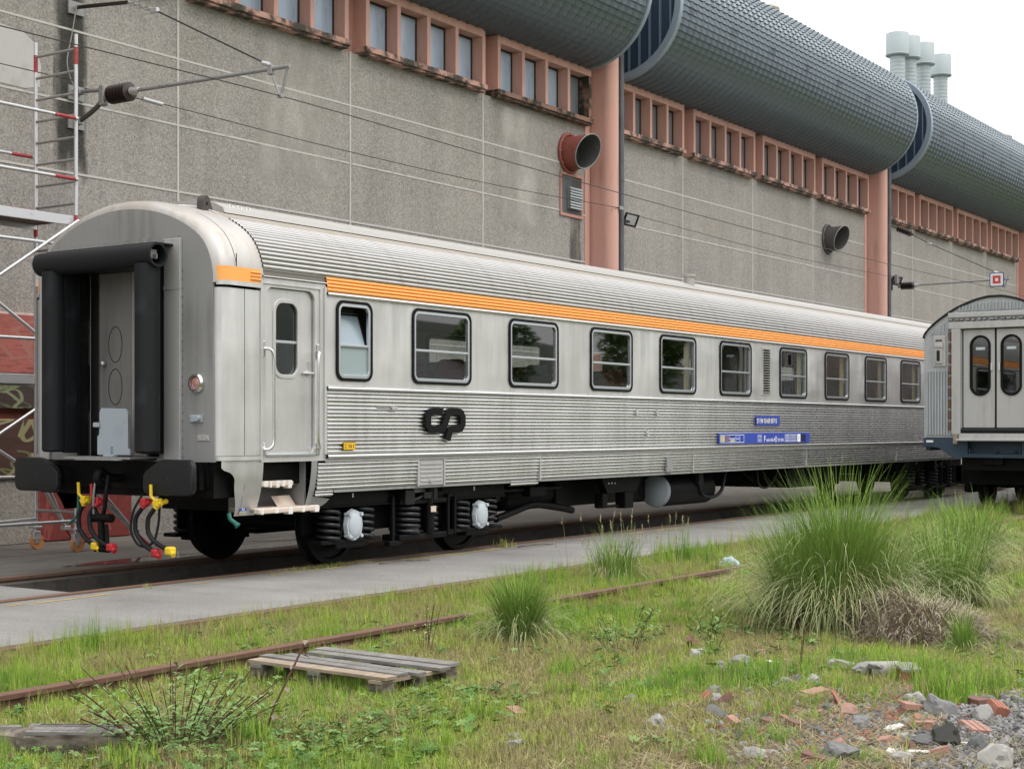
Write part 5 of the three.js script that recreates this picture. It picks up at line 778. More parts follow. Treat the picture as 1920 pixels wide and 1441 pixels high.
// ---------------------------------------------------------------- scaffold tower behind the carriage
{
  const t = thing('scaffold_tower', 'aluminium scaffold tower on casters with red and white tubes, left edge', 'scaffold', null, 0, 0, 0);
  const zN = -2.985, zF = -3.763, xR = 1.89, xL = -0.7, H = 6.5;
  const red = (a, b, r) => mesh('red_band', rod(a, b, r + 0.002, 12), M.redPaint, t);
  for (const [x, z] of [[xR, zN], [xR, zF], [xL, zN], [xL, zF]]) {
    mesh('standard', rod([x, 0.24, z], [x, H, z], 0.025, 12), M.galv, t);
    for (const y of [4.0, 6.12]) red([x, y, z], [x, y + 0.22, z], 0.025);
    const w = grp('caster', t); mesh('fork', [rod([x, 0.2, z], [x, 0.34, z], 0.03, 10), rb(x - 0.055, x + 0.055, 0.1, 0.22, z - 0.035, z + 0.035, 0.012), rb(x - 0.03, x + 0.03, 0.06, 0.14, z - 0.04, z - 0.03, 0.004), rb(x - 0.03, x + 0.03, 0.06, 0.14, z + 0.03, z + 0.04, 0.004), rb(x - 0.07, x + 0.07, 0.25, 0.28, z - 0.05, z + 0.05, 0.01)], M.galv, w);
    mesh('caster_wheel', crown(new THREE.CylinderGeometry(0.098, 0.098, 0.045, 26).rotateX(Math.PI / 2).translate(x + 0.02, 0.08, z), 0.4), M.wheelOrange, w); mesh('brake_pedal', rb(x + 0.09, x + 0.16, 0.09, 0.11, z - 0.03, z + 0.03, 0.006), M.redPaint, w);
  }
  for (const x of [xR, xL]) for (let y = 0.48; y < 6.35; y += 0.278) { if (y > 3.9 && y < 4.2) continue; mesh('rung', rod([x, y, zN], [x, y, zF], 0.019, 8), M.galvDull, t); }
  for (const [y, z, b] of [[5.435, zN + 0.03, 1], [5.03, zF - 0.03, 0], [4.67, zN + 0.03, 1], [4.33, zF - 0.03, 0], [3.83, zN + 0.03, 0], [2.635, zN + 0.03, 0], [0.95, zN + 0.03, 0], [0.375, zN + 0.03, 0]]) { mesh('guard_rail', rod([xL, y, z], [xR, y, z], 0.022, 10), M.galv, t); if (y > 4) red([xR - 0.36, y, z], [xR - 0.04, y, z], 0.022); }
  for (const [x0, y0, x1, y1, z] of [[xL, 2.45, 1.88, 4.15, zN + 0.06], [xL, 3.96, 1.88, 2.36, zN - 0.05], [xL, 0.68, 1.8, 2.1, zN + 0.06], [xL, 2.1, 1.88, 0.65, zN - 0.05]]) { mesh('brace', rod([x0, y0, z], [x1, y1, z], 0.021, 10), M.galv, t); }
  red([1.24, 1.78, zN + 0.06], [1.8, 2.1, zN + 0.06], 0.021);
  mesh('bottom_brace', rod([xL, 0.36, zN], [xR, 0.38, zF], 0.02, 8), M.galv, t);
  for (const y of [4.15, 2.14]) { const p = grp('platform', t); mesh('deck', bx(xL, xR, y - 0.0, y + 0.02, zF + 0.03, zN - 0.03), M.woodDark, p); mesh('side_beam', [rb(xL, xR, y - 0.06, y + 0.06, zN - 0.03, zN - 0.005, 0.006), rb(xL, xR, y - 0.06, y + 0.06, zF + 0.005, zF + 0.03, 0.006)], M.galv, p); }
  // two splayed stabiliser legs with red feet
  for (const [x, z, tx, tz, hy] of [[xR, zN, 3.0, -2.87, 0.95], [xR, zF, 2.9, -4.25, 0.95]]) { const s = grp('stabiliser', t), d = V(tx - x, -hy, tz - z), at = (k) => [x + d.x * k, hy + d.y * k, z + d.z * k]; mesh('outer_tube', [rod(at(0.0), at(0.78), 0.026, 10), rod(at(0.2).map((v, i) => v + [0.0, 0.1, 0.05][i]), at(0.8), 0.018, 8)], M.galv, s); mesh('clamp', rb(-0.05, 0.05, -0.03, 0.03, -0.05, 0.05, 0.01).translate(...at(0.79)), M.galv, s); mesh('red_leg', rod(at(0.78), at(0.985), 0.02, 8), M.redPaint, s); mesh('foot', new THREE.CylinderGeometry(0.03, 0.045, 0.03, 12).translate(tx, -0.0, tz), M.wheelOrange, s); }
}

// ---------------------------------------------------------------- things lying in the grass
{
  const p = thing('wooden_pallet', 'weathered broken wooden pallet lying in the grass beside the rusty rail', 'pallet', null, -3.36, gy(-3.36, 5.97) + 0.0, 5.97, -0.06);
  const L = 0.6, top_ = 0.15;
  [[-0.35, -0.24, M.woodPale, 0.0], [-0.205, -0.11, M.woodGrey, -0.05], [-0.085, 0.0, M.woodGrey, 0.04], [0.12, 0.22, M.woodGrey, 0.06], [0.25, 0.36, M.woodGrey, 0.0]].forEach(([a, b, m, dz], k) => mesh('deck_board', rb(a, b, top_ - 0.022, top_, -L + dz, L + dz * 0.6, 0.003).rotateX(rr(-0.008, 0.008)).rotateZ(rr(-0.015, 0.015)), m, p));
  for (const z of [-0.52, 0, 0.52]) mesh('cross_board', rb(-0.36, 0.36, top_ - 0.048, top_ - 0.024, z - 0.05, z + 0.05, 0.003), k0(z), p);
  function k0(z) { return z > 0 ? M.woodPale : M.woodGrey; }
  for (const z of [-0.52, 0, 0.52]) for (const x of [-0.3, 0.0, 0.3]) mesh('block', rb(x - 0.055, x + 0.055, -0.02, top_ - 0.049, z - 0.06, z + 0.06, 0.006), M.woodDark, p);
}
const rough = (g, a, f, sd) => { const p = g.attributes.position, v = V(); for (let i = 0; i < p.count; i++) { v.fromBufferAttribute(p, i); const n = noise.noise(v.x * f + sd, v.y * f, v.z * f), q = v.clone().normalize().multiplyScalar(1 + a * n); p.setXYZ(i, q.x * v.length(), q.y * v.length(), q.z * v.length()); } g.computeVertexNormals(); return g; };
for (const [x, z, len, w, h, turn, label] of [[-6.0, 5.55, 0.95, 0.26, 0.1, 0.6, 'old dark timber sleeper lying at the left edge in the grass'], [-5.72, 6.13, 0.56, 0.26, 0.13, 0.56, 'splintered short sleeper end in the grass, left foreground']]) {
  const s = thing('timber_sleeper', label, 'timber', 'old timbers in the grass', x, gy(x, z) + 0.05, z, turn);
  const g = new THREE.BoxGeometry(w, h, len, 8, 5, 26), p = g.attributes.position;
  for (let i = 0; i < p.count; i++) { const X = p.getX(i), Y = p.getY(i), Z = p.getZ(i), e = sm(len / 2 - 0.25, len / 2, Math.abs(Z)); p.setXYZ(i, X * (1 - 0.35 * e * Math.abs(N2(X * 20, 3))) + 0.012 * N2(X * 30, Z * 2), Y + 0.02 * N2(X * 25, Z * 1.6, 4) - 0.05 * e * (N2(X * 18, Y * 18, 7) + 0.5), Z + 0.05 * e * N2(X * 22, Y * 22, 2) * Math.sign(Z)); }
  g.computeVertexNormals(); mesh('timber', g, M.woodDark, s);
  mesh('top_splinter', Array.from({ length: 5 }, () => rb(-0.02, 0.02, h / 2 - 0.01, h / 2 + 0.012, -rr(0.2, len / 2), rr(0.1, len / 2), 0.004).translate(rr(-w / 2 + 0.03, w / 2 - 0.03), 0, 0)), M.woodGrey, s);
}
// rubble: hand-placed bricks, tiles and stones
const stoneGeos = Array.from({ length: 6 }, (_, k) => { const g = new THREE.IcosahedronGeometry(1, 4); const p = g.attributes.position; for (let i = 0; i < p.count; i++) { const v = V().fromBufferAttribute(p, i), n = noise.noise(v.x * 1.3 + k * 9, v.y * 1.3, v.z * 1.3) * 0.45 + noise.noise(v.x * 3 + k * 5, v.y * 3, v.z * 3) * 0.16, rg = noise.noise(v.x * 8 + k, v.y * 8, v.z * 8) * 0.07 + noise.noise(v.x * 17, v.y * 17 + k, v.z * 17) * 0.035; v.multiplyScalar(1 + n); for (let d = 0; d < 4; d++) { const q = V(Math.sin(k * 7 + d * 2.1), Math.cos(k * 3 + d * 1.7), Math.sin(k + d * 4.3)).normalize(), t = v.dot(q); if (t > 0.72) v.addScaledVector(q, 0.72 - t); } v.multiplyScalar(1 + rg); p.setXYZ(i, v.x, v.y, v.z); } g.computeVertexNormals(); return metric(toCreasedNormals(g, 0.35)); });
const pebble = (() => { const g = new THREE.IcosahedronGeometry(1, 1), p = g.attributes.position; for (let i = 0; i < p.count; i++) { const v = V().fromBufferAttribute(p, i); v.multiplyScalar(1 + 0.5 * noise.noise(v.x * 1.6, v.y * 1.6 + 4, v.z * 1.6)); p.setXYZ(i, v.x, v.y, v.z); } g.computeVertexNormals(); return metric(g); })();
const brickGeos = (() => {
  const chip = (g, k) => { const p = g.attributes.position; for (let i = 0; i < p.count; i++) { const x = p.getX(i), y = p.getY(i), z = p.getZ(i); p.setXYZ(i, x + 0.012 * N2(x * 40 + k, z * 40), y + 0.006 * N2(x * 30, y * 30 + k), z + 0.012 * N2(z * 40, x * 30 + k)); } g.computeVertexNormals(); return g; };
  const solid = chip(new THREE.BoxGeometry(0.22, 0.05, 0.1, 6, 3, 4), 1), slab = chip(new THREE.BoxGeometry(0.2, 0.022, 0.13, 6, 2, 4), 4), lump = chip(new THREE.BoxGeometry(0.09, 0.06, 0.08, 4, 3, 4), 7);
  const hs = shp([[-0.1, -0.06], [0.1, -0.06], [0.1, 0.06], [-0.1, 0.06]]); for (const [a, b] of [[-0.085, -0.008], [0.008, 0.085]]) for (const [c, d] of [[-0.048, -0.006], [0.006, 0.048]]) hs.holes.push(new THREE.Path([[a, c], [b, c], [b, d], [a, d]].map((q) => new THREE.Vector2(...q))));
  const hollowB = ext(hs, 0.16).translate(0, 0, -0.08);
  const ridged = join([chip(new THREE.BoxGeometry(0.2, 0.05, 0.11, 4, 2, 3), 9), ...[-0.036, 0.0, 0.036].map((z) => bx(-0.1, 0.1, 0.02, 0.031, z - 0.014, z + 0.014))]);
  const half = (() => { const P = new THREE.CylinderGeometry(0.15, 0.14, 0.19, 10, 3, true, 0, 1.05), Q = new THREE.CylinderGeometry(0.135, 0.125, 0.18, 10, 3, true, 0.02, 1.0); for (const g of [P, Q]) { const p = g.attributes.position; for (let i = 0; i < p.count; i++) { const e = Math.abs(p.getY(i)) / 0.095; p.setY(i, p.getY(i) * (1 - 0.35 * e * Math.abs(N2(p.getX(i) * 25, p.getZ(i) * 25, Math.sign(p.getY(i)) * 3)))); } g.computeVertexNormals(); } return join([P, Q]).translate(-0.08, 0, -0.11).rotateZ(Math.PI / 2).rotateX(-0.6); })();
  return { solid, slab, lump, hollow: hollowB, ridged, half };
})();
for (const k in brickGeos) brickGeos[k] = metric(join(brickGeos[k]));
const placeOf = (x, z) => { const u = (x + 10.9) * 0.56 + (z - 12.3) * 0.828, d = (x + 10.9) * 0.828 - (z - 12.3) * 0.56, px = u / d; return (px < 0.13 ? 'at the left side of the rubble' : px < 0.2 ? 'left of the middle of the rubble' : px < 0.26 ? 'in the middle of the rubble' : px < 0.31 ? 'right of the middle of the rubble' : 'beside the gravel at right') + (d < 8.2 ? ', near the bottom edge' : d < 9.0 ? ', among the front pieces' : d < 9.8 ? ', among the farther pieces' : ', farthest back toward the mound'); };
function lay(name, geo, mat, x, z, s, label, cat, group, o = {}) {
  const m = new THREE.Mesh(geo, mat); m.name = numbered(name); m.castShadow = m.receiveShadow = true;
  const K = (o.k ?? 0.8) * (geo === brickGeos.half ? 0.72 : 1); m.scale.set(...(Array.isArray(s) ? s : [s, s, s]).map((v) => v * K)); m.rotation.set(o.rx ?? rr(-0.25, 0.25), o.ry ?? rr(0, 6.28), o.rz ?? rr(-0.25, 0.25)); m.position.set(x, gy(x, z) + (o.dy ?? 0.02) * 0.62, z); scene.add(m); if (group === BG || group === SG) { const b = V(); new THREE.Box3().setFromObject(m).getSize(b); const r = b.length(), k = mat === M.stone[0] ? 'grey' : mat === M.stone[1] ? 'light grey' : mat === M.stone[2] ? 'dark grey' : mat === M.stone[3] ? 'pale' : mat === M.brick[0] ? 'red' : mat === M.brick[1] ? 'brownish' : mat === M.brick[2] ? 'pink' : 'dark red'; label = (r < 0.09 ? 'tiny ' : r < 0.13 ? 'small ' : r < 0.2 ? 'medium ' : 'large ') + k + (group === BG ? ' brick piece ' : ' stone ') + placeOf(x, z); }
  return tag(m, label, cat, group);
}
const BG = 'brick rubble in the grass', SG = 'stones in the rubble';
const BL = 'broken red brick piece lying in the rubble at lower right';
const B4 = M.brick;
lay('brick_fragment', brickGeos.solid, B4[2], -3.74, 7.5, 0.95, 'pale red brick lying alone in the grass, bottom centre', 'brick', null, { ry: 0.95, rx: 0.05, rz: 0.05 });
lay('brick_fragment', brickGeos.slab, B4[3], -0.91, 7.16, [0.95, 3, 0.6], 'dark red brick standing upright in grass right of the leafy shrubs', 'brick', null, { rx: 1.1, ry: -0.9, dy: 0.06 });
lay('hollow_brick', brickGeos.hollow, B4[0], -1.61, 9.03, 1.05, 'hollow brick with a grey mortar slab on top, right of the pipe', 'brick', null, { ry: 0.6, rx: 0, rz: 0.05, dy: 0.07 });
lay('mortar_slab', brickGeos.slab, M.stone[1], -1.60, 9.02, [1.3, 1, 1.3], 'flat grey mortar slab resting on the hollow brick', 'slab', null, { ry: 0.6, rx: 0, rz: 0.05, dy: 0.148 });
lay('hollow_brick', brickGeos.ridged, B4[0], -2.38, 9.8, [0.75, 1.6, 0.9], 'bright orange ridged brick beside the gravel at the right edge', 'brick', null, { ry: 0.75, rx: 0.35, rz: 0, dy: 0.07 });
lay('brick_fragment', brickGeos.ridged, B4[2], -2.87, 9.83, [1.15, 0.9, 1.3], 'flat orange ridged brick right of the dark round stone', 'brick', null, { ry: 0.7, rx: 0.12, rz: 0.02, dy: 0.04 });
lay('brick_fragment', brickGeos.solid, B4[3], -2.17, 9.63, [1, 1.2, 1], 'dark red brick just behind the bright orange one', 'brick', null, { ry: 0.8, dy: 0.05 });
lay('brick_fragment', brickGeos.solid, B4[2], -2.51, 9.34, [1.15, 0.8, 0.9], 'long pink brick strip in front of a grey stone in the rubble', 'brick', null, { ry: 0.55, rx: 0.1, rz: -0.12, dy: 0.05 });
lay('roof_tile', brickGeos.half, B4[0], -2.56, 8.94, 1.1, 'curved red roof tile shard, upper one of the crossed pair', 'tile', null, { ry: 1.2, rx: 0.5, rz: 0.4, dy: 0.06 });
lay('roof_tile', brickGeos.half, B4[1], -2.76, 9.08, 1.15, 'curved brown roof tile shard, lower one of the crossed pair', 'tile', null, { ry: 0.3, rx: -0.3, rz: 0.5, dy: 0.06 });
lay('roof_tile', brickGeos.half, B4[0], -3.16, 8.89, 0.9, 'small curved tile shard left of the white shard', 'tile', null, { ry: 0.8, rx: 0.2, rz: 0.0, dy: 0.04 });
lay('roof_tile', brickGeos.half, B4[3], -2.98, 8.43, 1.0, 'red tile shard leaning on a grey stone, left part of rubble', 'tile', null, { ry: 0.2, rx: 1.0, rz: 0.7, dy: 0.07 });
for (const [x, z, k] of [[-2.18, 8.565, 'slab'], [-2.39, 8.73, 'solid'], [-3.93, 9.39, 'solid'], [-3.42, 9.45, 'half'], [-3.3, 8.99, 'lump'], [-3.43, 8.69, 'lump'], [-2.87, 8.24, 'lump'], [-0.86, 7.66, 'slab'], [-1.32, 8.11, 'slab'], [-1.46, 8.64, 'lump'], [-3.54, 9.35, 'half'], [-2.88, 9.55, 'solid'], [-3.44, 9.8, 'solid'], [-3.37, 9.64, 'lump'], [-3.32, 9.5, 'lump'], [-3.33, 8.85, 'lump']]) lay('brick_fragment', brickGeos[k], pick(B4), x, z, rr(0.75, 1.05), BL, 'brick', BG, { dy: 0.035, rx: rr(-0.5, 0.5) });
const heap = () => { const g = () => rnd() + rnd() + rnd() - 1.5; return rnd() < 0.6 ? [-3.05 + g() * 0.95, 9.4 + g() * 0.5] : [-2.5 + g() * 1.7, 8.75 + g() * 0.95]; };
for (let k = 0; k < 70; k++) { const [x, z] = heap(); lay('brick_fragment', brickGeos[pick(['lump', 'lump', 'slab', 'solid'])], pick(B4), x, z, rr(0.3, 0.75), BL, 'brick', BG, { dy: 0.015, rx: rr(-0.6, 0.6) }); }
const SL = 'grey rubble stone lying among bricks and grass at lower right';
lay('stone', stoneGeos[1], M.stoneDark, -3.2, 9.77, [0.115, 0.105, 0.1], 'dark brown rounded stone beside the orange bricks', 'stone', null, { dy: 0.06, ry: 0.4 });
lay('stone', stoneGeos[2], M.stone[0], -2.52, 9.53, [0.16, 0.085, 0.1], 'large angular grey stone behind the dark round one', 'stone', null, { dy: 0.05, ry: 0.9, rx: 0.1, rz: 0.3 });
lay('stone', stoneGeos[3], M.stone[1], -2.6, 9.78, [0.075, 0.085, 0.07], 'upright grey stone left of the bright orange brick', 'stone', null, { dy: 0.06, rx: 0, rz: 0.1 });
lay('stone', stoneGeos[4], M.stone[0], -3.79, 9.44, [0.13, 0.075, 0.09], 'grey concrete lump at the bottom edge, right of centre', 'stone', null, { dy: 0.05 });
lay('stone', stoneGeos[5], M.stone[3], -4.07, 9.11, [0.11, 0.05, 0.06], 'pale concrete block half hidden by grass at the bottom edge', 'stone', null, { dy: 0.04 });
for (const [x, z, s] of [[-2.68, 8.2, 0.08], [-2.93, 8.57, 0.08], [-2.96, 8.36, 0.09], [-1.28, 7.38, 0.1], [-2.15, 8.42, 0.09], [-1.97, 8.43, 0.07], [-2.31, 9.31, 0.1], [-3.25, 9.69, 0.1], [-3.25, 9.95, 0.1], [-3.51, 10.13, 0.14], [-2.97, 9.23, 0.08], [-3.33, 8.55, 0.1], [-2.49, 8.35, 0.05], [-3.64, 8.34, 0.09], [-3.27, 9.07, 0.05], [-1.46, 8.85, 0.07], [-1.48, 7.8, 0.1], [-1.75, 7.78, 0.08], [-2.71, 8.94, 0.06], [-2.01, 8.56, 0.09], [-1.34, 8.46, 0.11], [-3.33, 9.13, 0.06], [-3.71, 9.72, 0.08], [-4.33, 7.88, 0.05], [-4.49, 7.98, 0.06], [-4.42, 7.93, 0.04]]) lay('stone', pick(stoneGeos), pick(M.stone), x, z, [s, s * rr(0.5, 0.8), s * rr(0.7, 1)], SL, 'stone', SG, { dy: s * 0.35 });
for (let k = 0; k < 95; k++) { const [x, z] = heap(); lay('stone', pick(stoneGeos), pick(M.stone), x, z, [rr(0.03, 0.08), rr(0.014, 0.035), rr(0.025, 0.06)], SL, 'stone', SG, { dy: 0.01 }); }
// broken pipe section with cement clinging to it
{ const c = thing('pipe_fragment', 'short cement covered clay pipe lying beside the hollow brick', 'pipe', null, -1.5, gy(-1.5, 8.82) + 0.055, 8.82, 0.75); c.scale.setScalar(0.62); mesh('pipe', crown(lathe([[0.055, -0.16], [0.085, -0.16], [0.085, 0.16], [0.055, 0.16], [0.055, -0.16]], 20), 0.5).rotateX(Math.PI / 2), M.stone[3], c); mesh('cement', [stoneGeos[0].clone().scale(0.1, 0.06, 0.14).translate(0.0, 0.035, -0.1), stoneGeos[3].clone().scale(0.08, 0.07, 0.09).translate(-0.03, 0.02, -0.25)], M.stone[1], c); }
const shard = metric(inXY(shp([[-0.08, -0.04], [0.06, -0.05], [0.09, 0.01], [0.02, 0.05], [-0.07, 0.03]]), 0, 0.01).rotateX(-Math.PI / 2));
[[-3.0, 9.42, 1.1, 'white ceramic shard left of the dark stone'], [-3.53, 9.62, 0.8, 'white ceramic shard near the bottom edge, left one of two'], [-3.49, 9.73, 0.9, 'white ceramic shard near the bottom edge, right one of two'], [-3.15, 9.88, 0.9, 'white ceramic shard under the flat orange brick'], [-1.28, 7.95, 0.8, 'pale shard in the grass left of the tussock mound'], [-0.6, 8.18, 0.6, 'small pale shard in front of the dead tussock mound']].forEach(([x, z, s, l]) => lay('ceramic_shard', shard, M.ceramic, x, z, s, l, 'shard', 'white shards', { rx: rr(-0.1, 0.35), rz: rr(-0.15, 0.15), dy: 0.03 }));
{ // gravel at the lower right corner
  const n = 6500, im = new THREE.InstancedMesh(pebble, std(0xffffff, 0.9), n), m4 = new THREE.Matrix4(), q = new THREE.Quaternion(), e = new THREE.Euler(), col = new THREE.Color();
  for (let k = 0; k < n; k++) { let x, z; do { x = rr(-4.3, -1.2); z = rr(9.45, 11.2); } while (z < 9.62 + 0.22 * N2(x * 3, z * 3) + (x < -3.2 ? (-3.2 - x) * 0.45 : 0)); const s = rr(0.009, 0.024); m4.compose(V(x, gy(x, z) + 0.008 + rr(0, 0.02), z), q.setFromEuler(e.set(rr(0, 6), rr(0, 6), rr(0, 6))), V(s, s * rr(0.5, 0.9), s * rr(0.7, 1))); im.setMatrixAt(k, m4); const t = rr(0.08, 0.27); im.setColorAt(k, col.setRGB(t, t * 0.99, t * rr(0.94, 1.0))); }
  im.name = 'gravel'; im.castShadow = im.receiveShadow = true; tag(im, 'grey gravel at the lower right corner', 'gravel', null, 'stuff'); scene.add(im);
}
{ // crumbs of brick and stone, too small to tell apart
  const n = 9000, im = new THREE.InstancedMesh(pebble, std(0xffffff, 0.9), n), m4 = new THREE.Matrix4(), q = new THREE.Quaternion(), e = new THREE.Euler(), col = new THREE.Color();
  for (let k = 0; k < n; k++) { const [x, z] = heap(), s = 0.006 + 0.026 * rnd() * rnd(); m4.compose(V(x, gy(x, z) + 0.004, z), q.setFromEuler(e.set(rr(0, 6), rr(0, 6), rr(0, 6))), V(s, s * 0.6, s)); im.setMatrixAt(k, m4); if (rnd() < 0.3) col.setRGB(0.28, 0.13, 0.085); else { const t = rr(0.06, 0.26); col.setRGB(t, t, t * 0.96); } im.setColorAt(k, col); }
  im.name = 'rubble_crumbs'; tag(im, 'fine crumbs of brick and stone among the rubble', 'rubble', null, 'stuff'); scene.add(im);
}
// crumpled blue and white plastic bag
{ const g = new THREE.IcosahedronGeometry(0.12, 5), p = g.attributes.position; for (let i = 0; i < p.count; i++) { const v = V().fromBufferAttribute(p, i), n = Math.abs(noise.noise(v.x * 14, v.y * 14, v.z * 14)) * 0.9 + noise.noise(v.x * 30, v.y * 30, v.z * 30) * 0.25; v.multiplyScalar(0.8 + 0.5 * n); p.setXYZ(i, v.x * 1.2, v.y * 0.75, v.z * 0.9); } g.computeVertexNormals(); const m = top('plastic_bag', g.translate(0, 0, 0), std(0xffffff, 0.4, 0, { map: blotch([0.50, 0.58, 0.68], [0.10, 0.26, 0.52], 0.2, 3, 128, 0.35, 3, 140, 0.05) }), 'crumpled pale blue plastic bag in the grass by the rail', 'bag'); m.position.set(5.15, gy(5.15, 4.5) + 0.08, 4.5); }
// twigs and bits of cable on the pavement beside the bogie
for (const [x, z, l, a, lab] of [[2.6, 1.35, 0.75, 0.15, 'thin brown stick on the pavement beside the front wheel'], [5.5, 1.3, 0.7, 0.1, 'thin dark stick on the pavement beside the second wheel']]) top('fallen_stick', tube([[x, 0.0, z], [x + l * 0.4, 0.008, z + a * 0.3], [x + l, -0.002, z + a]], 0.01, 12, 5), M.woodDark, lab, 'stick', 'sticks on the pavement');

// ---------------------------------------------------------------- grass, tussocks and weeds
function blade(P, x, y, z, az, L, th, k, w, S = 4, tip = 0.75) {
  const ca = Math.cos(az), sa = Math.sin(az), wx = -sa * w / 2, wz = ca * w / 2; let px = x, py = y, pz = z, pw = 1;
  for (let s = 1; s <= S; s++) {
    const t = (s - 0.5) / S, a = th + k * t * (0.35 + 0.85 * t), d = L / S, nx = px + ca * Math.sin(a) * d, ny = py + Math.cos(a) * d, nz = pz + sa * Math.sin(a) * d, nw = Math.pow(1 - s / S, tip);
    P.push(px - wx * pw, py, pz - wz * pw, px + wx * pw, py, pz + wz * pw, nx + wx * nw, ny, nz + wz * nw);
    if (s < S) P.push(px - wx * pw, py, pz - wz * pw, nx + wx * nw, ny, nz + wz * nw, nx - wx * nw, ny, nz - wz * nw);
    px = nx; py = ny; pz = nz; pw = nw;
  }
  return [px, py, pz];
}
const fromP = (P) => { const g = new THREE.BufferGeometry(); g.setAttribute('position', new THREE.Float32BufferAttribute(P, 3)); g.computeVertexNormals(); g.setAttribute('uv', new THREE.BufferAttribute(new Float32Array(P.length / 3 * 2), 2)); return g; };
const leafMat = (r, g, b, tr = 0.25) => { const m = new THREE.MeshPhysicalMaterial({ roughness: 0.75, side: THREE.DoubleSide, transmission: 0, specularIntensity: 0.35 }); m.color.setRGB(r, g, b); return m; };
const G = { lush: leafMat(0.20, 0.305, 0.06), deep: leafMat(0.14, 0.24, 0.05), pale: leafMat(0.31, 0.35, 0.165), straw: leafMat(0.33, 0.275, 0.165), dead: leafMat(0.36, 0.31, 0.24), deadDark: leafMat(0.23, 0.19, 0.15), white: leafMat(1, 1, 1), broad: leafMat(0.11, 0.19, 0.055), broadPale: leafMat(0.18, 0.285, 0.10), stemRed: leafMat(0.10, 0.05, 0.035) };
{
  // ground grass: a few clump shapes, copied over the rough ground
  const clump = (n, spread, w, thm) => { const P = []; for (let k = 0; k < n; k++) { const a = rr(0, 6.28), r = spread * Math.sqrt(rnd()); blade(P, Math.cos(a) * r, 0, Math.sin(a) * r, rr(0, 6.28), rr(0.55, 1.0), rr(0.02, thm), rr(0.2, 1.3), w, 3); } return fromP(P); };
  const shapes = [clump(16, 0.55, 0.055, 0.5), clump(14, 0.65, 0.045, 0.7), clump(11, 0.4, 0.07, 0.45)];
  const lists = shapes.map(() => []);
  const bare = (x, z) => sm(1.2, 0.3, Math.hypot((x + 2.95) / 1.45, (z - 9.3) / 0.75)) * 0.87;          // rubble heap
  const add = (x, z, s, h, tone) => lists[Math.floor(rnd() * 3)].push([x, z, s, h, tone]);
  const put = (n, x0, x1, z0, z1, size) => {
    for (let k = 0; k < n; k++) {
      const x = rr(x0, x1), z = rr(z0, z1);
      if (z < 3.3 || Math.abs(z - 4.88) < 0.055 || !seen(x, 0, z, 480)) continue;
      if (rnd() < bare(x, z)) continue; if (z > 9.55 && x < -1.9 && rnd() < 0.93) continue;
      const patch = fbm(x * 0.9, z * 1.1, 3, 3), thin = fbm(x * 0.45 + 7, z * 0.6, 3, 11); if (rnd() < 0.75 * sm(0.02, -0.16, thin)) continue;
      const edge = z < 3.7 ? 2.0 : z < 4.6 ? 1.5 : 1, h = size * (rnd() < 0.12 ? rr(1.3, 2.4) : rr(0.5, 1.3)) * edge * (1 + 1.8 * Math.max(0, patch)); add(x, z, size * rr(0.8, 1.3), h, 1.4 * patch + 0.03 + 0.4 * fbm(x * 3.1, z * 3.1, 2, 17) + rr(-0.22, 0.22));
    }
  };
  put(135000, -9, 5, 3.3, 12, 0.066); put(50000, 5, 16, 3.3, 16, 0.10); put(26000, 16, 40, 3.3, 24, 0.16);
  // taller tufts
  const tuft = (x, z, r, h, n, tone = 0.1) => { for (let k = 0; k < n; k++) { const a = rr(0, 6.28), q = r * Math.sqrt(rnd()); add(x + Math.cos(a) * q, z + Math.sin(a) * q, h * 0.45, h * rr(0.7, 1.15), tone + rr(-0.2, 0.2)); } };
  for (const [x, z, r, h, n, t] of [[-4.59, 4.75, 0.08, 0.34, 9, 0.3], [-2.1, 9.42, 0.18, 0.26, 34, 0.35], [-1.6, 9.5, 0.16, 0.22, 26, 0.3], [-2.99, 8.7, 0.14, 0.15, 20, 0.2], [-3.63, 5.2, 0.08, 0.2, 8, 0.2], [-1.22, 7.27, 0.08, 0.18, 12, 0.2], [-4.27, 8.95, 0.12, 0.17, 20, 0.3], [-3.2, 5.65, 0.18, 0.22, 26, 0.4], [-1.64, 9.15, 0.2, 0.26, 36, 0.35], [-2.2, 3.7, 0.3, 0.2, 26, 0.0], [1.1, 3.75, 0.4, 0.26, 40, -0.1], [-5.2, 6.8, 0.12, 0.24, 14, 0.3], [-0.9, 4.25, 0.5, 0.22, 40, 0.1], [-4.9, 7.6, 0.25, 0.12, 24, 0.3], [-4.55, 8.5, 0.2, 0.14, 22, 0.3], [4.2, 5.6, 0.6, 0.28, 60, 0.1], [6.5, 5.2, 0.7, 0.3, 60, 0.0], [2.6, 5.6, 0.4, 0.2, 40, 0.1], [-4.95, 5.6, 0.2, 0.16, 22, 0.2], [-5.9, 6.7, 0.15, 0.2, 18, 0.3], [-2.6, 7.1, 0.3, 0.14, 30, 0.2], [-2.7, 8.75, 0.12, 0.12, 16, 0.3], [-3.1, 9.0, 0.1, 0.12, 12, 0.2], [-2.35, 9.05, 0.14, 0.12, 18, 0.3], [-3.6, 9.0, 0.16, 0.14, 22, 0.3], [-1.95, 8.75, 0.16, 0.14, 22, 0.2], [-3.75, 9.55, 0.12, 0.12, 14, 0.3], [10, 5.2, 1, 0.35, 70, 0.1], [13.5, 4.6, 1.2, 0.35, 80, 0.1], [9.5, 8, 1.2, 0.35, 80, 0.2]]) tuft(x, z, r, h, n, t);
  for (let k = 0; k < 130; k++) { const x = rr(-6.5, 9), z = rr(3.35, 9); if (seen(x, 0, z) && bare(x, z) < 0.3) tuft(x, z, rr(0.04, 0.14), rr(0.1, 0.22), Math.floor(rr(5, 14)), rr(-0.2, 0.4)); }
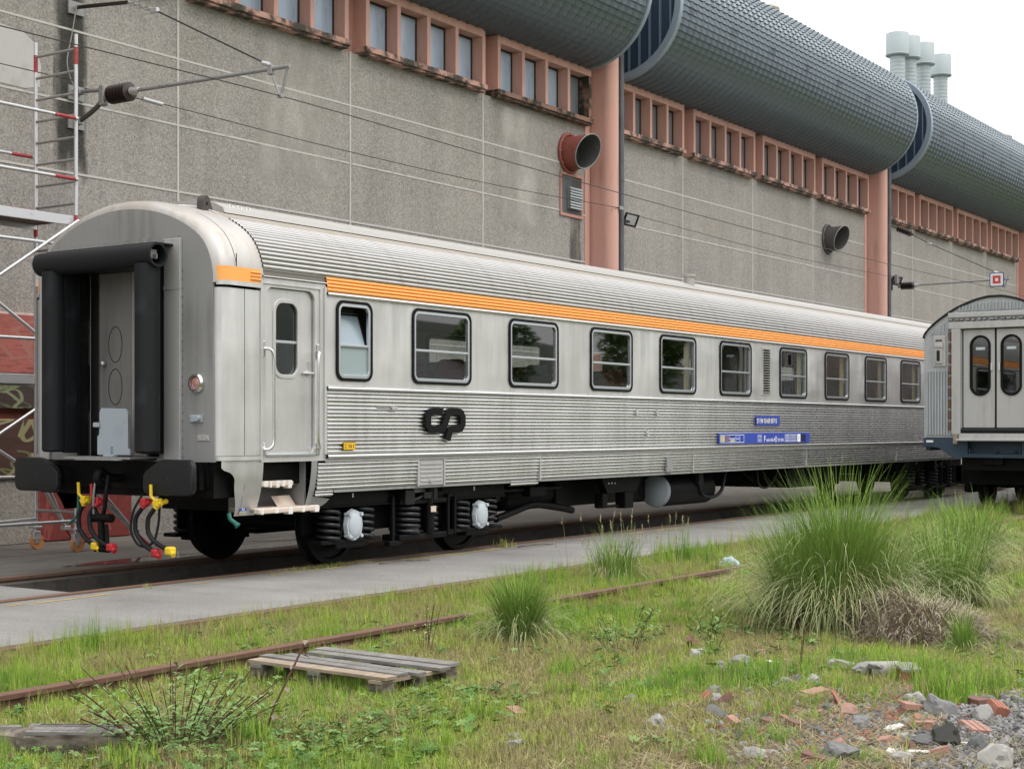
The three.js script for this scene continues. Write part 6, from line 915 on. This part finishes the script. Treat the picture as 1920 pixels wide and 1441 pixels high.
  for (const [x, r, h, n] of [[1.9, 0.5, 0.07, 40], [1.4, 0.3, 0.05, 16], [2.6, 0.25, 0.06, 14], [-0.6, 0.06, 0.07, 4], [5.6, 0.05, 0.2, 5], [5.75, 0.03, 0.12, 3], [0.4, 0.1, 0.04, 5]]) for (let k = 0; k < n; k++) add(x + rr(-r, r), 1.0 + rr(-0.04, 0.08), h * 0.8, h * rr(0.5, 1.2), rr(-0.3, 0.2));
  for (let k = 0; k < 420; k++) { const x = -6 + 18 * rnd(), z = rr(3.27, 3.5); if (fbm(x * 1.3, 2, 3, 31) > -0.12) tuft(x, z, 0.05, rr(0.07, 0.2), 3, rr(-0.3, 0.3)); }
  for (let k = 0; k < 150; k++) { const x = rr(-0.75, 3.2), z = rr(4.7, 5.2); if (Math.abs(z - 4.88) > 0.05) tuft(x, z, 0.05, rr(0.14, 0.26), 4, rr(-0.1, 0.3)); }
  for (let k = 0; k < 160; k++) { const x = rr(4.4, 9), z = rr(4.6, 5.3); if (Math.abs(z - 4.88) > 0.05) tuft(x, z, 0.06, rr(0.18, 0.3), 4, rr(-0.1, 0.3)); }
  const m4 = new THREE.Matrix4(), q = new THREE.Quaternion(), up = V(0, 1, 0), col = new THREE.Color();
  {
    const P = []; for (let k = 0; k < 16; k++) { const a = rr(0, 6.28), r = 0.7 * Math.sqrt(rnd()); blade(P, Math.cos(a) * r, rr(0.0, 0.35), Math.sin(a) * r, rr(0, 6.28), rr(0.6, 1.5), rr(1.1, 1.7), rr(-0.2, 0.5), 0.045, 3); }
    const TL = []; for (let k = 0; k < 60000; k++) { const x = rr(-8.5, 9), z = rr(3.4, 12); if (!seen(x, 0, z, 400) || Math.abs(z - 4.88) < 0.06) continue; const n = fbm(x * 0.8 + 3, z * 0.9, 4, 21) + 0.25 * Math.exp(-(((x + 2) / 2.5) ** 2 + ((z - 8.6) / 1.3) ** 2)); if (n > -0.02 + 0.25 * rnd()) TL.push([x, z]); }
    const im = new THREE.InstancedMesh(fromP(P), G.white, TL.length); im.name = 'dry_thatch';
    TL.forEach(([x, z], i) => { const s = rr(0.05, 0.11); m4.compose(V(x, gy(x, z) + 0.004, z), q.setFromAxisAngle(up, rr(0, 6.28)), V(s, s * 0.7, s)); im.setMatrixAt(i, m4); const b = rr(0.6, 1.15); im.setColorAt(i, rnd() < 0.35 ? col.setRGB(0.2 * b, 0.15 * b, 0.1 * b) : col.setRGB(0.36 * b, 0.31 * b, 0.17 * b)); });
    tag(im, 'flattened dry straw lying between the grass in patches', 'dry grass', null, 'stuff'); scene.add(im);
  }
  const tones = [[0.30, 0.265, 0.125], [0.33, 0.355, 0.10], [0.29, 0.395, 0.06], [0.20, 0.345, 0.045], [0.13, 0.25, 0.04]];
  lists.forEach((L, k) => {
    const im = new THREE.InstancedMesh(shapes[k], G.white, L.length); im.name = numbered('grass');
    L.forEach(([x, z, s, h, tone], i) => { m4.compose(V(x, z < 3.2 ? -0.022 : gy(x, z) - 0.005, z), q.setFromAxisAngle(up, rr(0, 6.28)), V(s, h, s)); im.setMatrixAt(i, m4); const f = clamp((tone + 0.32) * 4.6 + rr(-0.6, 0.6), 0, 3.999), j = Math.floor(f), c = mixc(tones[j], tones[j + 1], f - j), b = rr(0.82, 1.2); if (rnd() < 0.11) col.setRGB(0.33 * b, 0.27 * b, 0.14 * b); else col.setRGB(c[0] * b, c[1] * b, c[2] * b); im.setColorAt(i, col); });
    im.receiveShadow = im.castShadow = true; tag(im, ['short green grass covering the rough ground', 'finer loose grass mixed over the rough ground', 'broad bladed grass in tufts over the rough ground'][k], 'grass', null, 'stuff'); scene.add(im);
  });
  // clover-like ground leaves in darker patches
  const lp = []; for (let k = 0; k < 5; k++) { const a = k * 1.257, x = Math.cos(a) * 0.6, z = Math.sin(a) * 0.6; lp.push(0, 0.35, 0, x - z * 0.5, 0.6, z + x * 0.5, x * 1.7, 0.5, z * 1.7, 0, 0.35, 0, x * 1.7, 0.5, z * 1.7, x + z * 0.5, 0.6, z - x * 0.5); }
  const LL = [], patches = [[-4.7, 7.0, 0.5], [-4.1, 7.1, 0.45], [-5.5, 6.9, 0.4], [-5.9, 6.35, 0.35], [-0.6, 6.3, 0.3], [-3.5, 7.0, 0.3], [-4.9, 6.2, 0.35], [-3.9, 5.35, 0.3], [0.2, 7.0, 0.3], [-5.3, 7.3, 0.4]];
  for (const [x, z, r] of patches) for (let k = 0; k < 170 * r / 0.4; k++) { const a = rr(0, 6.28), d = 1.5 * r * rnd(); LL.push([x + Math.cos(a) * d, z + Math.sin(a) * d]); }
  for (let k = 0; k < 150; k++) { const x = rr(-6.8, 3), z = rr(3.5, 9.6), n = Math.floor(rr(5, 22)), r = rr(0.04, 0.16); if (seen(x, 0, z) && Math.abs(z - 4.88) > 0.2 && bare(x, z) < 0.2) for (let i = 0; i < n; i++) LL.push([x + rr(-r, r), z + rr(-r, r)]); }
  const im = new THREE.InstancedMesh(fromP(lp), G.white, LL.length); im.name = 'ground_leaves';
  LL.forEach(([x, z], i) => { const s = rr(0.014, 0.038); m4.compose(V(x, gy(x, z) + rr(0.0, 0.06), z), q.setFromEuler(new THREE.Euler(rr(-0.5, 0.5), rr(0, 6.28), rr(-0.5, 0.5))), V(s, s, s)); im.setMatrixAt(i, m4); const b = rr(0.75, 1.25); im.setColorAt(i, rnd() < 0.3 ? col.setRGB(0.17 * b, 0.26 * b, 0.09 * b) : col.setRGB(0.095 * b, 0.18 * b, 0.045 * b)); });
  tag(im, 'low dark green leafy ground cover in patches', 'ground cover', null, 'stuff'); scene.add(im);
}
function tussock(x, z, o) {
  const t = thing('grass_tussock', o.label, 'tussock', 'large grass tussocks', x, gy(x, z), z);
  const set = (name, n, f, m) => { const P = []; for (let k = 0; k < n; k++) f(P, k); mesh(name, fromP(P), m, t, true); };
  const R = o.r, H = o.h, w = o.w ?? 0.012, subs = o.subs ?? [[0, 0, 1]]; let H1 = 1; const base = (f) => { const a = rr(0, 6.28), q = R * f * Math.sqrt(rnd()), s = pick(subs); H1 = s[2]; return [s[0] + Math.cos(a) * q, s[1] + Math.sin(a) * q, a + rr(-0.9, 0.9)]; };
  set('green_blades', o.n, (P) => { const [a, b, az] = base(0.5); blade(P, a, 0.02, b, az + rr(-0.7, 0.7), H * H1 * (rnd() < 0.12 ? rr(0.95, 1.15) : rr(0.5, 1.0)), rr(0.0, 0.34), rr(0.05, 0.85), w, 7); }, G.lush);
  set('dark_blades', o.n, (P) => { const [a, b, az] = base(0.6); blade(P, a, 0.0, b, az + rr(-0.8, 0.8), H * H1 * (rnd() < 0.12 ? rr(0.9, 1.1) : rr(0.5, 1.0)), rr(0.0, 0.4), rr(0.1, 1.0), w, 7); }, G.deep);
  set('arching_blades', o.arch, (P) => { const [a, b, az] = base(0.6); blade(P, a, 0.0, b, az + rr(-0.5, 0.5), H * H1 * rr(0.6, 1.2), rr(0.15, 0.8), rr(1.1, 2.8), w * 0.75, 9, 0.6); }, G.pale);
  if (o.dry) set('dry_blades', o.dry, (P) => { const [a, b, az] = base(0.7); blade(P, a, 0.0, b, az + rr(-0.6, 0.6), H * H1 * rr(0.4, 1.05), rr(0.3, 1.0), rr(1.3, 2.6), w * 0.7, 9, 0.6); }, G.straw);
  return t;
}
tussock(0.95, 7.5, { label: 'tall bushy green grass tussock, largest in the foreground at right', r: 0.28, h: 1.42, n: 1250, arch: 1300, dry: 260, w: 0.0085, subs: [[0, 0, 1], [0.05, 0.06, 1], [-0.2, -0.22, 0.8], [0.16, 0.3, 0.78], [-0.05, 0.1, 1.0], [-0.3, 0.05, 0.6]] });
tussock(1.35, 7.05, { label: 'grass tussock growing close behind the largest one', r: 0.3, h: 1.05, n: 360, arch: 460, dry: 120, w: 0.009 });
tussock(6.3, 6.75, { label: 'loose arching grass tussock below the carriage end at right', r: 0.7, h: 0.85, n: 240, arch: 900, dry: 260, w: 0.009 });
tussock(9.2, 6.0, { label: 'grass tussock at the right edge below the blue underframe', r: 0.7, h: 0.85, n: 180, arch: 460, dry: 140, w: 0.011 });
tussock(3.2, 7.7, { label: 'low spreading grass tussock right of the dead mound', r: 0.5, h: 0.75, n: 360, arch: 380, dry: 80, w: 0.012 });
tussock(-1.25, 5.85, { label: 'medium grass tussock in the middle beside the rusty rail', r: 0.2, h: 0.62, n: 380, arch: 220, dry: 70, w: 0.0085 });
tussock(3.2, 4.1, { label: 'tall wispy grass clump at the pavement edge in the middle', r: 0.35, h: 0.62, n: 150, arch: 110, dry: 40, w: 0.010 });
tussock(-0.15, 8.9, { label: 'small green sprout of grass on the dead mound', r: 0.08, h: 0.36, n: 60, arch: 24, dry: 8, w: 0.01 });
{ // dead mound beside the big tussock: matted brown stems over a lump of roots
  const x = 0.55, z = 8.38, t = thing('dead_tussock', 'brown dead mound of matted grass roots beside the tallest tussock', 'tussock', null, x, gy(x, z) - 0.04, z);
  const hgt = (u, v) => 0.22 * Math.sqrt(Math.max(0, 1 - (u / 0.62) ** 2 - (v / 0.45) ** 2)) + 0.16 * Math.exp(-(((u + 0.15) / 0.25) ** 2 + ((v + 0.2) / 0.22) ** 2));
  const g = new THREE.PlaneGeometry(1.5, 1.1, 50, 40).rotateX(-Math.PI / 2), p = g.attributes.position; for (let i = 0; i < p.count; i++) p.setY(i, hgt(p.getX(i), p.getZ(i)) * (1 + 1.1 * fbm(p.getX(i) * 6, p.getZ(i) * 6, 3)) - 0.03); g.computeVertexNormals(); mesh('root_mass', g, G.deadDark, t);
  for (const [nm, n, m] of [['dead_stems', 1500, G.dead], ['straw_stems', 700, G.straw], ['dark_stems', 800, G.deadDark]]) { const P = []; for (let k = 0; k < n; k++) { const u = rr(-0.62, 0.62), v = rr(-0.45, 0.45); if ((u / 0.66) ** 2 + (v / 0.5) ** 2 > 1) continue; blade(P, u, hgt(u, v) + rr(-0.02, 0.05), v, Math.atan2(v, u) + rr(-1.0, 1.0), rr(0.06, 0.26), rr(0.4, 1.4), rr(0.4, 1.6), rr(0.006, 0.013), 4, 0.5); } mesh(nm, fromP(P), m, t, true); }
  const P = []; for (let k = 0; k < 40; k++) blade(P, rr(-0.7, -0.1), rr(0.2, 0.45), rr(-0.6, -0.2), rr(1.0, 4.2), rr(0.25, 0.6), rr(0.5, 1.4), rr(0.9, 2.2), 0.008, 8, 0.6); mesh('hanging_blades', fromP(P), G.straw, t, true).userData.kind = 'stuff';
}
// seed heads standing over the wispy clump
{ const t = thing('seeding_grass', 'thin stalks with grass seed heads standing at the pavement edge', 'grass stalks', null, 3.0, gy(3, 4.2), 4.2); const P = [], Q = []; for (let k = 0; k < 34; k++) { const x = rr(-0.9, 0.9), z = rr(-0.3, 0.5), e = blade(P, x, 0, z, rr(0, 6.28), rr(0.45, 0.8), rr(0, 0.12), rr(0, 0.4), 0.006, 5, 0.15); for (let s = 0; s < 7; s++) blade(Q, e[0], e[1] - s * 0.012, e[2], rr(0, 6.28), 0.04, 0.35, 0.3, 0.009, 2); } mesh('stalks', fromP(P), G.pale, t, true); mesh('seed_heads', fromP(Q), G.straw, t, true); }
// weeds: red-brown stems with leaves
function leafAt(P, x, y, z, az, L, w, tilt) { const ca = Math.cos(az), sa = Math.sin(az), c = Math.cos(tilt), s = Math.sin(tilt), f = (u, v, h = 0) => [x + ca * u * c - sa * v, y + u * s + h, z + sa * u * c + ca * v]; const a = f(0, 0), b = f(L * 0.45, w / 2, 0.15 * w), d = f(L * 0.45, -w / 2, 0.15 * w), m = f(L * 0.5, 0, -0.06 * w), e = f(L, 0, -0.1 * L); P.push(...a, ...b, ...m, ...m, ...b, ...e, ...a, ...m, ...d, ...m, ...e, ...d); }
function weed(x, z, o) {
  const t = thing('leafy_weed', o.label, 'plant', 'weeds in the grass', x, gy(x, z), z), S = [], A = [], B = [];
  for (let k = 0; k < o.n; k++) {
    const a = rr(0, 6.28), q = o.r * Math.sqrt(rnd()), bx0 = Math.cos(a) * q * 0.5, bz0 = Math.sin(a) * q * 0.5, H = o.h * rr(0.55, 1.05), lx = Math.cos(a) * q * 0.8 + rr(-0.03, 0.03), lz = Math.sin(a) * q * 0.8 + rr(-0.03, 0.03);
    S.push(tube([[bx0, 0, bz0], [bx0 + lx * 0.4, H * 0.5, bz0 + lz * 0.4], [bx0 + lx, H, bz0 + lz]], 0.0026 * (o.thick ?? 1), 6, 4));
    for (let i = 0; i < o.leaves; i++) { const u = o.low + (1 - o.low) * i / o.leaves; leafAt(rnd() < 0.6 ? A : B, bx0 + lx * u, H * u, bz0 + lz * u, i * 2.4 + rr(-0.4, 0.4), o.leaf * rr(0.7, 1.15), o.leaf * o.wide * rr(0.8, 1.1), rr(-0.3, 0.8)); }
  }
  mesh('stems', S, G.stemRed, t, true).userData.kind = 'stuff'; mesh('leaves', fromP(A), o.m ?? G.broad, t, true); if (B.length) mesh('pale_leaves', fromP(B), G.broadPale, t, true);
}
weed(-5.35, 6.45, { label: 'leafy green bush with thin dark stems, lower left foreground', n: 40, r: 0.45, h: 0.34, leaves: 18, low: 0.05, leaf: 0.062, wide: 0.42, thick: 1.3, m: G.broadPale });
weed(-5.05, 6.1, { label: 'thin reddish dead stalks behind the leafy bush at lower left', n: 12, r: 0.4, h: 0.4, leaves: 4, low: 0.4, leaf: 0.025, wide: 0.5 });
weed(-1.3, 6.8, { label: 'small upright shrub with dark stems right of the middle tussock', n: 9, r: 0.24, h: 0.34, leaves: 12, low: 0.3, leaf: 0.075, wide: 0.3 });
weed(-0.35, 7.0, { label: 'low narrow leaved weed between the shrub and the tall tussock', n: 8, r: 0.13, h: 0.26, leaves: 14, low: 0.1, leaf: 0.09, wide: 0.22 });
weed(0.5, 7.2, { label: 'dark leafy weed at the foot of the tall tussock', n: 16, r: 0.3, h: 0.34, leaves: 14, low: 0.05, leaf: 0.06, wide: 0.3, m: G.deep });
weed(-2.05, 5.55, { label: 'reddish twiggy weed in front of the rusty rail', n: 9, r: 0.16, h: 0.36, leaves: 6, low: 0.35, leaf: 0.035, wide: 0.5, m: G.dead });
weed(-4.95, 7.2, { label: 'small low weed patch near the bottom left corner', n: 14, r: 0.3, h: 0.12, leaves: 8, low: 0.2, leaf: 0.05, wide: 0.5 });
weed(-1.65, 8.3, { label: 'thin dark stemmed seedling in the rubble', n: 3, r: 0.04, h: 0.36, leaves: 5, low: 0.2, leaf: 0.03, wide: 0.4 });
weed(-0.95, 7.35, { label: 'bright green feathery weed beside the upright brick', n: 6, r: 0.05, h: 0.17, leaves: 16, low: 0.05, leaf: 0.05, wide: 0.3, m: G.lush });
{ // leaning bramble stalk with a few brown leaves
  const t = thing('bramble_stalk', 'leaning brown bramble stalk with curled leaves in front of the pallet', 'stalk', null, -5.0, gy(-5, 6.74), 6.74), P = [];
  mesh('stalk', tube([[0, 0, 0], [0.06, 0.16, 0.02], [0.16, 0.34, 0.05], [0.27, 0.5, 0.06]], 0.006, 16, 5), G.stemRed, t);
  for (const [u, a] of [[0.25, 2.5], [0.4, 3.4], [0.52, 2.2], [0.6, 0.2], [0.75, 3.0], [0.85, 0.4], [1, 2.6]]) leafAt(P, 0.27 * u, 0.5 * u, 0.06 * u, a, 0.06, 0.036, -0.3); mesh('leaves', fromP(P), G.deadDark, t, true);
}
// ---------------------------------------------------------------- what stands behind the camera and shows in the glass and steel
{
  const P = [], I = [], nx = 60, nz = 14; for (let j = 0; j <= nz; j++) for (let i = 0; i <= nx; i++) { const x = -260 + 640 * i / nx, z = 95 + 190 * j / nz; P.push(x, -1 + 34 * sm(0, 0.8, j / nz) * (0.7 + 0.9 * Math.max(-0.3, fbm(x * 0.008, z * 0.006, 4, 5))) + 2.5 * fbm(x * 0.12, z * 0.12, 3, 8) * sm(0, 0.2, j / nz), z); }
  for (let j = 0; j < nz; j++) for (let i = 0; i < nx; i++) { const a = j * (nx + 1) + i; I.push(a, a + nx + 1, a + 1, a + 1, a + nx + 1, a + nx + 2); }
  const g = new THREE.BufferGeometry(); g.setAttribute('position', new THREE.Float32BufferAttribute(P, 3)); g.setIndex(I); g.computeVertexNormals(); struct('hill', g, std([0.05, 0.058, 0.045], 0.95));
  const s = thing('goods_shed', 'long low shed with dark roof across the tracks behind the viewer', 'building', null, 22, 0, 40);
  mesh('wall', bx(-34, 40, -0.2, 4.0, 0, 14), M.wallDark, s); mesh('roof', inZY(shp([[-0.8, 3.9], [14.8, 3.9], [7, 6.2]]), -35, 76), M.cladRust, s);
  for (let k = 0; k < 9; k++) mesh('shed_door', bx(-30 + k * 8, -27 + k * 8, 0, 3.2, -0.06, 0), k % 3 ? M.pinkDeep : M.innerDark, s);
}
{
  const P = []; for (let k = 0; k < 1800; k++) { const a = rr(0, 6.28), b = Math.acos(rr(-0.8, 1)), r = Math.cbrt(rnd()), q = [Math.sin(b) * Math.cos(a) * r * 2.4, 5.2 + Math.cos(b) * r * 2.6, Math.sin(b) * Math.sin(a) * r * 2.4]; leafAt(P, ...q, rr(0, 6.28), 0.5, 0.32, rr(-0.8, 0.8)); }
  const t = thing('roadside_tree', 'leafy tree behind the viewer, nearest the shed corner', 'tree', 'trees behind the viewer', -14, 0, 34);
  mesh('trunk', [rod([0, -0.2, 0], [0.1, 3.4, 0], 0.2, 8, 0.12), rod([0.1, 3.2, 0], [0.9, 5.4, 0.3], 0.1, 6, 0.04), rod([0.1, 3.0, 0], [-0.8, 5.2, -0.4], 0.1, 6, 0.04)], M.woodDark, t); mesh('crown', fromP(P), G.broad, t, true);
  [[-24, 38, 'second tree behind the viewer'], [-36, 33, 'third tree behind the viewer'], [66, 44, 'tree behind the viewer at the far shed end'], [78, 40, 'last tree behind the viewer along the tracks'], [-50, 20, 'tree far to the left of the carriage end']].forEach(([x, z, l]) => { const c = copyOf(t, l); c.position.set(x, 0, z); c.rotation.y = rr(0, 6); c.scale.setScalar(rr(0.9, 1.35)); });
}
scene.updateMatrixWorld(true);
renderer.render(scene, camera);
